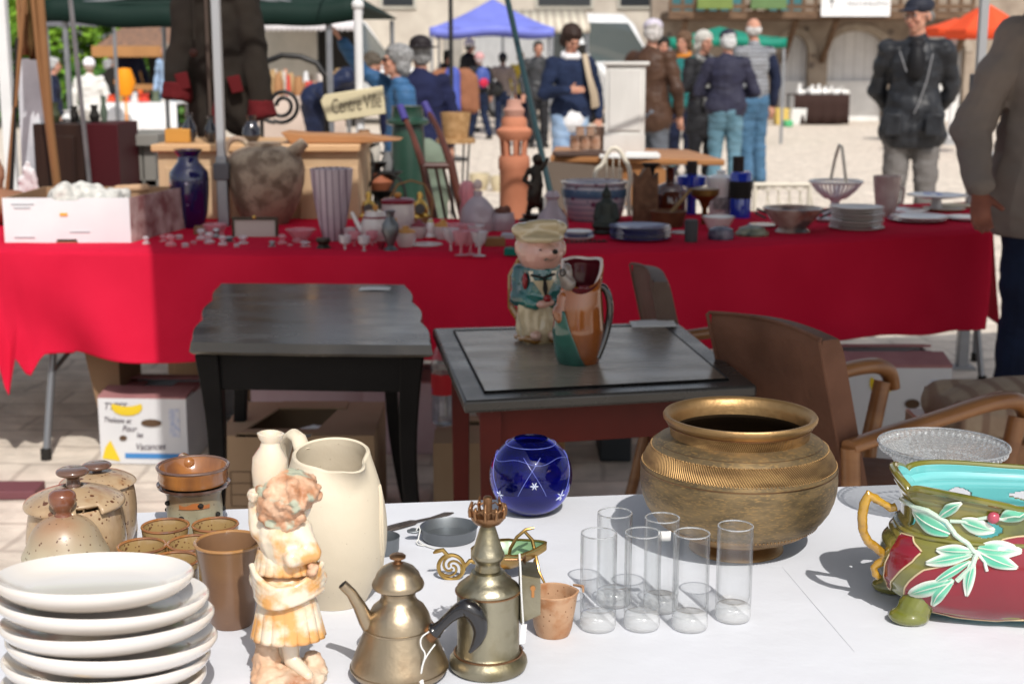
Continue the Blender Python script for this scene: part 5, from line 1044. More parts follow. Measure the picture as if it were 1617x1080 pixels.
    for i in range(7): a = 2 * pi * i / 7 + .35; put('column', MB().tube([(17 / k * cos(a), 17 / k * sin(a), z(248)), (19 / k * cos(a), 19 / k * sin(a), z(220))], .014, 8), tc, t)
    put('crown', MB().lathe([(0, z(222)), (22 / k, z(222)), (28 / k, z(212)), (28 / k, z(206)), (20 / k, z(200)), (20 / k, z(190)), (17 / k, z(185)), (0, z(185))], 32), tc, t); put('cap_ring', MB().lathe([(0, z(186)), (14 / k, z(186)), (17 / k, z(174)), (12 / k, z(168)), (11 / k, z(158)), (0, z(156))], 24), plain('pink_terracotta', (.48, .26, .2), .85), t)
    # black slanted umbrella pole
    p0, p1 = D(797, -20, 7.1), D(868, 300, 6.35); d = (p1 - p0); foot = p0 + d * ((.01 - p0.z) / d.z)
    one('slanted_pole', MB().tube([p0 - foot, Vector((0, 0, 0))], .014, 10), mat('dark_teal_paint', (.008, .03, .035), rough=.3), 'thin dark teal pole slanting down across the middle of the scene', 'pole', loc=foot)
    p = D(712, 60, 13); one('thin_black_pole', MB().tube([(0, 0, 0.003), (0, 0, 2.6)], .02, 8), BLACK_IRON, 'thin black upright pole in front of the suede jacket', 'pole', loc=(p.x, 13, 0))
    # wood console table and things on it
    Y = 7.3; zt = D(1000, 246, Y).z; t = thing('wooden_counter_table', 'long waxed wooden table with apron standing in the sun', 'table', (0, 0, 0))
    A, B_ = D(868, 242, Y), D(1138, 250, Y - .15); A.z = B_.z = zt
    q = MB().hexa([(A.x, 7.25, zt - .03), (B_.x, 7.0, zt - .03), (B_.x - .08, 7.8, zt - .03), (A.x + .05, 8.1, zt - .03)], [(A.x, 7.25, zt), (B_.x, 7.0, zt), (B_.x - .08, 7.8, zt), (A.x + .05, 8.1, zt)]); put('tabletop', q, hw, t, bevel=.006)
    q = MB().hexa([(A.x + .05, 7.29, zt - .24), (B_.x - .25, 7.09, zt - .24), (B_.x - .3, 7.7, zt - .24), (A.x + .1, 8.0, zt - .24)], [(A.x + .05, 7.29, zt - .032), (B_.x - .25, 7.09, zt - .032), (B_.x - .3, 7.7, zt - .032), (A.x + .1, 8.0, zt - .032)]); put('apron', q, hw, t)
    put('grey_board', MB().hexa([(A.x - .02, 7.16, zt - .26), (A.x + .36, 7.13, zt - .26), (A.x + .36, 7.15, zt - .26), (A.x - .02, 7.18, zt - .26)], [(A.x - .02, 7.16, zt - .02), (A.x + .36, 7.13, zt - .05), (A.x + .36, 7.15, zt - .05), (A.x - .02, 7.18, zt - .02)]), plain('taupe_board', (.15, .115, .09)), t)
    for x, y in ((A.x + .1, 7.36), (B_.x - .3, 7.15), (B_.x - .34, 7.64), (A.x + .14, 7.9)): put('leg', MB().box((x - .03, y - .03, .002), (x + .03, y + .03, zt - .235)), hw, t, bevel=.004)
    k = PM(7.4, zt); p = D(957, 0, 7.45); w = 62 / k
    t = thing('white_cabinet', 'tall narrow white painted cabinet standing on the wooden table', 'cabinet', (p.x, 7.42, zt + .001), radians(-6)); h = D(990, 98, 7.42).z - zt
    put('carcass', MB().box((0, 0, 0), (w, .22, h - .02)), mat('aged_white_paint', (.66, .64, .61), (.56, .54, .51), ns=7, rough=.55, stretch=(1, 1, .3)), t, bevel=.003); put('cornice', MB().box((-.012, -.015, h - .02), (w + .02, .235, h)), mat('aged_white_paint', (.66, .64, .61)), t, bevel=.005)
    put('door', MB().box((.02, -.008, .12), (w - .02, -.001, h - .04)), mat('aged_white_paint', (.6, .6, .6)), t, bevel=.003); put('plinth_or_lit_base', MB().box((-.005, -.01, 0.001), (w + .005, -.001, .10)), mat('aged_white_paint', (.6, .6, .6)), t)
    p = G(1010, 246, zt); one('open_book', MB().box((0, 0, 0), (.30, .16, .012)).box((.13, .01, .0125), (.29, .15, .022)), WHITE_PAPER, 'white papers and book lying on the wooden table', 'book', loc=(D(948, 0, 7.2).x, 7.12, zt + .001), rot=(0, 0, -.1))
    for i, (x, s_) in enumerate(((908, 1), (924, 1), (940, 1), (916, .9), (932, .9), (947, .9))):
        yy = 7.42 + (.13 if i > 2 else 0); ware('preserve_jar', '%s amber jar of the %s row on the wooden table' % (('left', 'middle', 'right')[i % 3], 'rear' if i > 2 else 'front'), 'jar', x, 235, [(8 * s_, 236), (9 * s_, 228), (8 * s_, 218 - (i > 2) * 14), (9 * s_, 214 - (i > 2) * 14)], mat('amber_jar', (.34, .17, .10), (.45, .33, .25), ns=20, rough=.15, coat=1), zt=zt + .001, Y=yy, group='jars on the wooden table', n=14)
    one('dark_tray', MB().box((0, 0, 0), (.28, .2, .015)), plain('tray_dark', (.07, .04, .03)), 'dark flat tray under the left corner of the jars', 'tray', loc=(D(878, 0, 7.3).x, 7.2, zt + .001), rot=(0, 0, .05), bevel=.004)
    # white wire garden seat beyond the table right
    Y = 6.9; t = thing('white_wire_bench', 'white wire garden bench seen through the gap behind the tureen', 'bench', (0, Y, 0)); q = MB(); f = lambda px, py: D(px, py, Y) - Vector((0, Y, 0)); cr = plain('cream_paint', (.7, .66, .55))
    put('top_rail', MB().tube([f(1190, 292), f(1280, 292)], .012, 8), cr, t)
    for i in range(5): put('wire_loop', MB().tube([f(1192 + i * 17, 330), f(1196 + i * 17, 302), f(1204 + i * 17, 296), f(1212 + i * 17, 302), f(1216 + i * 17, 330)], .004, 6), cr, t)
    for px in (1192, 1278): x = f(px, 300).x; put('leg', MB().tube([(x, 0, .003), (x, 0, f(px, 292).z)], .010, 8), cr, t)
    put('seat', MB().box((f(1190, 0).x, -.3, .42), (f(1280, 0).x, .0, .44)), cr, t)
behind()

# ================================================================ FAR STALLS
def far():
    dk = mat('brown_velvet_cloth', (.035, .018, .015), rough=.9)
    def stall(x0, x1, ytop, Y, dep, m, lb, h=None):
        a = D(x0, ytop, Y); b_ = D(x1, ytop, Y); z = a.z; t = thing('draped_stall_table', lb, 'table', (a.x, Y, 0)); w = b_.x - a.x
        put('cloth', MB().grid(lambda u, v: (w * u, .02 * sin(u * 30) * (1 - v) - .0, .02 + (z - .02) * v), 30, 3), m, t, solid=.01); put('top', MB().box((0, .02, z - .02), (w, dep, z)), m, t)
        for x in (.05, w - .05):
            put('leg', MB().box((x - .02, dep - .06, .002), (x + .02, dep - .02, z - .02)), GREY_METAL, t)
        return a.x, w, z
    x0, w, z = stall(1255, 1342, 150, 31, 1.0, dk, 'brown-draped stall table before the arched white doors')
    random.seed(8)
    for i in range(16): ware('crockery_piece', nth(i, range(16), 'white crockery piece on the brown-draped stall table, counted'), 'crockery', 1262 + i * 5, 150, [(4, 151), (5, 146), (3, 142), (random.uniform(2, 5), 150 - random.uniform(6, 18))], PORC, zt=z + .002, Y=31.2 + random.uniform(0, .5), group='white crockery on the brown-draped table', n=12)
    for x, y, w_, h, c, lb in ((1238, 198, 12, 26, (.62, .45, .12), 'yellow crate beside the white one on the ground'), (1258, 198, 14, 26, (.68, .68, .66), 'white plastic crate on the ground before the brown-draped table'), (1306, 192, 10, 22, (.62, .42, .08), 'ochre tub right of the grey bin'), (1246, 201, 6, 10, (.1, .45, .2), 'small green tub before the crates')):
        p = G(x, y); k = PM(p.y, .2); one('plastic_tub', MB().hexa([(-w_ / k, 0, 0.002), (w_ / k, 0, .002), (w_ / k, .35, .002), (-w_ / k, .35, .002)], [(-w_ * 1.1 / k, -.02, h / k), (w_ * 1.1 / k, -.02, h / k), (w_ * 1.1 / k, .37, h / k), (-w_ * 1.1 / k, .37, h / k)]), plain('tub%d' % x, c), lb, 'crate', loc=p, bevel=.02)
    ware('galvanised_bin', 'grey ribbed galvanised bin standing before the brown-draped table', 'bin', 1284, 195, [(13, 196), (15, 170), (15, 152)], plain('zinc', (.28, .29, .27)), zt=0, inner=2)
    x0, w, z = stall(166, 278, 163, 16, .8, plain('white_stall_cloth', (.74, .74, .74)), 'white-clothed stall table with orange-red goods at left')
    for i, (x, c, h, w_) in enumerate(((176, (.7, .08, .03), 10, 8), (200, (.75, .12, .04), 14, 6), (212, (.7, .7, .7), 14, 7), (228, (.6, .05, .03), 12, 10), (246, (.12, .15, .1), 16, 8), (262, (.7, .65, .6), 12, 8), (222, (.75, .15, .04), 18, 5), (190, (.4, .3, .1), 12, 6))):
        ware('stall_ornament', '%s ornament on the white-clothed stall table%s' % ({(.7, .08, .03): 'squat orange-red', (.75, .12, .04): 'tall narrow orange-red', (.7, .7, .7): 'pale grey', (.6, .05, .03): 'broad crimson', (.12, .15, .1): 'dark green', (.7, .65, .6): 'cream', (.75, .15, .04): 'tallest orange-red', (.4, .3, .1): 'olive brown'}[c], ''), 'ornament', x, 160, [(w_, 161), (w_ * .6, 160 - h * .5), (w_ * .9, 160 - h)], plain('orn%d' % i, c), zt=z + .002, Y=16.2 + (i % 3) * .15, group='ornaments on the white-clothed stall', n=12)
    p = D(197, 130, 15.5); one('orange_ball_lamp', MB().lathe([(0, -.16), (.07, -.14), (.115, 0), (.07, .14), (0, .15)], 24, c=(0, 0, p.z)).tube([(0, 0, .003), (0, 0, p.z - .14)], .012, 8).lathe([(0, .002), (.12, .002), (.1, .02), (0, .02)], 20), plain('bright_orange', (.85, .30, .01)), 'bright orange oval lantern on a stand beside the white-shirted person', 'lantern', loc=(p.x, 15.5, 0))
    p = D(180, 122, 15.6); one('black_round_clock', MB().lathe([(0, -.03), (.10, -.03), (.11, 0), (.10, .03), (0, .03)], 24, M=Matrix.Translation((0, 0, p.z)) @ Matrix.Rotation(pi / 2, 4, 'X')).tube([(0, .04, .003), (0, .04, p.z)], .012, 8).lathe([(0, -.034), (.04, -.034), (.04, -.03)], 16, M=Matrix.Translation((0, 0, p.z)) @ Matrix.Rotation(pi / 2, 4, 'X')), DARK, 'round black speaker-like disc on a stand left of the orange lantern', 'disc', loc=(p.x, 15.6, 0))
    x0, w, z = stall(402, 545, 152, 15.5, .8, plain('faded_stall_cloth', (.50, .40, .34)), 'long stall table of bric-a-brac beyond the iron scroll')
    random.seed(15)
    for i in range(34):
        c = random.choice([(.6, .45, .35), (.65, .6, .55), (.35, .18, .08), (.7, .35, .22), (.55, .08, .06), (.7, .7, .7), (.12, .09, .07), (.45, .3, .15)]); w_ = random.uniform(4, 9); h = random.uniform(12, 42); x = 408 + i * 4.0
        ware('bric_a_brac', 'blurred small ornament in the row beyond the iron scroll', 'ornament', x, 150, [(w_, 151), (w_ * random.uniform(.5, 1.1), 150 - h * .5), (w_ * random.uniform(.3, 1), 150 - h)], plain('bb%d%d' % (int(c[0] * 99), int(c[2] * 99)), c), zt=z + .002, Y=15.7 + (i % 4) * .15, group='ornaments beyond the iron scroll', n=10)
    # white sack, small tubs on far ground
    p = G(800, 192); one('white_sack', blob(MB().ell((0, 0, .17), (.2, .16, .17)).ell((.05, 0, .3), (.1, .1, .1)), .02, disp=(.03, 7)), PORC, 'white plastic sack on the ground behind the walkers', 'sack', loc=p)
    ware('green_bucket', 'bright green bucket on the ground beside the navy-sweatered woman', 'bucket', 866, 184, [(10, 185), (13, 164)], plain('bucket_green', (.08, .42, .18)), zt=0, inner=1)
    for i, (x, y, w_, h) in enumerate(((757, 300, 16, 26), (787, 302, 13, 24))): ware('cream_flower_pot', ['broad cream stoneware pot on the paving left of the chimney pot', 'smaller cream pot right beside the chimney pot'][i], 'pot', x, y, [(w_ * .7, y), (w_, y - h * .5), (w_, y - h)], plain('cream_pot', (.58, .50, .34)), zt=0, inner=2)
    # glass box with white lid etc
    p = D(690, 195, 16)
    # left foreground stall edge: dark chest, easels, objects
    Y = 7.2; zt = D(100, 196, Y).z; a, b_, c_ = D(38, 0, Y).x, D(118, 0, Y).x, D(174, 0, Y).x
    t = thing('mahogany_chest', 'dark mahogany chest with a deep red side behind the cardboard tray', 'chest', (0, 0, 0))
    put('carcass', MB().hexa([(a, Y, .002), (b_, Y, .002), (b_, Y + .4, .002), (a, Y + .4, .002)], [(a, Y, zt), (b_, Y, zt), (b_, Y + .4, zt), (a, Y + .4, zt)]), mat('dark_mahogany', (.030, .014, .009), (.018, .008, .006), ns=5, rough=.5, stretch=(3, 1, .3)), t, bevel=.005)
    put('side_leaf', MB().box((b_ + .002, Y + .01, .002), (c_, Y + .4, zt)), plain('deep_red_lacquer', (.05, .004, .007), .5), t, bevel=.004); put('door', MB().box((a + .04, Y - .015, .1), (b_ - .04, Y - .001, zt - .06)), mat('dark_mahogany', (.045, .022, .014)), t, bevel=.003)
    t = thing('grey_trestle', 'grey painted trestle table between the chest and the sideboard', 'table', (0, 0, 0)); z2 = D(200, 212, 7.6).z; a, b_ = D(172, 0, 7.6).x, D(242, 0, 7.6).x; gp = plain('grey_paint', (.23, .22, .20))
    put('tabletop', MB().box((a, 7.55, z2 - .06), (b_, 8.1, z2)), gp, t, bevel=.004)
    for x in (a + .1, b_ - .06): put('leg', MB().box((x - .03, 7.6, .002), (x + .03, 7.66, z2 - .06)), gp, t)
    put('shelf', MB().box((a, 7.6, D(0, 285, 7.6).z - .03), (b_, 8.0, D(0, 285, 7.6).z)), gp, t)
    # things on chest: white horse cut-out, black vases, white bowl
    wh = plain('matt_white', (.7, .7, .7))
    for x, w_, h, m, lb in ((118, 8, 28, DARK, 'short black vase before the white-shirted person'), (150, 9, 30, DARK, 'black vase with a narrow neck on the red chest side'), (107, 10, 22, wh, 'white round bowl on the mahogany chest'), (66, 7, 20, wh, 'little white cup at the left of the chest'), (88, 9, 34, plain('olive_g', (.05, .06, .03)), 'dark olive bottle on the mahogany chest'), (48, 12, 14, plain('rosy', (.4, .25, .2)), 'low rosy dish on the chest corner'), (165, 6, 44, plain('sage_g', (.09, .12, .09)), 'thin sage green bottle at the red chest side')):
        ware('chest_top_vase', lb, 'vase', x, 196, [(w_ * .6, 198), (w_, 196 - h * .4), (w_ * .5, 196 - h * .75), (w_ * .7, 196 - h)], m, zt=zt + .001, Y=7.4, n=16)
    # wooden easel of two posts, framed white picture
    Y = 6.9; t = thing('wooden_easel', 'tall wooden easel with dark legs at the left edge', 'easel', (0, Y, 0)); f = lambda px, py: D(px, py, Y) - Vector((0, Y, 0)); ea = plain('easel_wood', (.24, .12, .05))
    for (x0_, y0_), (x1_, y1_) in (((40, -20), (25, 150)), ((62, -20), (78, 190)), ((50, -20), (60, 85)), ((28, 60), (22, 200))): 
        e0, e1 = f(x0_, y0_), f(x1_, y1_); d = e1 - e0; g = e0 + d * ((.004 - e0.z) / d.z); g.y = .15 if x0_ > 45 else 0; put('post', MB().tube([e0, e1, g], .012 if x0_ != 62 else .02, 8), ea if x0_ != 28 else DARK, t)
    p = D(18, 95, 7.1); q = D(60, 160, 7.1)
    t = thing('white_canvas', 'leaning white and grey canvas at the far left', 'painting', (0, 7.15, 0)); put('canvas', MB().hexa([(D(8, 0, 7.15).x, 0, .004), (D(58, 0, 7.15).x, -.0, .004), (D(58, 0, 7.15).x, .03, .004), (D(8, 0, 7.15).x, .03, .004)], [(D(8, 0, 7.15).x, .12, D(0, 93, 7.15).z), (D(50, 0, 7.15).x, .12, D(0, 93, 7.15).z), (D(50, 0, 7.15).x, .15, D(0, 93, 7.15).z), (D(8, 0, 7.15).x, .15, D(0, 93, 7.15).z)]), mat('canvas_grey', (.62, .63, .66), (.30, .31, .34), ns=3, rough=.8), t)
    one('white_post', MB().box((-.03, 0, 0), (.03, .06, 2.6)), plain('post_white', (.7, .7, .7)), 'white square post at the very left edge', 'post', loc=(D(-2, 0, 8.2).x, 8.2, 0.002))
    # hanging orange-brown garments top left
    for x0_, w_, c, y1, lb in ((34, 9, (.32, .17, .08), 88, 'tan cloth strip hanging at the upper left'), (52, 10, (.10, .06, .02), 95, 'dark brown cloth strip hanging right of the tan one')):
        one('hanging_cloth', MB().grid(lambda u, v: ((u - .5) * 2 * w_ / PM(7, 1.5) * (1 - .35 * v), .02 * sin(u * 9), D(0, y1, 7).z + (1.86 - D(0, y1, 7).z) * v), 12, 6), plain('hc%d' % x0_, c, .9), lb, 'cloth', loc=(D(x0_, 0, 7).x, 7.0, 0), solid=.006)
    one('hanging_rail', MB().tube([(-.9, 0, 1.86), (.6, 0, 1.86)], .012, 8).tube([(-.9, 0, .003), (-.9, 0, 1.86)], .012, 8).tube([(.2, .3, .003), (.2, 0, 1.86)], .012, 8), GREY_METAL, 'grey clothes rail at the upper left carrying the cloth strips', 'rail', loc=(D(42, 0, 7).x, 7.0, 0))
    # leather, belts and goods at the left end of red table
    zt = ZR + .002
    q = MB().ell((0, 0, .07), (.12, .1, .07)).ell((.1, .02, .05), (.1, .07, .05)).ell((-.05, 0, .19), (.07, .06, .10)).ell((-.06, 0, .3), (.05, .045, .07)); one('leather_bag', blob(q, .009, disp=(.015, 14)), mat('tan_leather', (.30, .15, .09), (.20, .09, .05), ns=6, rough=.5), 'tan leather bag slumped at the left edge of the red table', 'bag', loc=(D(-22, 0, 5.5).x, 5.5, zt))
    q = MB().hexa([(0, 0, 0), (.30, .0, 0), (.3, .2, 0), (0, .2, 0)], [(.05, .0, .03), (.24, 0, .035), (.24, .2, .035), (.05, .2, .03)]); one('brown_wooden_boat', q, plain('boat_brown', (.22, .09, .05)), 'flat brown wooden pieces lying behind the cardboard tray', 'wood', loc=(D(12, 0, 6.0).x, 6.0, zt), bevel=.008)
    q = MB().cap((0, 0, .0), .012, (.02, -.02, .17), .014).cap((.03, 0, .0), .013, (.03, -.02, .19), .012).cap((.06, 0, .01), .012, (.045, -.02, .16), .014).cap((-.03, 0, .0), .012, (-.0, -.02, .13), .013); one('white_tassels', blob(q, .006, disp=(.006, 30)), plain('tassel_white', (.66, .65, .66), .8), 'bunch of white tassels hanging at the left edge', 'tassel', loc=(D(18, 0, 5.9).x, 5.9, zt + .02))
far()
# ================================================================ BETWEEN THE TABLES
def mid():
    blk = mat('black_paint_worn', (.006, .0055, .0055), (.010, .009, .009), ns=8, rough=.5, spec=.10); slate = mat('dark_waxed_top', (.085, .075, .062), (.05, .045, .038), ns=3.0, rough=.22, rv=.08, stretch=(1.2, 2.2, 1), stain=((.12, .105, .085), 5, .5, .8), bump=.06, bs=9)
    # ---- left table, scalloped top
    zt = .72; A = [G(298, 541, zt), G(684, 546, zt), G(641, 449, zt), G(347, 447, zt)]
    c = (A[0] + A[1] + A[2] + A[3]) / 4
    t = thing('black_side_table', 'black side table with scalloped dark top and splayed legs', 'table', (c.x, c.y, 0)); L = [a - Vector((c.x, c.y, 0)) for a in A]
    w = (L[1] - L[0]).length / 2; d = (L[3] - L[0]).length / 2; out = []
    for i in range(4):
        P, Q = L[i], L[(i + 1) % 4]; n = Vector(((Q - P).y, -(Q - P).x, 0)).normalized(); amp = .014 if i in (1, 3) else .004
        for k in range(24):
            s = k / 24; b = .006 * sin(s * pi) + amp * (abs(sin(s * pi * 3)) - .5) * sin(s * pi) ** .3
            out.append(P.lerp(Q, s) + n * b)
    q = MB(); m = len(out); vs = [(p.x, p.y, zt - .022) for p in out] + [(p.x * .985, p.y * .985, zt) for p in out] + [(p.x * .97, p.y * .98, zt - .03) for p in out]
    q.add(vs, [tuple(range(m, 2 * m)), tuple(reversed(range(2 * m, 3 * m)))] + [(i, (i + 1) % m, (i + 1) % m + m, i + m) for i in range(m)] + [((i + 1) % m, i, i + 2 * m, (i + 1) % m + 2 * m) for i in range(m)])
    put('tabletop', q, slate, t, bevel=.002)
    f = .86; ap = MB(); pts = [(p.x * f, p.y * .9) for p in L]
    ap.hexa([(x, y, zt - .125) for x, y in pts], [(x, y, zt - .031) for x, y in pts]); put('apron', ap, blk, t, bevel=.003)
    for (x, y) in pts:
        sx, sy = (1 if x > 0 else -1), (1 if y > 0 else -1); q = MB(); prof = [(0, 0, .045), (.012, .12, .05), (.03, .3, .042), (.035, .45, .036), (.075, .68, .036), (.095, .715, .036)]
        n = 14; pa = []; ra = []
        for k in range(n + 1):
            s = k / n; off = .005 + .05 * s ** 2.2 - .02 * sin(s * pi); pa.append((x * .97 + sx * off, y * .97 + sy * off * .3, (zt - .035) * (1 - s) + .002)); ra.append(.040 - .012 * sin(s * pi) ** 1 - .004 * s)
        q.tube(pa, ra, 4, flat=1, up=(1, 1, 0)); put('leg', q, blk, t, bevel=.004, ang=30)
    one('price_note', MB().grid(lambda u, v: ((u - .5) * .09, (v - .5) * .06, .001 + .002 * sin(u * 3)), 6, 3), WHITE_PAPER, 'small white note lying on the scalloped black table', 'note', loc=G(592, 457, zt) + Vector((0, 0, .0005)), rot=(0, 0, -.05), solid=.0006)
    # ---- right table with red-brown frame
    zt = .72; A = [G(733, 632, zt), G(1196, 607, zt), G(1070, 507, zt), G(683, 517, zt)]; c = (A[0] + A[1] + A[2] + A[3]) / 4
    t = thing('red_brown_table', 'square table with dark panelled top on a red-brown frame', 'table', (c.x, c.y, 0)); L = [a - Vector((c.x, c.y, 0)) for a in A]
    sc = lambda k, z: [(p.x * k, p.y * k, z) for p in L]
    rb = mat('oxblood_paint', (.11, .012, .008), (.07, .009, .006), ns=5, rough=.45)
    q = MB().hexa(sc(1, zt - .028), sc(1, zt - .002)); put('tabletop', q, mat('blackened_edge', (.035, .032, .030), (.05, .048, .045), ns=6, rough=.28, rv=.08), t, bevel=.006)
    tp = mat('grey_waxed_panel', (.26, .22, .175), (.17, .145, .115), ns=3.5, rough=.26, rv=.08, stretch=(1, 2.5, 1), stain=((.25, .21, .17), 7, .5, .8)); q = MB().hexa(sc(.84, zt - .001), sc(.84, zt + .0012)); put('inset_panel', q, tp, t, bevel=.001)
    q = MB(); R = [Vector((p.x * .845, p.y * .845, zt + .0005)) for p in L]
    q.tube(R, .0025, 6, closed=True); put('groove_bead', q, blk, t)
    k = .80; pts = [(p.x * k, p.y * k) for p in L]
    for i in range(4):
        a, b = Vector(pts[i]), Vector(pts[(i + 1) % 4]); n = Vector((-(b - a).y, (b - a).x)).normalized() * .02; a2, b2 = a + (b - a) * .04, b - (b - a) * .04
        put('apron', MB().hexa([(*a2, zt - .12), (*b2, zt - .12), (*(b2 + n), zt - .12), (*(a2 + n), zt - .12)], [(*a2, zt - .029), (*b2, zt - .029), (*(b2 + n), zt - .029), (*(a2 + n), zt - .029)]), rb, t, bevel=.002)
    for x, y in pts: put('leg', MB().hexa([(x - .017, y - .017, .002), (x + .017, y - .017, .002), (x + .017, y + .017, .002), (x - .017, y + .017, .002)], [(x - .023, y - .023, zt - .029), (x + .023, y - .023, zt - .029), (x + .023, y + .023, zt - .029), (x - .023, y + .023, zt - .029)]), rb, t, bevel=.003)
    one('paper_note', MB().grid(lambda u, v: ((u - .5) * .115 + v * .01, (v - .5) * .085, .002 + .003 * sin(u * 2.5) * v), 6, 4), WHITE_PAPER, 'white written note at the back corner of the panelled table', 'note', loc=G(1028, 513, zt) + Vector((0, 0, .0008)), rot=(0, 0, .12), solid=.0006)
    # ---- character jug with capped pink animal face
    p = G(852, 538, zt + .001); k = PM(p.y, .8); Z = lambda py: D(852, py, p.y).z - zt - .001; X = lambda px: (px - 852) / k
    cream = mat('cream_majolica', (.60, .50, .32), (.50, .40, .24), ns=7, rough=.15, coat=.8); teal = mat('teal_glaze', (.015, .15, .13), (.008, .06, .07), ns=12, rough=.12, coat=1); pink = mat('pink_face_glaze', (.62, .33, .27), (.56, .38, .28), ns=7, rough=.15, coat=.8)
    t = thing('capped_figure_jug', 'glazed jug of a standing pink-faced figure in cream cap and teal jacket', 'jug', p, radians(8))
    q = MB().cap((0, 0, Z(520)), .055, (0, 0, Z(475)), .05).cap((X(835), -.02, Z(535)), .02, (X(838), -.015, Z(480)), .035).cap((X(868), -.02, Z(535)), .02, (X(866), -.015, Z(480)), .035); q.ell((X(885) - .02, .0, Z(505)), (.02, .03, .03))
    put('apron_trousers', blob(q, .004, disp=(.006, 28, (2, 2, .6))), cream, t)
    q = MB().cap((0, 0, Z(465)), .056, (0, 0, Z(432)), .050).cap((X(822), 0, Z(430)), .022, (X(818), -.01, Z(468)), .021).cap((X(818), -.01, Z(468)), .021, (X(840), -.05, Z(474)), .017).cap((X(880), 0, Z(430)), .022, (X(884), -.01, Z(465)), .021).cap((X(884), -.01, Z(465)), .021, (X(872), -.05, Z(472)), .017)
    put('jacket', blob(q, .004, disp=(.004, 40)), teal, t)
    q = MB().ell((0, -.010, Z(398)), (.056, .052, .050)).cap((X(855), -.04, Z(396)), .026, (X(863), -.066, Z(394)), .017).ell((X(821), .0, Z(390)), (.014, .02, .024)).ell((X(886), 0, Z(393)), (.012, .018, .022)).ell((0, -.005, Z(420)), (.036, .034, .02)); put('face', blob(q, .0035), pink, t)
    put('nose', MB().ell((X(867), -.081, Z(391)), (.007, .006, .006)), DARK, t)
    put('mouth', MB().tube([(X(852), -.066, Z(405)), (X(858), -.072, Z(401)), (X(864), -.079, Z(398))], .0022, 6), plain('mouth_grey', (.16, .13, .10)), t)
    q = MB().ell((0, -.001, Z(374)), (.060, .056, .022)).cap((X(822), -.012, Z(362)), .026, (X(878), -.012, Z(360)), .026, f=.75).ell((0, -.032, Z(374)), (.052, .036, .012)).cap((X(832), -.02, Z(355)), .012, (X(872), -.03, Z(353)), .013); put('cap', blob(q, .004, disp=(.004, 22)), cream, t)
    q = MB().lathe([(.030, Z(424)), (.048, Z(436)), (.040, Z(428))], 20, cap=False).hexa([(-.028, -.048, Z(440)), (.028, -.048, Z(440)), (.022, -.030, Z(440)), (-.022, -.030, Z(440))], [(-.034, -.040, Z(424)), (.034, -.040, Z(424)), (.02, -.02, Z(424)), (-.02, -.02, Z(424))]); q.add([(-.025, -.0535, Z(438)), (.025, -.0535, Z(438)), (.004, -.060, Z(466)), (-.025, -.04, Z(438)), (.025, -.04, Z(438)), (.004, -.045, Z(466))], [(0, 2, 1), (3, 4, 5), (0, 1, 4, 3), (1, 2, 5, 4), (2, 0, 3, 5)]); put('collar', q, cream, t)
    put('necktie', MB().tube([(0, -.058, Z(431)), (.002, -.062, Z(437)), (.003, -.064, Z(450)), (.004, -.064, Z(460))], [.006, .004, .007, .003], 6, flat=.5, up=(0, 1, 0)).tube([(-.028, -.044, Z(430)), (0, -.059, Z(433)), (.028, -.044, Z(429))], .003, 6), DARK, t)
    put('hands', blob(MB().ell((X(850), -.068, Z(473)), (.017, .010, .010)).ell((X(860), -.07, Z(470)), (.012, .009, .009)), .003), pink, t); put('red_purse', MB().ell((X(856), -.077, Z(463)), (.010, .007, .009)), plain('cherry', (.25, .01, .015), .2), t); put('pocket_cloth', MB().ell((X(825), -.035, Z(440)), (.007, .012, .020)), plain('cherry', (.25, .01, .015)), t)
    q = MB()
    for s_, x in ((-1, 846), (1, 862)): q.ell((X(x), -.065, Z(389)), (.003, .003, .002))
    put('eyes', q, DARK, t); put('base', blob(MB().ell((0, 0, .010), (.064, .055, .012)).ell((-.02, -.03, .012), (.03, .025, .012)).ell((.03, -.02, .012), (.03, .03, .012)), .004, disp=(.004, 40)), mat('ochre_base_glaze', (.35, .17, .03), (.20, .09, .02), ns=15, rough=.15, coat=1), t)
    for x in (840, 868): put('foot', MB().ell((X(x), -.058, .024), (.014, .018, .012)), pink, t)
    put('handle', MB().tube([(X(830), .045, Z(520)), (X(812), .06, Z(490)), (X(812), .06, Z(440)), (X(828), .04, Z(410))], .009, 8), mat('ochre_base_glaze', (.35, .17, .03)), t)
    # ---- second jug, brown with green base patch and black handle, wide open mouth
    p = G(914, 572, zt + .001); Z = lambda py: D(914, py, p.y).z - zt - .001; k = PM(p.y, .8); X = lambda px: (px - 914) / k
    br = mat('treacle_brown_glaze', (.34, .105, .022), (.20, .055, .012), ns=8, rough=.10, coat=1); wh = mat('pale_lip_glaze', (.60, .50, .46), rough=.15, coat=1)
    t = thing('brown_bird_jug', 'shiny brown animal jug with gaping mouth, black handle and green base patch', 'jug', p)
    cn = [(-.000, .042, Z(578)), (-.002, .050, Z(558)), (-.002, .057, Z(520)), (.0, .051, Z(480)), (.004, .044, Z(455)), (.004, .047, Z(432)), (.005, .047, Z(418)), (.005, .042, Z(411))]
    def jug(u, v):
        s = v * (len(cn) - 1); i = min(int(s), len(cn) - 2); f = s - i; cx_ = cn[i][0] * (1 - f) + cn[i + 1][0] * f; r = cn[i][1] * (1 - f) + cn[i + 1][1] * f; z = cn[i][2] * (1 - f) + cn[i + 1][2] * f
        a = 2 * pi * u; fr = max(0, cos(a + pi / 2 + .05)) ; z2 = z - (v > .55) * (v - .55) / .45 * .066 * fr ** 1.0 + .0012 * sin(a * 4) * max(0, v - .8) * 5
        return (cx_ + r * cos(a) * 1.02, r * sin(a) * .95, max(0, z2))
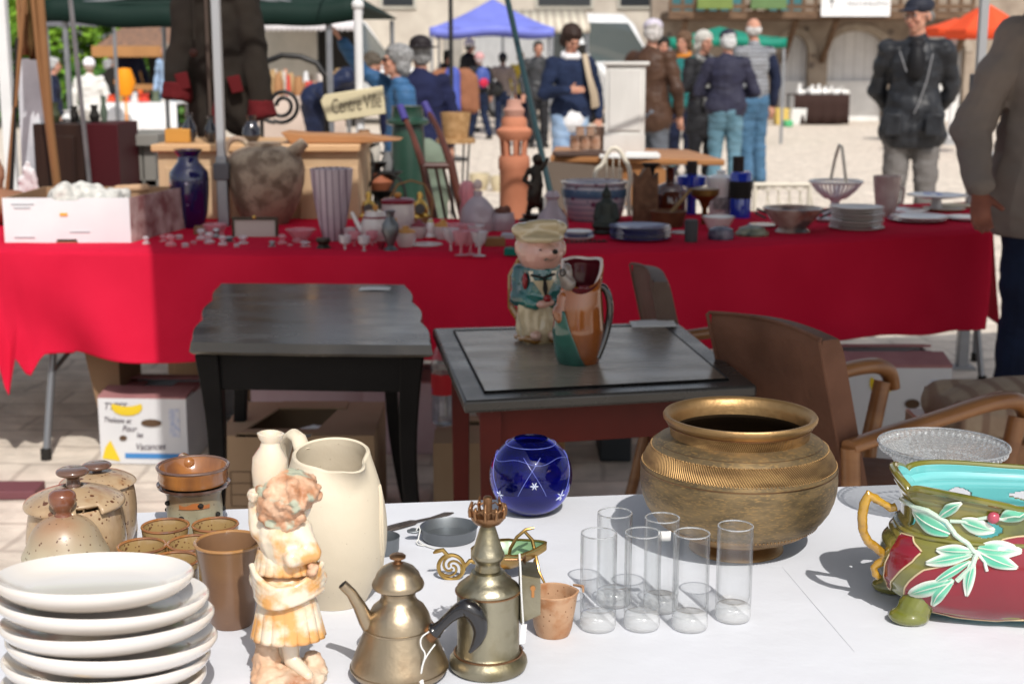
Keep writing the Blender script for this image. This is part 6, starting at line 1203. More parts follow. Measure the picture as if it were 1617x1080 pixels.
    q = MB().grid(jug, 56, 40, True); q.add([jug(i / 56, 0) for i in range(56)], [tuple(reversed(range(56)))])
    o = put('jug_body', q, [br, plain('mouth_maroon', (.10, .012, .018), .15), wh], t, solid=.005); o.modifiers['solid'].material_offset = 1; o.modifiers['solid'].material_offset_rim = 2
    rim = [Vector(jug(i / 56, 1)) for i in range(56)]; put('lip', MB().tube(rim, .0035, 8, closed=True), wh, t)
    put('beak', blob(MB().cap((X(896), -.034, Z(444)), .017, (X(884), -.046, Z(428)), .008).ell((X(893), -.03, Z(430)), (.014, .017, .025)), .003), mat('grey_beak', (.30, .27, .24), (.18, .13, .11), ns=20, rough=.15, coat=1), t)
    put('eye', MB().tube([(X(886) + .006 * cos(a), -.055, Z(425) + .008 * sin(a)) for a in (0, 1, 2, 3, 4, 5)], .0015, 5, closed=True), DARK, t)
    put('arm_relief', blob(MB().ell((X(882), -.02, Z(492)), (.016, .02, .022)).cap((X(888), -.02, Z(468)), .014, (X(884), -.03, Z(500)), .012), .0035), br, t)
    put('handle', MB().tube(ch([(X(938), .0, Z(458)), (X(952), .0, Z(450)), (X(963), -.0, Z(475)), (X(961), -.0, Z(510)), (X(952), -.01, Z(540)), (X(942), -.02, Z(562))]), .0082, 12), mat('black_glaze', (.008, .008, .009), rough=.08, coat=1), t)
    def patch(u, v):
        a = -pi + .35 + (1.55 * u) * (1 - .62 * v ** 1.2); b = jug((a % (2 * pi)) / (2 * pi), .005 + v * .40); n = Vector((b[0], b[1], 0)).normalized() * .004; return Vector(b) + n
    put('green_patch', MB().grid(patch, 18, 16), teal2, t, solid=.002)
teal2 = mat('green_patch_glaze', (.02, .12, .085), (.01, .05, .04), ns=12, rough=.12, coat=1)
mid()

def floor_goods():
    kb = mat('kraft_card', (.36, .245, .155), (.30, .20, .12), ns=4, rough=.85); kd = plain('inner_card', (.10, .06, .035), .9); pur = mat('maroon_printed_card', (.36, .17, .17), (.27, .11, .12), ns=6, rough=.8); wcard = mat('white_printed_card', (.62, .62, .63), (.56, .56, .58), ns=5, rough=.75)
    yel = plain('banana_yellow', (.72, .52, .03), .7); blp = plain('print_blue', (.06, .22, .50), .7); ink = plain('marker_ink', (.10, .08, .10), .7)
    def fruitbox(px0, px1, pyb, h, dep, rz, label, name='fruit_box', front=wcard, side=wcard, lid=pur, notes=0, open_=True):
        a, b = G(px0, pyb), G(px1, pyb); w = (b - a).length; t = thing(name, label, 'box', a, rz)
        th = .006
        put('front_panel', MB().box((0, 0, .002), (w, th, h)), front, t); put('back_panel', MB().box((0, dep - th, .002), (w, dep, h)), front, t)
        for x in (0, w - th): put('side_panel', MB().box((x, th, .002), (x + th, dep - th, h)), side, t)
        put('bottom', MB().box((th, th, .003), (w - th, dep - th, .012)), kd, t)
        fl = [((0, 0), (w, 0), .09), ((0, dep), (w, dep), -.09)]
        put('top_flap', MB().hexa([(0, 0, h), (w, 0, h), (w, .11, h + .015), (0, .11, h + .015)], [(0, 0, h + .006), (w, 0, h + .006), (w, .11, h + .021), (0, .11, h + .021)]), lid, t); put('top_flap', MB().hexa([(0, dep - .11, h + .012), (w, dep - .11, h + .012), (w, dep, h), (0, dep, h)], [(0, dep - .11, h + .018), (w, dep - .11, h + .018), (w, dep, h + .006), (0, dep, h + .006)]), lid, t)
        for x in (0, w - .10): put('side_flap', MB().box((x, .112, h), (x + .10, dep - .112, h + .005)), lid, t)
        return t, w
    slot = lambda w, x, z, rx, rz_: MB().lathe([(0, -.001), (1, -.001), (1, .003), (0, .003)], 20, M=Matrix.Translation((x, -.0025, z)) @ Matrix.Diagonal((rx, 1, rz_, 1)) @ Matrix.Rotation(pi / 2, 4, 'X'))
    def banana(x, z, s, fl=1):
        return MB().tube([(x + s * .9 * cos(a), -.003, z + fl * s * .45 * sin(a) * -1) for a in [pi * k / 8 for k in range(9)]], [s * r for r in (.08, .2, .27, .3, .3, .3, .27, .2, .08)], 8, flat=.05, up=(0, 1, 0))
    t, w = fruitbox(160, 300, 732, .235, .36, -.06, 'white fruit box with handwriting and banana print under the sunlit cloth')
    put('handle_hole', slot(w, w * .60, .150, .036, .0125), kd, t); put('handle_hole', slot(w, w * .27, .095, .013, .0085), kd, t)
    q = banana(w * .33, .215, .055); put('banana_print', q, yel, t); q = MB().add([(w * .02, -.003, .02), (w * .22, -.003, .012), (w * .20, -.003, .03), (w * .12, -.003, .085), (w * .06, -.003, .06), (w * .02, -.0005, .02), (w * .22, -.0005, .012), (w * .20, -.0005, .03), (w * .12, -.0005, .085), (w * .06, -.0005, .06)], [(0, 1, 2, 3, 4), (9, 8, 7, 6, 5)] + [(i, i + 5, (i + 1) % 5 + 5, (i + 1) % 5) for i in range(5)]); put('banana_print', q, yel, t)
    put('blue_stripe', MB().box((w * .28, -.002, .022), (w - .004, -.0005, .040)), blp, t); put('blue_print', MB().box((w * .80, -.002, .10), (w * .92, -.0005, .20)), mat('faint_blue', (.38, .43, .58), (.6, .6, .63), ns=60, rough=.7), t)
    def note(txt, x, z, s, rot=0):
        cu = bpy.data.curves.new('n', 'FONT'); cu.body = txt; cu.size = s; cu.extrude = .0006; cu.shear = .3; tmp = bpy.data.objects.new('n', cu); COL.objects.link(tmp); dg = bpy.context.evaluated_depsgraph_get(); me = bpy.data.meshes.new_from_object(tmp.evaluated_get(dg)); bpy.data.objects.remove(tmp)
        o = put('handwriting', me, ink, t, (x, -.0022, z)); o.rotation_euler = (pi / 2, rot, 0); o.scale = (.72, .85, 1)
    note('TYPES', w * .06, .195, .042); note('Thalasse et', w * .05, .152, .030, .05); note('Pour', w * .26, .118, .036); note('les', w * .42, .098, .03); note('Vacances', w * .40, .052, .040, -.04)
    # brown board leaning
    a = G(150, 735); one('brown_board', MB().hexa([(-.012, 0, .002), (.035, 0, .002), (.035, .30, .002), (-.012, .30, .002)], [(-.10, .05, .40), (.025, .05, .40), (.025, .34, .40), (-.10, .34, .40)]), plain('board_brown', (.23, .14, .08), .8), 'brown cardboard leaning beside the handwritten fruit box', 'board', loc=(a.x + .035, a.y + .1, 0), rot=(0, 0, 0))
    # open kraft box with flaps
    a, b = G(345, 800, 0), G(560, 800, 0); yb = 4.02; a = Vector((D(345, 700, yb).x, yb, 0)); w = .455; h = .30; dep = .38
    t = thing('open_kraft_box', 'open brown cardboard box with folded flaps under the scalloped table', 'box', a, .0); th = .006
    put('front_panel', MB().box((0, 0, .002), (w, th, h)), kb, t); put('back_panel', MB().box((0, dep - th, .002), (w, dep, h)), kb, t)
    for x in (0, w - th): put('side_panel', MB().box((x, th, .002), (x + th, dep - th, h)), kb, t)
    put('bottom', MB().box((th, th, .003), (w - th, dep - th, .01)), kd, t)
    put('flap', MB().hexa([(0, 0, h), (.05, 0, h), (.15, dep, h + .01), (0, dep, h + .01)], [(0, 0, h + .005), (.05, 0, h + .005), (.15, dep, h + .015), (0, dep, h + .015)]), kb, t); put('flap', MB().hexa([(.27, 0, h), (w, 0, h), (w, dep, h + .01), (.33, dep, h + .01)], [(.27, 0, h + .005), (w, 0, h + .005), (w, dep, h + .015), (.33, dep, h + .015)]), kb, t)
    put('flap', MB().hexa([(.05, .02, h + .003), (.31, .02, h + .003), (.31, .08, h + .0), (.055, .08, h)], [(.05, .02, h + .008), (.31, .02, h + .008), (.31, .08, h + .005), (.055, .08, h + .005)]), kb, t)
    put('flap', MB().box((.13, dep - .09, h + .012), (.34, dep, h + .017)), kb, t)
    pr = plain('box_print', (.13, .08, .05), .8); q = MB()
    for i in range(4): q.box((.03, -.002, .09 + i * .035), (.15, -.0005, .092 + i * .035))
    for x in (.03, .09, .12, .148): q.box((x, -.0022, .09), (x + .002, -.0006, .195))
    put('printed_grid', q, pr, t); put('handle_hole', slot(w, .22, .16, .02, .02), kd, t)
    one('wrapped_bundle', blob(MB().cap((0, 0, 0), .03, (.08, .0, 0), .028).cap((.03, .03, 0), .03, (.1, .03, .01), .025), .006, disp=(.012, 30)), WHITE_PAPER, 'white paper-wrapped bundle seen inside the open brown box', 'bundle', loc=(a.x + .20, a.y + .16, h - .05))
    # purple lidded boxes behind
    t2, w2 = fruitbox(372, 520, 700, .20, .34, 0, 'maroon and white fruit box behind the open brown box', lid=pur, front=mat('mauve_card', (.55, .42, .45), (.46, .32, .34), ns=5, rough=.8)); t2.location.y = 4.95; t2.location.x = D(373, 0, 4.95).x; t2.scale = (1.2, 1, 1.22)
    t3, w3 = fruitbox(585, 680, 700, .20, .30, 0, 'pale mauve box between the two wooden tables', front=mat('mauve_card', (.42, .30, .32)), side=kb); t3.location.y = 4.9; t3.location.x = D(560, 0, 4.9).x; t3.scale = (1.3, 1, 1.3)
    t4, w4 = fruitbox(680, 770, 790, .24, .34, 0, 'brown cardboard box carrying the water bottle', front=kb, side=kb, lid=kb); t4.location.y = 4.15; t4.location.x = D(676, 0, 4.15).x
    # bottle
    p = Vector((D(694, 0, 4.3).x, 4.30, .266)); Zb = lambda py: D(694, py, 4.3).z - p.z; k = PM(4.3, .4); t = thing('water_bottle', 'clear plastic water bottle with red cap and red-blue label', 'bottle', p)
    cp = thin_glass('pet_plastic', (.93, .94, .96), gloss=.08, haze=.10, hc=(.6, .65, .7)); H_ = .29
    put('bottle_body', MB().lathe([(.028, 0), (.037, .01), (.037, .07), (.034, .08), (.037, .09), (.037, .19), (.034, .22), (.018, .255), (.012, .262), (.012, .27)], 28, mod=lambda a, z, r: 1 + (.02 * cos(a * 10) if z < .08 else 0)), cp, t)
    put('cap', MB().lathe([(.015, .268), (.015, .29), (0, .291)], 20, mod=lambda a, z, r: 1 + .02 * cos(a * 20)), plain('cap_red', (.55, .01, .02), .4), t); put('label', MB().lathe([(.0376, .10), (.0376, .165)], 28, cap=False), mat('bottle_label', (.50, .02, .03), (.05, .12, .45), ns=9, lo=.52, hi=.56, rough=.5), t); put('water', MB().lathe([(0, .004), (.034, .008), (.034, .13), (0, .13)], 24), thin_glass('water_fill', (.85, .88, .92), gloss=.06, haze=.12, hc=(.5, .55, .65)), t)
    # floor pieces seen under the panelled table
    for px, w_, c, lb in ((812, .05, (.20, .22, .10), 'olive slatted crate end under the panelled table'), (835, .04, (.30, .17, .06), 'tan crate slat under the panelled table'), (858, .04, (.06, .12, .06), 'dark green crate slat under the panelled table'), (885, .05, (.32, .18, .08), 'orange-tan crate slat under the panelled table')):
        one('crate', MB().box((-w_ / 2, 0, 0), (w_ / 2, .25, .17)), plain('cr%d' % px, c, .8), lb, 'crate', loc=(D(px, 0, 4.7).x, 4.7, .002), bevel=.004)
    one('dark_crate', MB().box((-.05, 0, 0), (.06, .25, .16)).box((-.06, -.01, .16), (.07, .26, .18)), plain('crate_dark', (.03, .035, .04), .6), 'dark plastic crate under the back edge of the panelled table', 'crate', loc=(D(980, 0, 4.8).x, 4.8, .002), bevel=.006)
    # right fruit boxes
    t, w = fruitbox(1352, 1535, 655, .235, .36, 0, 'white banana box with lid under the right end of the cloth'); a = Vector((D(1352, 0, 4.6).x, 4.6, 0)); t.location = a; wq = D(1540, 0, 4.6).x - a.x; t.scale = (wq / w, 1, 1.62)
    put('banana_print', banana(w * .38, .215, .05), yel, t); put('handle_hole', slot(w, w * .66, .16, .03, .010), kd, t); put('handle_hole', slot(w, w * .30, .07, .012, .008), kd, t); put('blue_print', MB().box((w * .80, -.002, .18), (w * .97, -.0005, .21)), mat('faint_blue', (.38, .43, .58)), t)
    t, w = fruitbox(1290, 1345, 655, .3, .3, 0, 'white box with blue print seen behind the armchair arm'); t.location = (D(1288, 0, 4.7).x, 4.7, 0); put('blue_print', MB().box((w * .1, -.002, .12), (w * .9, -.0005, .26)), mat('faint_blue', (.38, .43, .58)), t)
    # ---- armchairs
    oak = mat('oak_arm', (.33, .15, .055), (.22, .09, .03), ns=7, rough=.35, stretch=(1, 1, 4), coat=.3); lea = mat('worn_brown_leather', (.20, .095, .06), (.125, .058, .036), ns=6, rough=.62, rv=.1, bump=.8, bs=40)
    lea2 = mat('worn_grey_leather', (.17, .12, .095), (.10, .06, .045), ns=5, rough=.55, bump=.6, bs=40)
    def armchair(loc, rz, label, lm):
        # local: chair faces +x, width along y
        t = thing('armchair', label, 'armchair', loc, rz, 'worn leather armchairs'); W_ = .25
        def back(u, v, s):
            y = (u - .5) * .36; z = .40 + .42 * v + .014 * cos((u - .5) * 2.6) * v; x = -.05 - .12 * v + .03 * cos((u - .5) * 2.2) + s * (.03 + .006 * sin(u * pi) * sin(v * pi)) ; return Vector((x, y, z))
        q = MB(); nu, nv = 24, 20
        def shell(u, v):
            a = 2 * pi * v; cv = (sin(a) * .5 + .5); e = cos(a); cv = min(1, max(0, (cv - .5) * 1.12 + .5)); return back(u, cv, max(-1, min(1, e * 1.6)))
        q.grid(shell, nu, 40, False)
        for uu, rv_ in ((0, False), (1, True)):
            r = [shell(uu, k / 40) for k in range(40)]; q.add(r, [tuple(range(40)) if rv_ else tuple(reversed(range(40)))])
        put('backrest', q, lm, t, ang=50)
        put('welt', MB().tube([back(0, min(1, .02 + .98 * k / 20), -1) + Vector((-.002, -.002, 0)) for k in range(21)] + [back(k / 20, 1, -.9) + Vector((0, 0, .004)) for k in range(21)] + [back(1, 1 - .98 * k / 20, -1) + Vector((-.002, .002, 0)) for k in range(21)], .004, 6), lm, t)
        s = MB().ell((.12, 0, .40), (.25, .185, .075)).box((-.08, -.17, .34), (.31, .17, .42)); put('seat', blob(s, .012), lm, t)
        for sg in (-1, 1):
            y = sg * .208
            pa = [(-.12, y, .60), (0, y, .615), (.14, y, .628), (.28, y, .645), (.36, y, .645), (.405, y, .625), (.42, y, .58)]
            q = MB(); 
            R = [.022, .023, .024, .026, .028, .027, .022]
            from_ = [Vector(p) for p in pa]; fine = []; fr = []
            for i in range(len(pa) - 1):
                for k in range(4): fine.append(from_[i].lerp(from_[i + 1], k / 4)); fr.append(R[i] + (R[i + 1] - R[i]) * k / 4)
            fine.append(from_[-1]); fr.append(R[-1])
            for _ in range(3): fine = [fine[0]] + [(fine[i - 1] + fine[i] * 2 + fine[i + 1]) / 4 for i in range(1, len(fine) - 1)] + [fine[-1]]
            q.tube(fine, fr, 12, flat=.72, up=(0, 0, 1)); put('armrest', q, oak, t, ang=60)
            put('front_leg', MB().tube([(.385, y, .60), (.35, y, .45), (.335, y, .25), (.35, y, .004)], [.021, .022, .021, .017], 10), oak, t)
            put('rear_leg', MB().tube([(-.115, y, .60), (-.10, y, .40), (-.16, y, .18), (-.22, y, .004)], [.020, .021, .02, .016], 10), oak, t)
        put('seat_rail', MB().box((-.10, -.20, .30), (.35, -.175, .36)).box((-.10, .175, .30), (.35, .20, .36)).box((.33, -.18, .30), (.36, .18, .36)), oak, t)
        return t
    n0, n1 = D(1575, 640, 3.09), D(1300, 690, 2.80); f0 = D(1355, 575, 3.52)
    ax = Vector((1.08 - .60, 3.12 - 2.84)); rz = atan2(ax.y, ax.x)
    c = Vector(((n0.x + f0.x) / 2, (3.09 + 3.52) / 2, 0)); c = Vector((1.01, 3.25, 0)) - Vector((cos(rz), sin(rz), 0)) * .37
    armchair(c, rz, 'brown leather armchair with curved oak arms, its back towards us', lea)
    a2 = armchair((.49, 3.76, 0), radians(5), 'greyer leather armchair half hidden behind the panelled table', lea2)
    a2.scale = (.80, .86, 1)
    # upholstered stool at right
    t = thing('upholstered_seat', 'beige striped velvet upholstered seat at the right edge', 'stool', (D(1585, 0, 3.55).x + .10, 3.55, -.0)); vel = mat('striped_velvet', (.42, .33, .24), (.34, .25, .18), ns=20, rough=.95, wave=('X', 5, (.27, .18, .13), .55, .9, 1.5))
    put('cushion', blob(MB().box((-.16, -.06, .44), (.34, .28, .50)).cap((-.12, 0, .47), .06, (.3, 0, .47), .06, up=(0, 0, 1)).cap((-.12, .22, .47), .06, (.3, .22, .47), .06).ell((.09, .11, .485), (.25, .18, .07)), .011), vel, t)
    put('seat_frame', MB().box((-.2, -.08, .37), (.38, .30, .43)), oak, t, bevel=.006)
    for x, y in ((-.17, -.05), (.35, -.05), (-.17, .27), (.35, .27)): put('leg', MB().tube([(x, y, .38), (x, y, .2), (x, y, .003)], [.022, .018, .014], 10), oak, t)
    # low plank at far left on the ground
    one('maroon_plank', MB().box((-.3, 0, .002), (.05, .12, .03)), plain('plank_maroon', (.16, .06, .07), .7), 'low maroon plank lying on the paving at the left edge', 'plank', loc=G(30, 790), rot=(0, 0, .03), bevel=.003)
floor_goods()
# ================================================================ WHITE TABLE IN FRONT
ZW = .74
def white_table():
    m = mat('white_table_laminate', (.70, .715, .765), (.665, .68, .73), ns=1.5, rough=.5, stain=((.63, .645, .68), 2.2, .52, .8), bump=1.2, bs=7)
    A, B, C = G(118, 812, ZW), G(1617, 757, ZW), G(44, 882, ZW); d = (B - A); B2 = A + d * 1.35; e = (C - A); L2 = A + e * 7.5
    t = thing('white_table', 'white tabletop in full sun that carries the foreground pottery and brass', 'table')
    q = MB(); R2 = Vector((B2.x + .05, .75, ZW)); L2 = Vector((L2.x, .75, ZW))
    # two panels meeting in a fine seam
    S0 = A + d * .70; S1 = G(1420, 1076, ZW); S1 = S0 + (S1 - S0) * 1.5
    S0 = G(1205, 860, ZW); 
    put('tabletop', MB().hexa([Vector((p.x, p.y, ZW - .028)) for p in (L2, R2, B2, A)], [L2, R2, B2, A]), m, t, bevel=.003)
    put('fold_line', MB().tube([G(1235, 895, ZW) + Vector((0, 0, .0003)), G(1290, 960, ZW) + Vector((0, 0, .0003)), G(1350, 1030, ZW) + Vector((0, 0, .0003))], [.0001, .00028, .0001], 5), plain('seam_grey', (.5, .5, .54), .6), t)
    sc = MB(); random.seed(2)
    for _ in range(0):
        a = random.uniform(0, 3); p = Vector((random.uniform(-.3, .8), random.uniform(1.35, 1.95), ZW + .0002)); sc.tube([p, p + Vector((cos(a) * .03, sin(a) * .02, 0)), p + Vector((cos(a) * .07, sin(a) * .05, 0))], [.0001, .0004, .0001], 4)
    for x, y in ((A.x + .08, A.y - .1), (B2.x - .1, B2.y - .1), (L2.x + .1, .85), (R2.x - .1, .85)): put('leg', MB().tube([(x, y, .003), (x, y, ZW - .029)], .016, 10), GREY_METAL, t)
white_table()

def fg(name, label, cat, cx, bcy, prof, m, n=64, inner=None, mod=None, group=None, rz=0, tile=None):
    """lathe from a photographed outline; bcy is the pixel height of the centre of the foot"""
    p = G(cx, bcy, ZW); t = thing(name, label, cat, p + Vector((0, 0, .0004)), rz, group); k = F / ray(cx, bcy).normalized().dot(Vector((0, cos(PITCH), -sin(PITCH)))) ; k = F / ((p - CAM).dot(Vector((0, cos(PITCH), -sin(PITCH)))))
    Z = lambda py: max(0, D(cx, py, p.y).z - ZW)
    P = [(w / k, Z(py)) for w, py in prof]; P[0] = (P[0][0], 0)
    return t, p, k, Z, P
def close_in(P, wall, zb):
    top = P[-1]; r = [(max(.0005, a - wall), z) for a, z in reversed(P[1:-1]) if z > zb]
    return [(0, 0)] + P + [(top[0] - wall * .5, top[1] + wall * .35), (top[0] - wall, top[1])] + r + [(r[-1][0] * .92, zb), (0, zb)]
ST_TAN = mat('speckled_tan_stoneware', (.47, .345, .215), (.36, .24, .135), ns=18, rough=.30, coat=.5, speck=[((.13, .055, .025), 130, .24), ((.12, .045, .02), 55, .20)], bump=.3, bs=70, stain=((.31, .16, .07), 24, .56, .68))
ST_GREY = mat('speckled_grey_stoneware', (.45, .40, .285), (.36, .29, .19), ns=14, rough=.35, coat=.4, speck=[((.12, .06, .03), 150, .22)], zg=(.045, .085, (.32, .19, .11)))
ST_RUST = mat('rust_glaze', (.40, .16, .04), (.16, .065, .03), ns=22, rough=.22, coat=.8, stretch=(1, 1, .25), bump=.2, bs=60)
ST_DARK = mat('iron_brown_glaze', (.10, .045, .03), (.15, .085, .06), ns=16, rough=.25, coat=.7)
ST_CUP = mat('olive_speckled_glaze', (.36, .25, .11), (.26, .16, .06), ns=15, rough=.25, coat=.6, speck=[((.12, .05, .02), 170, .26), ((.12, .05, .02), 70, .2)])
def pottery():
    # two lidded mustard pots behind and a butter bell in front
    def lidpot(cx, bcy, prof, lid, knob, name, label, m, notch=None, lm=None, km=None):
        t, p, k, Z, P = fg(name, label, 'pot', cx, bcy, prof, m); P = cr(P, 4); put('pot_body', MB().lathe(close_in(P, .004, .012), 64, mod=lambda a, z, r: 1 + .006 * sin(a * 3 + z * 60)), m, t)
        LP = cr([(w / k, Z(py)) for w, py in lid], 3); q = MB()
        if notch is not None:
            n = 96; 
            prof_ = LP
            def lf(u, v):
                s = v * (len(prof_) - 1); i = min(int(s), len(prof_) - 2); f = s - i; r = prof_[i][0] * (1 - f) + prof_[i + 1][0] * f; z = prof_[i][1] * (1 - f) + prof_[i + 1][1] * f; a = 2 * pi * u; return (r * cos(a), r * sin(a), z)
            q.grid(lf, n, 24, True, skip=lambda u, v: abs(((u * 2 * pi - notch + pi) % (2 * pi)) - pi) < .24 and v < .60); put('lid', q, lm or m, t, solid=.005, soff=-1)
        else: put('lid', MB().lathe(LP + [(0, LP[-1][1])], 64), lm or m, t)
        KP = cr([(w / k, Z(py)) for w, py in knob], 4); put('knob', MB().lathe(KP + [(0, KP[-1][1])], 40), km or ST_DARK, t); return t, p, k, Z
    lidpot(160, 862, [(44, 862), (54, 840), (58, 800), (55, 770), (50, 760)], [(57, 764), (58, 760), (40, 750), (14, 745)], [(9, 746), (8, 742), (21, 738), (22, 734), (17, 731)], 'mustard_pot', 'rear speckled lidded stoneware pot with dark flat knob', ST_TAN)
    t, p, k, Z = lidpot(124, 898, [(60, 898), (72, 880), (76, 850), (72, 820), (68, 800), (66, 794)], [(76, 797), (77, 793), (72, 786), (50, 776), (16, 766)], [(12, 767), (10, 758), (12, 753), (24, 748), (25, 743), (20, 740)], 'mustard_pot', 'speckled tan stoneware mustard pot with a notched lid', ST_TAN, notch=-.98)
    t, p, k, Z = lidpot(107, 925, [(58, 925), (66, 905), (68, 888), (66, 880)], [(66, 879), (67, 874), (64, 868), (58, 856), (50, 838), (36, 822), (18, 814)], [(14, 815), (12, 808), (17, 800), (21, 790), (20, 780), (12, 774)], 'butter_bell', 'domed stoneware butter pot with a round brown knob', ST_GREY, km=mat('knob_brown', (.20, .07, .035), (.14, .05, .03), ns=14, rough=.25, coat=.7))
    # narrow bottle cup behind
    t, p, k, Z, P = fg('stoneware_beaker', 'narrow ribbed stoneware beaker peeking behind the mustard pot', 'beaker', 205, 838, [(12, 838), (13, 832), (12, 822), (12, 812), (12, 806)], ST_TAN); put('beaker_body', MB().lathe(close_in(P, .003, .01), 40, mod=lambda a, z, r: 1 + .03 * sin(z * 900)), ST_TAN, t)
    # warmer with rust bowl
    t, p, k, Z, P = fg('stoneware_warmer', 'stoneware fondue warmer stand with pierced sides', 'stand', 309, 838, [(41, 838), (43, 828), (43, 800), (42, 780), (46, 770)], ST_GREY)
    sg = mat('sage_speckled_glaze', (.36, .34, .24), (.22, .20, .13), ns=22, rough=.35, speck=[((.10, .06, .03), 160, .2)], zg=(.030, .050, (.30, .19, .10))); put('stand_wall', MB().lathe(close_in(P, .004, .008), 56, mod=lambda a, z, r: 1 + .012 * sin(z * 420)), sg, t)
    put('collar', MB().lathe([(46 / k, Z(772)), (56 / k, Z(766)), (57 / k, Z(762)), (50 / k, Z(764)), (44 / k, Z(770))], 56, cap=False), ST_DARK, t)
    r = 43.6 / k; q = MB()
    for i in range(9):
        a = i * .7 + .25; z = Z(787) if i % 2 else Z(806); q.ell((r * cos(a), r * sin(a), z), (.0042, .0042, .0034), 12, 8)
    put('vent_holes', q, DARK, t); put('orange_brush_mark', MB().grid(lambda u, v: ((r + .0006) * cos(-1.9 + 1.1 * u), (r + .0006) * sin(-1.9 + 1.1 * u), Z(792) + (.007 * v) * (1 - .3 * sin(u * 9))), 20, 2), plain('rust_brush', (.38, .13, .04), .3), t)
    p2 = p + Vector((0, 0, Z(764) + .001)); b = thing('rust_bowl', 'glossy rust-brown bowl resting on the pierced stand', 'bowl', p2); Zb = lambda py: max(0, D(309, py, p.y).z - p2.z)
    P = [(40 / k, 0), (52 / k, Zb(760)), (54 / k, Zb(752)), (53 / k, Zb(745)), (56 / k, Zb(737)), (55 / k, Zb(734))]; put('bowl_wall', MB().lathe([(0, 0)] + P + [(51 / k, Zb(736)), (47 / k, Zb(748)), (38 / k, Zb(757)), (0, Zb(758))], 64), ST_RUST, b)
    put('rim', MB().tube([(54.6 / k * cos(a * pi / 28), 54.6 / k * sin(a * pi / 28), Zb(735)) for a in range(56)], .0022, 8, closed=True), ST_DARK, b); put('handle_stub', blob(MB().cap((-.016, .045, Zb(745)), .010, (-.030, .075, Zb(748)), .009), .002), ST_RUST, b)
    # six small cups
    cups = [(261, 830, 37, 'rearmost left small speckled cup before the warmer'), (340, 828, 36, 'small rust-rimmed cup right of the warmer foot'), (224, 862, 38, 'leftmost small speckled cup beside the mustard pot'), (304, 857, 39, 'middle small speckled cup left of the tall beaker'), (275, 884, 39, 'nearest small speckled cup behind the white plates')]
    for cx, ry, r, lb in cups:
        p = G(cx, ry, ZW + .052); p.z = ZW + .0004; k = F / ((p - CAM).dot(Vector((0, cos(PITCH), -sin(PITCH))))) ; rr = r / k
        t = thing('small_cup', lb, 'cup', p, 0, 'small speckled stoneware cups'); put('cup_wall', MB().lathe([(0, 0), (rr * .80, 0), (rr * .9, .006), (rr * .96, .02), (rr * .97, .04), (rr, .050), (rr * .985, .0525), (rr * .93, .050), (rr * .90, .03), (rr * .86, .010), (0, .008)], 48), ST_CUP, t)
        put('rim', MB().tube([(rr * .965 * cos(a * pi / 24), rr * .965 * sin(a * pi / 24), .0515) for a in range(48)], .0019, 8, closed=True), ST_RUST, t)
    # tall beaker
    t, p, k, Z, P = fg('tall_beaker', 'tall tapered bronze-brown stoneware beaker', 'beaker', 366, 984, [(32, 984), (35, 978), (40, 940), (46, 895), (52, 862), (53, 857)], ST_TAN)
    bb = mat('bronze_brown_glaze', (.24, .13, .07), (.16, .085, .048), ns=9, rough=.36, coat=.35, speck=((.25, .14, .07), 220, .13), zg=(.045, .115, (.24, .13, .055))); put('beaker_wall', MB().lathe(close_in(P, .0035, .01), 72, mod=lambda a, z, r: 1 + .002 * sin(z * 1500)), bb, t)
    put('rim', MB().tube([(51.5 / k * cos(a * pi / 30), 51.5 / k * sin(a * pi / 30), Z(856)) for a in range(60)], .0022, 8, closed=True), mat('rim_tan', (.36, .18, .06), rough=.25, coat=.6), t)
    # plates
    PL = mat('white_plate_glaze', (.76, .725, .68), (.71, .66, .61), ns=4, rough=.2, coat=.6, speck=((.45, .36, .28), 60, .06))
    st = [(148, 925, .096), (158, 962, .104), (166, 995, .104), (170, 1023, .103), (160, 1050, .102), (154, 1083, .101), (150, 1110, .10)]
    for i, (cx, py, r) in enumerate(st):
        z = .885 - i * .0215; y = 1.335 + .003 * sin(i * 2); x = D(cx, 900, y).x
        tilt = radians(-7.5) + .012 * sin(i * 1.7)
        lb = ['topmost white plate of the leaning stack', 'second white plate from the top of the stack', 'third white plate from the top of the stack', 'fourth white plate from the top of the stack', 'fifth white plate of the stack with a yellow mark', 'lowest plate seen in the white stack', 'bottom white plate resting on the table'][i]
        o = thing('white_plate', lb, 'plate', (x, y, z - .026), 0, 'stack of white plates'); o.rotation_euler = (tilt, .03 * sin(i * 2.3) + .015, 0)
        put('plate_body', MB().lathe([(0, 0), (r * .70, 0), (r * .76, .0015), (r * .88, .0065), (r * .96, .013), (r * .995, .019), (r * .995, .0225), (r * .975, .0240), (r * .945, .0225), (r * .86, .016), (r * .72, .0105), (r * .60, .0088), (0, .0085)], 80), PL, o, ang=60)
        if i == 4: put('yellow_mark', MB().ell((.0, -r * .9, .017), (.012, .006, .004)), plain('yolk_yellow', (.75, .45, .05), .3), o)
    # cream jug
    cj = mat('cream_biscuit', (.68, .60, .47), (.62, .54, .41), ns=5, rough=.55, speck=((.34, .25, .16), 150, .10), bump=.35, bs=30)
    t, p, k, Z, P = fg('cream_jug', 'tall cream stoneware jug with pinched pouring lip', 'jug', 529, 946, [(50, 946), (58, 932), (72, 905), (81, 872), (84, 842), (83, 812), (78, 780), (70, 750), (63, 728), (60, 716)], cj)
    P = cr(P, 4); top = P[-1][1]
    def mod(a, z, r):
        s = max(0, (z - top * .78) / (top * .22)); d = abs((a + .95 + pi) % (2 * pi) - pi); return 1 + .42 * s ** 2.0 * math.exp(-(d / .36) ** 2) - .06 * s * math.exp(-((d - .7) / .3) ** 2)
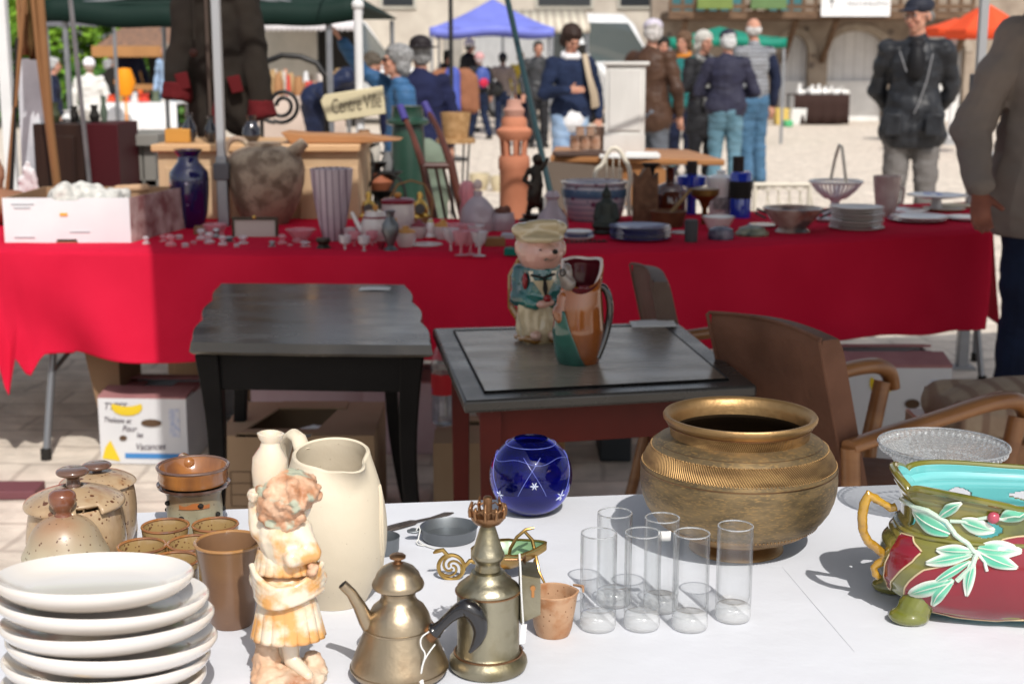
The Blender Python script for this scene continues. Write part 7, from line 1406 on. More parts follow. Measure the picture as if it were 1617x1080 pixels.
    q = MB(); prof = close_in(P, .0045, .012); q.lathe(prof, 120, mod=mod)
    for i, v in enumerate(q.v):      # back of the rim stands higher, lip dips
        s = max(0, (v[2] - top * .8) / (top * .2)); a = atan2(v[1], v[0]); d = abs((a + .95 + pi) % (2 * pi) - pi)
        q.v[i] = (v[0], v[1], v[2] + s * (.006 * sin(a) - .004 * math.exp(-((d - .55) / .3) ** 2) - .003 * math.exp(-(d / .25) ** 2)))
    put('jug_wall', q, cj, t, ang=60)
    hp_ = [Vector(x) for x in ((-.038, .030, Z(724)), (-.044, .038, Z(706)), (-.052, .048, Z(703)), (-.062, .060, Z(715)), (-.070, .068, Z(750)), (-.070, .064, Z(800)), (-.058, .045, Z(850)))]; put('handle', MB().tube(hp_, [.011, .010, .010, .010, .0095, .009, .008], 14, flat=.7, up=(-.6, .8, 0)), cj, t)
    q = MB(); r0 = 0
    for da, zz in ((0, 1), (.09, .93)):
        pts = []
        for s_ in range(19):
            v = s_ / 18; z = Z(900) + (Z(765) - Z(900)) * v; a = -.42 + .30 * abs(2 * v - 1) ** 2 + da
            rr = None
            for i in range(len(P) - 1):
                if P[i][1] <= z <= P[i + 1][1]: f = (z - P[i][1]) / (P[i + 1][1] - P[i][1]); rr = P[i][0] * (1 - f) + P[i + 1][0] * f
            pts.append((rr * cos(a), rr * sin(a), z))
        q.tube(pts, .0016, 6)
    put('leaf_relief', q, cj, t)
pottery()

def figurine():
    Y = 1.405; Xw = lambda px: D(px, 900, Y).x; p = Vector((Xw(455), Y, ZW)); k = F / ((Vector((0, Y, .87)) - CAM).dot(Vector((0, cos(PITCH), -sin(PITCH)))))
    X = lambda px: (px - 455) / k; Z = lambda py: D(455, py, Y).z - ZW
    ora = mat('amber_alabaster', (.66, .34, .11), (.74, .64, .50), ns=34, lo=.44, hi=.58, rough=.3, coat=.5, sss=.15); pale = mat('pale_alabaster', (.70, .61, .48), (.62, .46, .32), ns=10, lo=.5, hi=.7, rough=.2, coat=.5, sss=.15)
    rock = mat('rust_alabaster', (.56, .33, .20), (.66, .55, .42), ns=22, rough=.4, stain=((.36, .17, .09), 14, .55, .65), bump=1.2, bs=50); flo = mat('flower_wreath', (.66, .44, .30), (.40, .19, .10), ns=55, rough=.4, stain=((.40, .42, .32), 38, .56, .62), bump=1, bs=60)
    t = thing('water_carrier_figurine', 'amber alabaster figurine of a girl carrying a jar on her shoulder', 'figurine', p + Vector((0, 0, .0004)))
    V = .0022
    # torso, arms
    q = MB().cap((X(452), 0, Z(868)), .0255, (X(448), 0, Z(842)), .028).cap((X(430), 0, Z(822)), .014, (X(476), -.004, Z(836)), .014).cap((X(418), .003, Z(812)), .013, (X(430), .004, Z(850)), .016)
    q.cap((X(417), .0, Z(835)), .014, (X(411), .004, Z(800)), .0115).cap((X(410), .004, Z(800)), .0105, (X(410), .0, Z(782)), .0075)
    q.cap((X(474), -.008, Z(835)), .0135, (X(496), -.014, Z(866)), .0105).cap((X(496), -.014, Z(866)), .010, (X(470), -.028, Z(868)), .0095).cap((X(455), 0, Z(830)), .011, (X(456), 0, Z(808)), .0105)
    put('torso', blob(q, V, disp=(.0008, 90)), ora, t)
    put('hand', blob(MB().ell((X(406), -.004, Z(780)), (.007, .008, .007)).cap((X(403), -.01, Z(783)), .003, (X(404), -.012, Z(775)), .0025).cap((X(407), -.012, Z(784)), .003, (X(408), -.014, Z(775)), .0025).cap((X(411), -.010, Z(784)), .003, (X(412), -.013, Z(776)), .0025), .0012), pale, t)
    put('water_jar', MB().lathe([(0, 0), (.010, .001), (.0165, .012), (.0185, .028), (.0175, .042), (.011, .054), (.0095, .059), (.0125, .064), (.0135, .068), (.011, .069), (.008, .062), (0, .05)], 40, c=(X(427), .006, Z(788)), M=Matrix.Rotation(.06, 4, 'Y'), mod=lambda a, z, r: 1 + .03 * sin(a * 2 + z * 200)), pale, t)
    put('face', blob(MB().ell((X(463), .006, Z(797)), (.021, .021, .024)).cap((X(481), .0, Z(797)), .004, (X(484), -.002, Z(801)), .004).ell((X(477), .0, Z(808)), (.006, .006, .005)), V), pale, t)
    q = MB().ell((X(460), .0, Z(778)), (.030, .030, .024)).ell((X(446), -.01, Z(790)), (.022, .022, .022)).ell((X(480), -.004, Z(775)), (.018, .022, .016)); random.seed(6)
    for i in range(34):
        a = random.uniform(0, 2 * pi); pz = random.uniform(-.7, .8); r_ = sqrt(1 - pz * pz); q.ell((X(460) + .029 * r_ * cos(a), -.001 + .03 * r_ * sin(a), Z(780) + .023 * pz), (.0065, .0065, .0055), 8, 6)
    for i in range(8): q.ell((X(425 + i * 8), -.020 + .0, Z(808 + 16 * sin(i * .45))), (.007, .006, .006), 8, 6)
    q.cap((X(450), -.02, Z(808)), .006, (X(446), -.022, Z(826)), .004); put('flowered_hair', blob(q, .0018, disp=(.0016, 160)), flo, t)
    # blouse ridges, sash, skirt
    def skirt(r0, r1, z0, z1, n, amp, sq=.72):
        def f(u, v): a = 2 * pi * u; r = (r0 + (r1 - r0) * v) * (1 + amp * v * (abs(sin(a * n)) - .5)); return (X(452) + r * cos(a), r * sin(a) * sq, z0 + (z1 - z0) * v)
        return f
    q = MB().grid(skirt(.026, .0355, Z(935), Z(1005), 8, .10), 128, 14, True); put('skirt', q, ora, t, solid=.003); put('blouse', MB().grid(skirt(.0265, .032, Z(864), Z(900), 10, .07), 100, 8, True), ora, t, solid=.002)
    q = MB().cap((X(412), 0, Z(915)), .0125, (X(492), 0, Z(912)), .012)
    for i in range(5):
        s_ = i / 4; q.tube(ch([(X(398) + .003 * s_, .0, Z(892 + 34 * s_)), (X(412), -.020, Z(905 + 36 * s_)), (X(440), -.029, Z(925 + 26 * s_ - 6)), (X(475), -.027, Z(930 + 22 * s_ - 16)), (X(500), -.012, Z(912 + 30 * s_ - 12)), (X(508), .002, Z(895 + 40 * s_ - 5))]), .0040, 8)
    q.cap((X(406), .010, Z(918)), .011, (X(498), .010, Z(918)), .011).ell((X(452), .0, Z(922)), (.034, .0245, .018)); put('sash', blob(q, .0017), ora, t); put('sash_flower', blob(MB().ell((X(497), -.02, Z(893)), (.006, .005, .005)).ell((X(502), -.018, Z(887)), (.004, .004, .004)).ell((X(496), -.02, Z(884)), (.004, .004, .004)), .0013), flo, t)
    q = MB().cap((X(455), -.002, Z(1000)), .012, (X(456), -.002, Z(1038)), .0085).cap((X(456), -.002, Z(1040)), .0085, (X(486), -.02, Z(1054)), .006).cap((X(436), .01, Z(1000)), .011, (X(434), .01, Z(1050)), .009); put('legs', blob(q, V), pale, t)
    q = MB().cap((X(418), .004, Z(1000)), .012, (X(416), .004, Z(1060)), .016).ell((X(452), 0, .006), (.042, .034, .010)).ell((X(425), -.01, Z(1064)), (.022, .02, .012)).ell((X(480), -.006, Z(1068)), (.022, .02, .010)).ell((X(490), .006, Z(1050)), (.012, .012, .012)).ell((X(450), .0, Z(1070)), (.04, .03, .010)); put('rock_base', blob(q, .0022, disp=(.0028, 110), fn=lambda c, n: Vector((c.x, c.y, max(0, c.z)))), rock, t)
figurine()

BRASS = mat('old_brass', (.47, .38, .265), (.35, .275, .185), ns=5, nd=8, rough=.40, rv=.08, metal=1, stain=((.26, .18, .11), 26, .55, .8), bump=.12, bs=120)
BRASS_D = mat('patinated_brass', (.42, .385, .28), (.28, .25, .175), ns=7, nd=8, rough=.42, rv=.1, metal=.95, stain=((.19, .16, .085), 22, .48, .68), bump=.25, bs=90)
BRASS_R = mat('reddish_brass', (.36, .20, .10), (.24, .13, .07), ns=10, rough=.38, metal=1)
STRING = plain('white_string', (.72, .72, .70), .9)
def brassware():
    t, p, k, Z, P = fg('brass_coffee_pot', 'conical brass coffee pot with domed lid and curved black handle', 'coffee pot', 631, 1066, [(62, 1066), (72, 1060), (76, 1053), (76, 1046), (73, 1038), (53, 990), (52, 985), (51, 980), (48, 970), (41, 958), (31, 950), (27, 943), (27, 937), (30, 931)], BRASS)
    put('pot_body', MB().lathe([(0, 0)] + P + [(0, Z(930))], 96), BRASS, t, ang=50)
    for w, py in ((53.5, 988), (76.5, 1050)): put('moulded_ring', MB().tube([(w / k * cos(a * pi / 40), w / k * sin(a * pi / 40), Z(py)) for a in range(80)], .0012, 6, closed=True), BRASS, t)
    LP = [(w / k, Z(py)) for w, py in ((32, 929), (40, 926), (41, 922), (39, 917), (36, 913), (33, 905), (26, 897), (15, 891), (9, 889), (6, 887), (5, 885), (8, 883), (12.5, 881), (13, 878), (10, 875.5), (0, 875))]
    l = put('lid', MB().lathe([(0, LP[0][1])] + LP[:9], 80), BRASS, t, ang=50); put('lid_knob', MB().lathe(LP[8:], 40), BRASS_R, l, ang=50)
    X = lambda px: (px - 631) / k
    put('spout', MB().tube([(X(592), -.004, Z(995)), (X(582), -.008, Z(975)), (X(571), -.010, Z(950)), (X(560), -.012, Z(930)), (X(547), -.013, Z(916))], [.0105, .0095, .0075, .0062, .0060], 18, flat=.9), BRASS, t); put('spout_mouth', MB().tube([(X(547), -.013, Z(916)), (X(546.4), -.013, Z(915.3))], .0047, 16), DARK, t)
    put('handle_socket', MB().tube([(X(672), -.010, Z(1003)), (X(690), -.014, Z(985))], [.0095, .0085], 18), mat('copper_brown', (.26, .13, .06), rough=.4, metal=.7), t)
    hd = mat('ebonised_wood', (.010, .009, .010), rough=.22, coat=.6)
    pa = [(686, 989), (689, 986), (692, 984), (700, 976), (712, 964), (726, 953), (738, 948), (750, 955), (758, 970), (760, 985), (755, 1000), (747, 1012), (741, 1018)]; ra = [.0075, .0090, .0072, .0058, .0062, .0080, .0100, .0102, .0092, .0076, .0055, .003, .001]
    fine = []; fr = []
    for i in range(len(pa) - 1):
        for s in range(4): fine.append(Vector((X(pa[i][0] + (pa[i + 1][0] - pa[i][0]) * s / 4), -.016 - .0006 * i, Z(pa[i][1] + (pa[i + 1][1] - pa[i][1]) * s / 4)))); fr.append(ra[i] + (ra[i + 1] - ra[i]) * s / 4)
    for _ in range(2): fine = [fine[0]] + [(fine[i - 1] + fine[i] * 2 + fine[i + 1]) / 4 for i in range(1, len(fine) - 1)] + [fine[-1]]
    put('handle', MB().tube(fine, fr, 16, flat=1, up=(0, 1, 0)), hd, t, ang=70)
    tg = thing('string_price_tag', 'white string tag hanging from the coffee pot handle socket', 'price tag', p + Vector((X(676), -.030, 0)))
    XX = lambda px: (px - 676) / k
    q = MB().tube(ch([(XX(680), .008, Z(984)), (XX(668), .0, Z(988)), (XX(668), -.004, Z(1000)), (XX(677), -.006, Z(1010)), (XX(670), -.010, Z(1028)), (XX(668), -.012, Z(1046))]), .0008, 6).tube(ch([(XX(690), .002, Z(1000)), (XX(680), -.004, Z(1010)), (XX(672), -.008, Z(1022)), (XX(668), -.012, Z(1046))]), .0008, 6); put('string', q, STRING, tg)
    put('paper_tag', MB().hexa([(XX(658), -.024, Z(1079)), (XX(675), -.024, Z(1079)), (XX(675), -.0232, Z(1079)), (XX(658), -.0232, Z(1079))], [(XX(661), -.014, Z(1045)), (XX(673), -.014, Z(1045)), (XX(673), -.0132, Z(1045)), (XX(661), -.0132, Z(1045))]), WHITE_PAPER, tg)
    # ---- lamp base
    t, p, k, Z, P = fg('brass_lamp_base', 'tall cylindrical brass spirit lamp base with crown-shaped burner', 'lamp', 771, 1054, [(56, 1054), (60, 1050), (62, 1044), (61, 1038), (57, 1033), (53, 1029), (50, 1027), (48.6, 1024), (48.6, 940), (49.5, 936), (50, 931), (48, 925), (38, 917), (30, 911), (27, 905), (26, 902), (18, 900)], BRASS_D)
    put('reservoir', MB().lathe([(0, 0)] + P + [(0, Z(900))], 96), BRASS_D, t, ang=50)
    for w, py in ((53, 1028), (50, 932)): put('moulded_ring', MB().tube([(w / k * cos(a * pi / 40), w / k * sin(a * pi / 40), Z(py)) for a in range(80)], .0013, 6, closed=True), BRASS_R, t)
    b = put('burner_cone', MB().lathe([(w / k, Z(py)) for w, py in ((0, 901), (20, 900), (20.5, 897), (19, 894), (20, 886), (24, 882), (26.5, 877), (25.5, 873), (23, 868), (19, 855), (15, 842), (12.5, 834), (11, 830), (0, 829))], 64), BRASS_D, t, ang=50)
    put('burner_tube', MB().lathe([(w / k, Z(py)) for w, py in ((11, 832), (9, 826), (7, 822), (7, 786), (5, 784), (0, 783))], 32), BRASS_R, b)
    put('gallery', MB().lathe([(w / k, Z(py)) for w, py in ((9, 830), (20, 826), (26, 819), (27.5, 813), (26.5, 812.5), (24, 818), (18, 823), (9, 827))], 56), BRASS_R, b)
    q = MB()
    for i in range(10):
        a = 2 * pi * i / 10 + .2; c, s = cos(a) / k, sin(a) / k
        q.tube([(27 * c, 27 * s, Z(815)), (28.5 * c, 28.5 * s, Z(806)), (27 * c, 27 * s, Z(798)), (25 * c, 25 * s, Z(790) if i % 2 else Z(796))], [.0022, .0018, .0016, .0006], 6); q.ell((27.5 * c, 27.5 * s, Z(802)), (.0022, .0022, .0026), 8, 6)
        a2 = a + pi / 10; q.tube([(27 * c, 27 * s, Z(806)), (27 * cos(a2) / k, 27 * sin(a2) / k, Z(801)), (27 * cos(a + pi / 5) / k, 27 * sin(a + pi / 5) / k, Z(806))], .0009, 5)
    put('crown_prongs', q, BRASS_R, b); put('wick_knob', MB().tube([(.018, .0, Z(884)), (.036, .002, Z(885)), (.040, .002, Z(885))], [.0012, .0012, .006], 10), BRASS_R, b)
    X = lambda px: (px - 771) / k
    br = put('wall_bracket', MB().hexa([(X(822), -.005, Z(982)), (X(853), -.005, Z(968)), (X(853), -.002, Z(968)), (X(822), -.002, Z(982))], [(X(822), -.005, Z(907)), (X(853), -.005, Z(913)), (X(853), -.002, Z(913)), (X(822), -.002, Z(907))]), BRASS_D, t)
    put('bracket_side', MB().hexa([(X(819), -.002, Z(975)), (X(822), -.005, Z(982)), (X(822), .03, Z(975)), (X(819), .03, Z(970))], [(X(819), -.002, Z(907)), (X(822), -.005, Z(907)), (X(822), .03, Z(903)), (X(819), .03, Z(903))]), BRASS_D, t)
    put('bracket_top', MB().hexa([(X(820), -.004, Z(907)), (X(853), -.004, Z(913)), (X(846), .03, Z(905)), (X(820), .03, Z(903))], [(X(820), -.004, Z(905.5)), (X(853), -.004, Z(911.5)), (X(846), .03, Z(903.5)), (X(820), .03, Z(901.5))]), BRASS_D, t)
    put('keyhole', MB().lathe([(0, -.0072), (.0028, -.0072), (.0028, -.0048), (0, -.0048)], 16, M=Matrix.Translation((X(841), 0, Z(926))) @ Matrix.Rotation(pi / 2, 4, 'X') @ Matrix.Translation((0, 0, .0115))).box((X(841) - .0015, -.0068, Z(940)), (X(841) + .0015, -.0045, Z(926))), plain('keyhole_orange', (.40, .18, .06), .5), t)
    tg = thing('hanging_string_tag', 'white string and tag hanging at the side of the brass lamp', 'price tag', p + Vector((X(820), -.012, 0))); put('string', MB().tube([(0, .01, Z(873)), (.001, .0, Z(890)), (.002, -.001, Z(930)), (.004, -.001, Z(975)), (.003, -.001, Z(995))], .0010, 6), STRING, tg)
    put('paper_tag', MB().hexa([(.0, -.003, Z(1008)), (.006, -.0, Z(1008)), (.006, .0006, Z(1008)), (.0, -.0024, Z(1008))], [(.002, -.003, Z(978)), (.008, -.0, Z(978)), (.008, .0006, Z(978)), (.002, -.0024, Z(978))]), WHITE_PAPER, tg)
    # ---- pewter dishes and knife
    pw = mat('dull_pewter', (.22, .24, .255), (.17, .185, .20), ns=5, rough=.5, metal=.75, rv=.08)
    def tastevin(cx, cy_, r, h, label, hx):
        p = G(cx, cy_, ZW); k = F / ((p - CAM).dot(Vector((0, cos(PITCH), -sin(PITCH))))); rr = r / k
        t = thing('pewter_dish', label, 'dish', p + Vector((0, 0, .0004))); put('dish_wall', MB().lathe([(0, 0), (rr * .84, 0), (rr * .93, .004), (rr * .97, h - .002), (rr, h), (rr * .96, h + .0005), (rr * .92, h - .003), (rr * .86, .005), (0, .003)], 64), pw, t, ang=50)
        put('thumb_handle', blob(MB().cap((-rr * .95, -.004, h * .75), .004, (-rr * 1.18, -.006, h * .75), .0035).ell((-rr * 1.15, -.006, h * .75), (.010, .008, .003)).ell((-rr * 1.28, -.008, h * .75), (.006, .006, .003)), .0015, disp=(.001, 200)), pw, t); return t, rr
    t, rr = tastevin(709, 851, 46, .018, 'round pewter wine tasting dish with a small lug handle', 0)
    tg = thing('looped_string_tag', 'white string looped through the pewter dish handle', 'price tag', t.location.copy()); put('string', MB().tube([(-rr * 1.1, -.012, .016), (-rr * 1.02, -.010, .022), (-rr * .96, -.012, .017), (-rr * 1.02, -.018, .006), (-rr * .9, -.026, .002), (-rr * .65, -.036, .0015), (-rr * .35, -.045, .001)], .0010, 6).tube([(-rr * 1.02, -.018, .006), (-rr * 1.08, -.022, .003), (-rr * 1.02, -.028, .002), (-rr * .8, -.032, .0012)], .0010, 6), STRING, tg)
    tastevin(604, 872, 28, .022, 'second pewter dish half hidden behind the cream jug', 0)
    kn = mat('tarnished_silver', (.20, .165, .145), (.11, .085, .075), ns=30, rough=.4, metal=.8, bump=.8, bs=220); a, b = G(596, 838, ZW + .004), G(716, 806, ZW + .004); d = b - a
    q = MB().tube([Vector((0, 0, .003)), d * .25 + Vector((0, 0, .003)), d * .45 + Vector((0, 0, .003)), d * .5 + Vector((0, 0, .003)), d * .7 + Vector((0, 0, .002)), d * .9 + Vector((0, 0, .002)), d + Vector((0, 0, .001))], [.007, .0085, .0075, .0035, .0030, .0060, .0015], 10, flat=.4, up=(0, 0, 1))
    for i in range(7): q.ell(d * (.05 + i * .06) + Vector((0, 0, .0045)), (.005, .005, .002), 8, 6)
    one('ornate_cutlery_handle', q, kn, 'tarnished silver ornate cutlery handle behind the pewter dish', 'cutlery', loc=(a.x, a.y, ZW))
    # ---- green and brass boat dish with scroll handle and wishbone hoop
    p = G(770, 912, ZW); k = F / ((p - CAM).dot(Vector((0, cos(PITCH), -sin(PITCH))))); X = lambda px: (px - 770) / k; Z = lambda py: max(.002, D(770, py, p.y).z - ZW)
    t = thing('brass_leaf_dish', 'green-lined brass leaf dish with scroll handle and wishbone hoop', 'dish', p + Vector((0, 0, .0004))); gb = mat('gilt_brass', (.48, .32, .10), (.30, .18, .06), ns=20, rough=.3, metal=.9); gl = mat('green_enamel_lining', (.22, .38, .20), (.12, .22, .11), ns=14, rough=.3, coat=.5, stain=((.42, .30, .12), 18, .58, .66))
    def leaf(u, v):
        s = -1 + 2 * u; w = .030 * (1 - abs(s) ** 2.4) ** .7 * (1.0 if s < .3 else 1 - .5 * (s - .3)); y = (v - .5) * 2; x = X(745) + (X(862) - X(745)) * u
        return (x, y * w, .014 + .026 * abs(y) ** 2 * (1 - .3 * abs(s)) + .016 * max(0, s - .1) ** 1.2 + .012 * (1 - abs(y)) * max(0, s) + .006 * max(0, -s))
    o = put('leaf_bowl', MB().grid(leaf, 40, 20), [gl, gb, gb], t, solid=.002, sub=1); put('rim', MB().tube([leaf(i / 40, 0) for i in range(41)], .0016, 6).tube([leaf(i / 40, 1) for i in range(41)], .0016, 6), gb, t)
    put('foot', MB().lathe([(0, 0), (.014, 0), (.010, .003), (.005, .009), (.008, .015), (0, .015)], 24, c=(X(790), 0, 0)), gb, t)
    q = MB(); cxw, czw, R = X(713), Z(893), .0160
    q.tube([(cxw + R * cos(a * pi / 16), -.006, czw + R * sin(a * pi / 16)) for a in range(32)], .0026, 8, closed=True)
    for j in range(3):
        a0 = pi / 2 + j * 2 * pi / 3; pts = []
        for s_ in range(12): rr = .0145 * (1 - s_ / 13); a = a0 + s_ * .33; pts.append((cxw + rr * cos(a), -.006, czw + rr * sin(a)))
        q.tube(pts, .0016, 6)
    q.tube([(cxw - R * .3, -.006, czw + R), (X(700), -.006, Z(866)), (X(690), -.006, Z(868)), (X(685), -.006, Z(871))], [.0026, .003, .003, .0012], 8); q.tube([(cxw + R, -.006, czw), (X(742), -.004, Z(884)), (X(756), 0, Z(886))], [.0024, .003, .0035], 8); put('scroll_handle', q, gb, t)
    q = MB().tube([(X(800), -.012, .02), (X(806), -.01, Z(862)), (X(816), -.008, Z(845)), (X(830), -.006, Z(834)), (X(843), -.004, Z(832))], [.002, .0022, .0022, .0022, .0016], 8).tube([(X(827), -.005, Z(836)), (X(840), -.006, Z(850)), (X(846), -.010, Z(875)), (X(851), -.02, Z(895)), (X(861), -.034, Z(914))], [.002, .0024, .0022, .002, .0012], 8).tube([(X(820), -.006, Z(889)), (X(834), -.008, Z(893)), (X(843), -.008, Z(888)), (X(845), -.008, Z(880))], .002, 8).tube([(X(790), -.008, Z(881)), (X(815), -.008, Z(882))], .0016, 6); put('wishbone_hoop', q, gb, t)
    # ---- small speckled pouring cup
    pk = mat('pink_speckled_stoneware', (.50, .32, .20), (.40, .23, .13), ns=14, rough=.4, speck=[((.17, .07, .03), 170, .19), ((.14, .06, .03), 80, .12)], zg=(.052, .066, (.36, .15, .06)), stain=((.36, .17, .08), 45, .5, .66), bump=.3, bs=80)
    t, p, k, Z, P = fg('pouring_cup', 'small speckled pinkish stoneware pouring cup behind the lamp bracket', 'cup', 873, 1000, [(26, 1000), (30, 990), (35, 960), (37, 940), (38, 934)], pk)
    def pmod(a, z, r): s = max(0, (z - .035) / .02); d = abs((a - .12 + pi) % (2 * pi) - pi); return 1 + .16 * min(1, s) ** 2 * math.exp(-(d / .28) ** 2)
    q = MB().lathe(close_in(P, .003, .008), 72, mod=pmod); put('cup_wall', q, pk, t)
    put('spout_lip', MB().tube([(.024, .018, P[-1][1] + .001), (.034, .006, P[-1][1] + .0035), (.034, -.004, P[-1][1] + .001)], [.0015, .002, .0012], 6), pk, t)
brassware()

def glassware():
    # six tall shot glasses
    gp = thin_glass('tumbler_glass', (.992, .996, .996), gloss=.04, rough=.05, edge=.5); base_m = bpy.data.materials.new('solid_glass_base'); base_m.use_nodes = True
    b = base_m.node_tree.nodes['Principled BSDF']; b.inputs['Base Color'].default_value = (.97, .98, .98, 1); b.inputs['Transmission Weight'].default_value = 1; b.inputs['Roughness'].default_value = .02; b.inputs['IOR'].default_value = 1.35
    pos = [(944, 991, 'nearest left shot glass beside the pouring cup'), (1013, 990, 'front shot glass second from the left'), (1089, 991, 'front shot glass third from the left'), (1157, 977, 'rightmost shot glass under the big brass pot'), (969, 953, 'rear left shot glass behind the nearest left one'), (1043, 962, 'rear shot glass with a white sticker inside')]
    proto = None
    R, h = .0207, .1135
    for i, (x, y, lb) in enumerate(pos):
        p = G(x, y, ZW) + Vector((0, 0, .0004))
        if proto is None:
            proto = thing('shot_glass', lb, 'glass', p, 0, 'tall shot glasses')
            put('glass_wall', MB().lathe([(R * .97, .016), (R, .02), (R, h - .001), (R * .985, h), (R * .93, h - .001), (R * .92, .03), (R * .85, .0235), (R * .4, .0215), (0, .021)], 56, cap=False), gp, proto, ang=60)
            put('glass_base', MB().lathe([(0, 0), (R * .88, 0), (R * .96, .0016), (R, .005), (R * .99, .014), (R * .96, .0165), (R * .8, .0185), (R * .3, .0195), (0, .0195)], 56), thin_glass('solid_base_glass', (.985, .99, .99), gloss=.12, rough=.12, haze=.22, hc=(.98, .99, 1.0), edge=.6), proto, ang=60)
            put('rim', MB().tube([(R * .96 * cos(a * pi / 28), R * .96 * sin(a * pi / 28), h) for a in range(56)], .0009, 6, closed=True), thin_glass('rim_glass', (.85, .87, .88), gloss=.5, rough=.15, haze=.2, hc=(.9, .92, .93)), proto)
            o = proto
        else: o = dup(proto, None, p, i * .7, lb)
    put('sticker', MB().grid(lambda u, v: (.0215 * cos(.9 + .7 * u), .0215 * sin(.9 + .7 * u), .092 + .012 * v), 8, 2), WHITE_PAPER, o, solid=.0003)
    # blue globe
    p = G(838, 808, ZW); k = F / ((p - CAM).dot(Vector((0, cos(PITCH), -sin(PITCH))))); r = 65.5 / k
    t = thing('cobalt_globe_vase', 'cobalt blue glass globe vase with cut star and curved lines', 'vase', p + Vector((0, 0, .0004)))
    m = bpy.data.materials.new('cobalt_glass'); m.use_nodes = True; nt = m.node_tree; b = nt.nodes['Principled BSDF']; b.inputs['Base Color'].default_value = (.02, .035, .78, 1); b.inputs['Transmission Weight'].default_value = .97; b.inputs['Roughness'].default_value = .01; b.inputs['IOR'].default_value = 1.45
    O = r * .40; a1 = math.asin(O / r); prof = []; a0 = .42
    for i in range(41): a = a0 + (pi - a0 - a1) * i / 40; prof.append((r * sin(a), r * .955 - r * cos(a)))
    z0 = prof[0][1]; prof = [(x, z - z0) for x, z in prof]; ri = r * .94; cz = r * .955 - z0
    inn = []
    for i in range(41): a = a0 + (pi - a0 - a1 * 1.04) * (40 - i) / 40; inn.append((ri * sin(a), cz - ri * cos(a)))
    put('globe', MB().lathe([(0, 0)] + prof + inn + [(0, inn[-1][1])], 96), m, t, ang=70)
    cut = mat('cut_glass_frost', (.10, .13, .60), (.2, .25, .7), ns=60, rough=.3); q = MB(); wcut = mat('cut_star_frost', (.62, .68, .86), rough=.2)
    def S(a, b): return Vector((r * 1.002 * cos(b) * cos(a), r * 1.002 * cos(b) * sin(a), cz + r * 1.002 * sin(b)))
    for a0_, tilt in ((-1.9, .55), (-1.2, -.55), (-2.5, -.5), (-.6, .5)):
        q.tube([S(a0_ + tilt * s_ * 1.1, -.25 + s_ * 1.25 * (1 - .25 * s_)) for s_ in [j / 14 for j in range(15)]], .0004, 5)
    q.tube([S(j * pi / 30, .93) for j in range(60)], .0004, 5, closed=True); q.tube([S(j * pi / 30, .55 + .06 * sin(j * .5)) for j in range(60)], .0003, 5, closed=True); put('cut_lines', q, cut, t)
    q = MB()
    for a_c, b_c, n_, l in ((-1.50, .02, 6, .10), (-.75, -.32, 5, .16), (-2.45, -.3, 5, .12)):
        for j in range(n_): ang = 2 * pi * j / n_; q.tube([S(a_c, b_c), S(a_c + l * .5 * cos(ang), b_c + l * .5 * sin(ang)), S(a_c + l * cos(ang), b_c + l * sin(ang))], [.0006, .0022, .0005], 6, flat=.5)
    put('cut_star', q, wcut, t)
    # crystal footed bowl
    cg = thin_glass('pressed_crystal', (.96, .97, .97), gloss=.16, haze=.13, hc=(.85, .87, .88), bump=260)
    p = Vector((D(1490, 700, 1.93).x, 1.93, ZW)); k = F / ((Vector((p.x, p.y, .86)) - CAM).dot(Vector((0, cos(PITCH), -sin(PITCH))))); Z = lambda py: D(1490, py, 1.93).z - ZW; R = 101 / k
    t = thing('crystal_footed_bowl', 'pressed crystal bowl on a foot behind the majolica planter', 'bowl', p + Vector((0, 0, .0004))); zr = Z(702); zb = zr - .052
    sc = lambda a, z, r: 1 + (.018 * abs(cos(a * 20)) if z > zr - .012 else .012 * cos(a * 40))
    put('bowl_wall', MB().lathe([(.012, zb - .012), (.02, zb), (R * .45, zb + .008), (R * .72, zb + .024), (R * .90, zr - .008), (R, zr), (R * .985, zr + .0015), (R * .93, zr - .004), (R * .70, zb + .029), (R * .42, zb + .013), (0, zb + .01)], 160, mod=sc), cg, t, ang=20)
    put('foot', MB().lathe([(0, 0), (.038, 0), (.037, .003), (.014, .010), (.009, .02), (.009, zb - .02), (.013, zb - .012), (0, zb - .012)], 64), cg, t)
    q = MB()
    for i in range(56): a = 2 * pi * i / 56; q.ell((R * .955 * cos(a), R * .955 * sin(a), zr - .006), (.0028, .0028, .0035), 8, 6)
    for i in range(40): a = 2 * pi * i / 40; q.ell((R * .70 * cos(a), R * .70 * sin(a), zb + .026), (.0035, .0035, .002), 8, 6)
    for i in range(26): a = 2 * pi * i / 26; q.tube([(R * .42 * cos(a), R * .42 * sin(a), zb + .010), (R * .60 * cos(a + .06), R * .60 * sin(a + .06), zb + .018)], .0016, 6)
    put('cut_pattern', q, thin_glass('crystal_beads', (.9, .92, .93), gloss=.4, haze=.25, hc=(.9, .9, .9)), t)
    put('rim', MB().tube([(R * .993 * cos(a * pi / 60), R * .993 * sin(a * pi / 60), zr + .0008) for a in range(120)], .0016, 8, closed=True), thin_glass('crystal_rim', (.92, .93, .94), gloss=.35, haze=.1), t)
glassware()

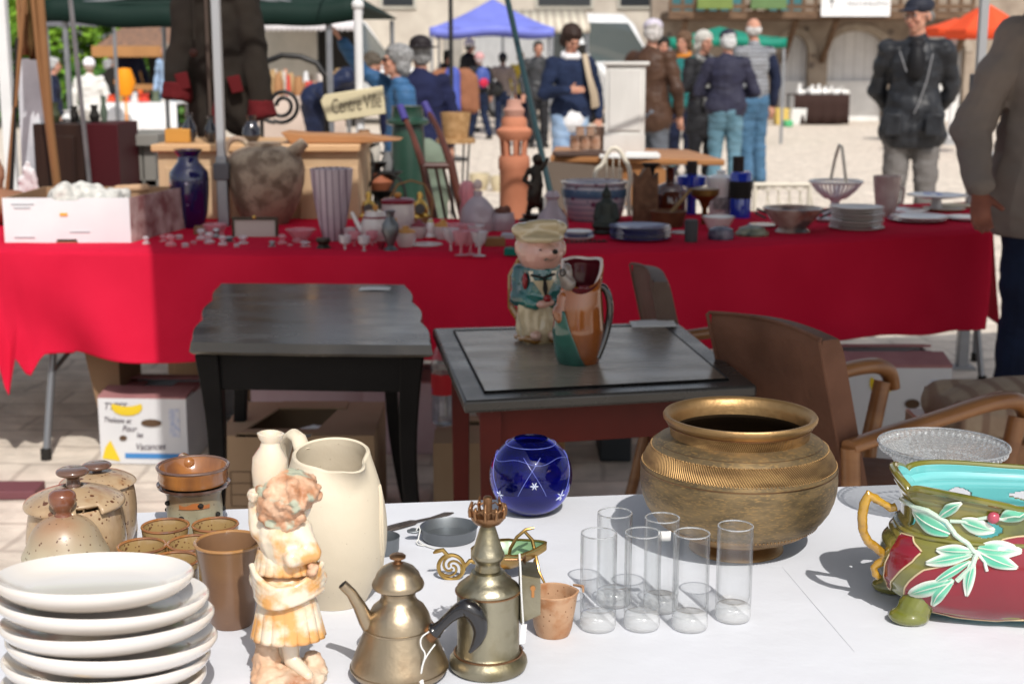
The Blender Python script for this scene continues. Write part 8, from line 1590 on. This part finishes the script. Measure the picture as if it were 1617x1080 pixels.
def uvmat(name, c1, c2, ku, kv, depth=.0012, metal=1, rough=.38, mode='hatch', stain=None):
    m = bpy.data.materials.new(name); m.use_nodes = True; nt = m.node_tree; N = nt.nodes; L = nt.links; b = N['Principled BSDF']
    uv = N.new('ShaderNodeUVMap'); sp = N.new('ShaderNodeSeparateXYZ'); L.new(uv.outputs[0], sp.inputs[0])
    a = N.new('ShaderNodeMath'); a.operation = 'MULTIPLY'; L.new(sp.outputs[0], a.inputs[0]); a.inputs[1].default_value = ku * 2 * pi
    c = N.new('ShaderNodeMath'); c.operation = 'MULTIPLY_ADD'; L.new(sp.outputs[1], c.inputs[0]); c.inputs[1].default_value = kv; L.new(a.outputs[0], c.inputs[2])
    s = N.new('ShaderNodeMath'); s.operation = 'SINE'; L.new(c.outputs[0], s.inputs[0])
    tc = N.new('ShaderNodeTexCoord'); n = N.new('ShaderNodeTexNoise'); n.inputs['Scale'].default_value = 26; n.inputs['Detail'].default_value = 8; mp = N.new('ShaderNodeMapping'); mp.inputs[3].default_value = (1, 1, 3.2); L.new(tc.outputs['Object'], mp.inputs[0]); L.new(mp.outputs[0], n.inputs[0])
    r = N.new('ShaderNodeMapRange'); L.new(n.outputs[0], r.inputs[0]); r.inputs[1].default_value = .38; r.inputs[2].default_value = .62
    mx = N.new('ShaderNodeMix'); mx.data_type = 'RGBA'; L.new(r.outputs[0], mx.inputs[0]); mx.inputs[6].default_value = c1 + (1,); mx.inputs[7].default_value = c2 + (1,); last = mx.outputs[2]
    if mode == 'hatch':
        q = N.new('ShaderNodeMapRange'); L.new(s.outputs[0], q.inputs[0]); q.inputs[1].default_value = -1; q.inputs[2].default_value = 0; q.inputs[3].default_value = .35; q.inputs[4].default_value = 1
        m2 = N.new('ShaderNodeMix'); m2.data_type = 'RGBA'; m2.blend_type = 'MULTIPLY'; m2.inputs[0].default_value = .6; L.new(last, m2.inputs[6]); L.new(q.outputs[0], m2.inputs[7]); last = m2.outputs[2]
    if stain:
        n3 = N.new('ShaderNodeTexNoise'); n3.inputs['Scale'].default_value = stain[1]; n3.inputs['Detail'].default_value = 9; L.new(mp.outputs[0], n3.inputs[0]); r3 = N.new('ShaderNodeMapRange'); L.new(n3.outputs[0], r3.inputs[0]); r3.inputs[1].default_value = stain[2]; r3.inputs[2].default_value = stain[3]
        m3 = N.new('ShaderNodeMix'); m3.data_type = 'RGBA'; L.new(r3.outputs[0], m3.inputs[0]); L.new(last, m3.inputs[6]); m3.inputs[7].default_value = tuple(stain[0]) + (1,); last = m3.outputs[2]
    L.new(last, b.inputs['Base Color']); b.inputs['Metallic'].default_value = metal; b.inputs['Roughness'].default_value = rough
    bp = N.new('ShaderNodeBump'); bp.inputs['Distance'].default_value = depth; L.new(s.outputs[0] if mode == 'hatch' else n.outputs[0], bp.inputs['Height']); bp.inputs['Strength'].default_value = .9; L.new(bp.outputs[0], b.inputs['Normal']); return m
def brass_pot():
    gold = (.44, .275, .12); dk = (.26, .155, .07)
    hatch = uvmat('hatched_gold_band', gold, dk, 230, 1100, .0006, mode='hatch', rough=.5); body = uvmat('scraped_bronze', (.29, .205, .105), (.17, .125, .07), 10, 10, .0008, .75, .5, 'plain', ((.42, .27, .11), 150, .5, .75)); plain_b = mat('smooth_gold', gold, dk, ns=9, rough=.46, metal=.9, bump=.3, bs=60)
    t, p, k, Z, P = fg('brass_pot', 'big round bronze and gold pot with hatched bands', 'pot', 1162, 864, [(73, 864)], plain_b)
    def seg(pts): return [(w / k, Z(py) if py != 864 else 0) for w, py in pts]
    put('foot', MB().lathe([(0, 0)] + seg([(74, 864), (73, 860), (66, 856), (61, 851), (66, 846), (78, 842)]), 96), plain_b, t, ang=60)
    put('lower_band', MB().lathe(seg([(78, 842), (96, 836), (112, 828), (124, 818)]), 120, cap=False), hatch, t)
    put('belly', MB().lathe(seg([(124, 818), (134, 808), (143, 795), (149, 780), (152, 765), (152.8, 750), (152, 738), (149.5, 726)]), 120, cap=False), body, t, ang=60)
    put('upper_band', MB().lathe(seg([(149.5, 726), (146, 717), (141, 708.5), (136, 702)]), 120, cap=False), hatch, t)
    put('shoulder', MB().lathe(seg([(136, 702), (129, 695.5), (118, 689.5), (107, 686)]), 120, cap=False), body, t, ang=60)
    put('collar_band', MB().lathe(seg([(107, 686), (107.5, 680), (109, 674), (111, 669)]), 120, cap=False), hatch, t)
    put('rim', MB().lathe(seg([(111, 669), (115, 665), (118.5, 660), (119, 656), (117, 653), (112, 653.5), (107, 658), (104, 668), (103, 680)]), 120, cap=False), plain_b, t, ang=60)
    put('inner_wall', MB().lathe(seg([(103, 680), (104, 685), (120, 697), (140, 718), (146, 750), (130, 790), (90, 830), (0, 838)]), 120, cap=False), mat('shaded_inside', (.03, .02, .012), (.06, .035, .015), rough=.6, metal=.5), t, ang=60)  # shade of the hollow put into the dark colour of the inner wall
    for w, py, n, s in ((150, 727, 150, .0012), (136.5, 702.5, 140, .0012), (125, 818.5, 130, .0011)):
        q = MB()
        for i in range(n): a = 2 * pi * i / n; q.ell((w / k * cos(a), w / k * sin(a), Z(py)), (s, s, s), 6, 5)
        put('bead_row', q, plain_b, t)
    for w, py in ((111.5, 669.5), (152, 734), (128, 695.5), (79, 842)): put('incised_ring', MB().tube([(w / k * cos(a * pi / 60), w / k * sin(a * pi / 60), Z(py)) for a in range(120)], .0007, 5, closed=True), BRASS_R, t)
brass_pot()

def leafmat(name, edge):
    m = mat(name, (.07, .40, .26), (.14, .50, .32), ns=30, rough=.12, coat=.8); nt = m.node_tree; N, L = nt.nodes, nt.links; b = N['Principled BSDF']; old = b.inputs['Base Color'].links[0].from_socket
    uv = N.new('ShaderNodeUVMap'); sp = N.new('ShaderNodeSeparateXYZ'); L.new(uv.outputs[0], sp.inputs[0])
    def M(op, a, c, d=None):
        x = N.new('ShaderNodeMath'); x.operation = op
        for i, q in enumerate((a, c, d)):
            if q is None: continue
            if isinstance(q, (int, float)): x.inputs[i].default_value = q
            else: L.new(q, x.inputs[i])
        return x.outputs[0]
    e = M('MULTIPLY', M('ABSOLUTE', M('SUBTRACT', sp.outputs[1], .5), 0), 2.0); n = N.new('ShaderNodeTexNoise'); n.inputs['Scale'].default_value = 90
    s = M('ADD', M('ADD', M('MULTIPLY', e, .75), M('MULTIPLY', M('POWER', sp.outputs[0], 4.0), .7)), M('MULTIPLY', n.outputs[0], .5))
    r = N.new('ShaderNodeMapRange'); L.new(s, r.inputs[0]); r.inputs[1].default_value = .35 + edge * .7; r.inputs[2].default_value = .75 + edge * .7
    x = N.new('ShaderNodeMix'); x.data_type = 'RGBA'; L.new(r.outputs[0], x.inputs[0]); L.new(old, x.inputs[6]); x.inputs[7].default_value = (.72, .74, .66, 1); L.new(x.outputs[2], b.inputs['Base Color']); return m
def majolica():
    C = Vector((.610, 1.600, ZW)); a, b, Hh = .172, .084, .156; n = 2.8
    t = thing('majolica_planter', 'glazed majolica planter with turquoise lining, maroon panels and green leaves', 'planter', C + Vector((0, 0, .0004)), radians(-3))
    KZ = [(0, .76), (.05, .86), (.14, .95), (.25, .99), (.36, 1.0), (.48, .985), (.58, .94), (.66, .885), (.72, .865), (.80, .865), (.88, .885), (.94, .925), (1.0, .93)]
    def kz(v):
        for i in range(len(KZ) - 1):
            if v <= KZ[i + 1][0]: f = (v - KZ[i][0]) / (KZ[i + 1][0] - KZ[i][0]); f = f * f * (3 - 2 * f); return KZ[i][1] * (1 - f) + KZ[i + 1][1] * f
        return KZ[-1][1]
    sp = lambda c, e: (abs(c) ** e) * (1 if c >= 0 else -1)
    def Sf(u, v, off=0):
        th = 2 * pi * u; k_ = kz(v); x = (a * k_ + off) * sp(cos(th), 2 / n); y = (b * (k_ * .9 + .1 * k_ * k_) + off) * sp(sin(th), 2 / n)
        top = Hh + .010 * cos(th * 2) * .6 + .011 * (abs(cos(3 * th + .4)) ** .45 - .6); zz = .008 + v * (Hh - .008)
        if v > .8: z1 = .008 + .8 * (Hh - .008); zz = z1 + (v - .8) / .2 * (top - z1)
        return Vector((x, y, zz))
    olive = mat('olive_majolica', (.14, .15, .02), (.25, .20, .045), ns=9, rough=.10, coat=1, stain=((.07, .08, .015), 16, .56, .7)); turq = mat('turquoise_lining', (.18, .55, .55), (.12, .46, .48), ns=5, rough=.1, coat=1)
    def hole(u, v):
        if not .68 < v < .82: return False
        return cos(u * 2 * pi * 13) - 1.1 * ((v - .75) / .06) ** 2 > -.15 and abs(sin(u * 2 * pi)) > .22
    q = MB().grid(Sf, 480, 150, True, skip=hole); o = put('planter_wall', q, [olive, turq, olive], t, solid=.0055); o.modifiers['solid'].material_offset = 1; o.modifiers['solid'].material_offset_rim = 2
    put('bottom', MB().add([Sf(i / 80, .02) for i in range(80)] + [Sf(i / 80, .02) + Vector((0, 0, .004)) for i in range(80)], [tuple(reversed(range(80))), tuple(range(80, 160))] + [(i, (i + 1) % 80, (i + 1) % 80 + 80, i + 80) for i in range(80)]), turq, t)
    put('rim_roll', MB().tube([Sf(i / 160, 1, .0005) for i in range(160)], .0042, 8, closed=True), olive, t); put('shoulder_ridge', MB().tube([Sf(i / 160, .64, .001) for i in range(160)], .0026, 8, closed=True), olive, t)
    # projection of photo points on the front wall
    CF = Vector((0, cos(PITCH), -sin(PITCH))); R_ = Matrix.Rotation(radians(-3), 3, 'Z')
    # sample front surface to find (x,z) under a photo pixel
    samp = []
    for iu in range(0, 240):
        u = .5 + .5 * iu / 240
        for iv in range(0, 101):
            v = iv / 100; s = Sf(u, v); w = R_ @ s + C; c_ = w - CAM; d = c_.dot(CF); samp.append((808.5 + F * c_.x / d, 540 - F * (c_.dot(Vector((0, sin(PITCH), cos(PITCH))))) / d, u, v))
    def UV(px, py): m = min(samp, key=lambda s: (s[0] - px) ** 2 + (s[1] - py) ** 2); return m[2], m[3]
    def on(px, py, off): u, v = UV(px, py); return u, v
    Q = lambda cx_, cy_: (1277 + cx_ / 2.841, 640 + cy_ / 2.841)
    maroon = mat('maroon_majolica', (.24, .008, .02), (.17, .006, .015), ns=5, rough=.12, coat=.5); cream = mat('cream_outline', (.62, .48, .28), rough=.2, coat=1)
    def panel(outline, name):
        # outline in crop px; fill by scanlines in uv
        P = [UV(*Q(*p)) for p in outline]; us = [p[0] for p in P]; u0, u1 = min(us), max(us); N_ = 44; cols = []
        def span(u):
            ys = []
            for i in range(len(P)):
                (ua, va), (ub, vb) = P[i], P[(i + 1) % len(P)]
                if (ua - u) * (ub - u) < 0 or (ua == u and ub != u): ys.append(va + (vb - va) * (u - ua) / (ub - ua))
            return (min(ys), max(ys)) if len(ys) >= 2 else None
        good = [(u0 + (u1 - u0) * (i + .5) / N_) for i in range(N_)]; sp_ = [(u, span(u)) for u in good]; sp_ = [s for s in sp_ if s[1]]
        f = lambda uu, vv: Sf(sp_[min(int(uu * (len(sp_) - 1) + .5), len(sp_) - 1)][0], sp_[min(int(uu * (len(sp_) - 1) + .5), len(sp_) - 1)][1][0] * (1 - vv) + sp_[min(int(uu * (len(sp_) - 1) + .5), len(sp_) - 1)][1][1] * vv, .0012)
        put(name, MB().grid(f, len(sp_) - 1, 16), maroon, t); put('panel_outline', MB().tube([f(i / 40, 0) for i in range(41)], .0011, 6).tube([f(i / 40, 1) for i in range(41)], .0011, 6), cream, t)
    panel([(430, 850), (450, 790), (520, 740), (620, 720), (740, 700), (800, 650), (880, 600), (966, 585), (1050, 590), (1150, 640), (1210, 740), (1210, 850), (1150, 930), (1000, 960), (850, 975), (640, 970), (500, 930)], 'maroon_panel')
    panel([(335, 820), (345, 740), (380, 640), (420, 570), (470, 590), (510, 660), (470, 700), (400, 760), (350, 850)], 'maroon_side_panel')
    lf1 = leafmat('white_green_leaf', .25); lf2 = leafmat('green_leaf_glaze', .55)
    def leaf(base, tip, wpx, m, lobes=0):
        (u0, v0), (u1, v1) = UV(*Q(*base)), UV(*Q(*tip)); A, B = Sf(u0, v0), Sf(u1, v1); L_ = (B - A).length; w = wpx / 2.841 / 1335
        def f(s, c):
            u, v = u0 + (u1 - u0) * s, v0 + (v1 - v0) * s; P0 = Sf(u, v); dirn = (B - A).normalized(); nrm = (Sf(u, v, .01) - P0); nrm = Vector((nrm.x, nrm.y, 0)).normalized(); side = nrm.cross(dirn).normalized(); ww = w * .5 * (sin(pi * min(1, s * .9 + .06)) ** .8) * (1 + (.12 * sin(s * 18) if lobes else 0)); cc = c * 2 - 1
            # keep the blade on the wall: walk sideways in z and along the wall
            q_ = P0 + side * (cc * ww); vv = max(0, min(1, v + (side.z * cc * ww) / Hh)); uu = u + (side.x * cc * ww) / (2 * pi * a) * .9; S_ = Sf(max(.501, min(.999, uu)), vv); return S_ + nrm * (.0022 + .0035 * (1 - abs(cc)) ** .7 * sin(pi * s) + .0012 * abs(cc))
        put('leaf', MB().grid(f, 16, 10), m, t, solid=.0022, sub=1); put('leaf_vein', MB().tube([f(s_ / 8, .5) + Vector((0, -.0004, 0)) for s_ in range(9)], [.0011 - .0001 * s_ for s_ in range(9)], 5), lf2 if m is lf1 else lf1, t)
    for base, tip, w_, m in (((640, 575), (470, 470), 95, lf2), ((590, 500), (695, 435), 60, lf2), ((690, 520), (838, 560), 85, lf1), ((860, 510), (1010, 440), 100, lf2), ((740, 670), (530, 705), 70, lf1), ((730, 655), (575, 645), 60, lf1), ((760, 640), (962, 650), 85, lf1), ((770, 660), (945, 725), 70, lf2), ((748, 690), (712, 855), 75, lf1), ((730, 700), (560, 800), 55, lf2), ((650, 790), (455, 850), 85, lf1), ((655, 780), (560, 900), 85, lf2), ((1040, 480), (1160, 560), 90, lf2)): leaf(base, tip, w_, m)
    def wall_tube(pts, r, m, name, off=.002):
        P_ = [UV(*Q(*p)) for p in pts]; fine = []
        for i in range(len(P_) - 1):
            for s_ in range(5): fine.append(Sf(P_[i][0] + (P_[i + 1][0] - P_[i][0]) * s_ / 5, P_[i][1] + (P_[i + 1][1] - P_[i][1]) * s_ / 5, off))
        put(name, MB().tube(fine, r, 8), m, t)
    wall_tube([(395, 430), (460, 440), (540, 470), (620, 520), (660, 580), (720, 620), (750, 660), (740, 720), (650, 800)], .0030, lf2, 'stem'); wall_tube([(640, 520), (720, 520), (800, 505), (870, 510), (966, 480), (1080, 500)], .0022, lf2, 'stem'); wall_tube([(750, 650), (790, 700), (800, 750)], .0020, lf1, 'stem')
    u, v = UV(*Q(832, 500)); put('berry', blob(MB().ell(Sf(u, v, .004), (.007, .006, .007)).ell(Sf(u + .003, v + .02, .004), (.004, .004, .004)), .0015), plain('berry_pink', (.45, .08, .12), .15), t)
    # gold branch handle
    gd = mat('ochre_branch_glaze', (.52, .30, .03), (.30, .15, .015), ns=12, rough=.1, coat=1); CC = Vector((C.x, C.y, 0)); k = F / ((C - CAM).dot(CF))
    hz = [(392, 455), (372, 470), (340, 440), (300, 425), (268, 385), (250, 440), (236, 500), (242, 570), (262, 612), (300, 640), (345, 665), (345, 700), (305, 715), (285, 722), (300, 760), (318, 775)]
    yl = 1.600; pts = []
    for x_, y_ in hz: w = D(*Q(x_, y_), yl) - C; pts.append(R_.inverted() @ w)
    for _ in range(1): pts = [pts[0]] + [(pts[i - 1] + pts[i] * 4 + pts[i + 1]) / 6 for i in range(1, len(pts) - 1)] + [pts[-1]]
    put('branch_handle', blob(MB().tube(pts, [.0052, .005, .0045, .0055, .0062, .0062, .006, .0055, .0055, .0055, .0055, .006, .005, .004, .005, .004], 12), .0012, disp=(.0008, 160)), gd, t)
    for c_ in list(t.children):      # the far half repeats the decoration in mirror image
        if c_.name.split('.')[0] in ('leaf', 'leaf_vein', 'maroon_side_panel', 'branch_handle') and max(v.co.x for v in c_.data.vertices) < -.04: dup(c_, t).scale = (-1, 1, 1)
    # feet
    for u in (.585, .92, .415, .08):
        q = Sf(u, .10); put('foot', blob(MB().cap((q.x * .93, q.y * .90, .030), .018, (q.x * 1.0, q.y * 1.0, .014), .020).ell((q.x * 1.04, q.y * 1.06, .007), (.024, .020, .011)).ell((q.x * 1.02, q.y * 1.0, .003), (.022, .018, .004)), .002, fn=lambda c, n_: Vector((c.x, c.y, max(0, c.z)))), olive, t)
majolica()
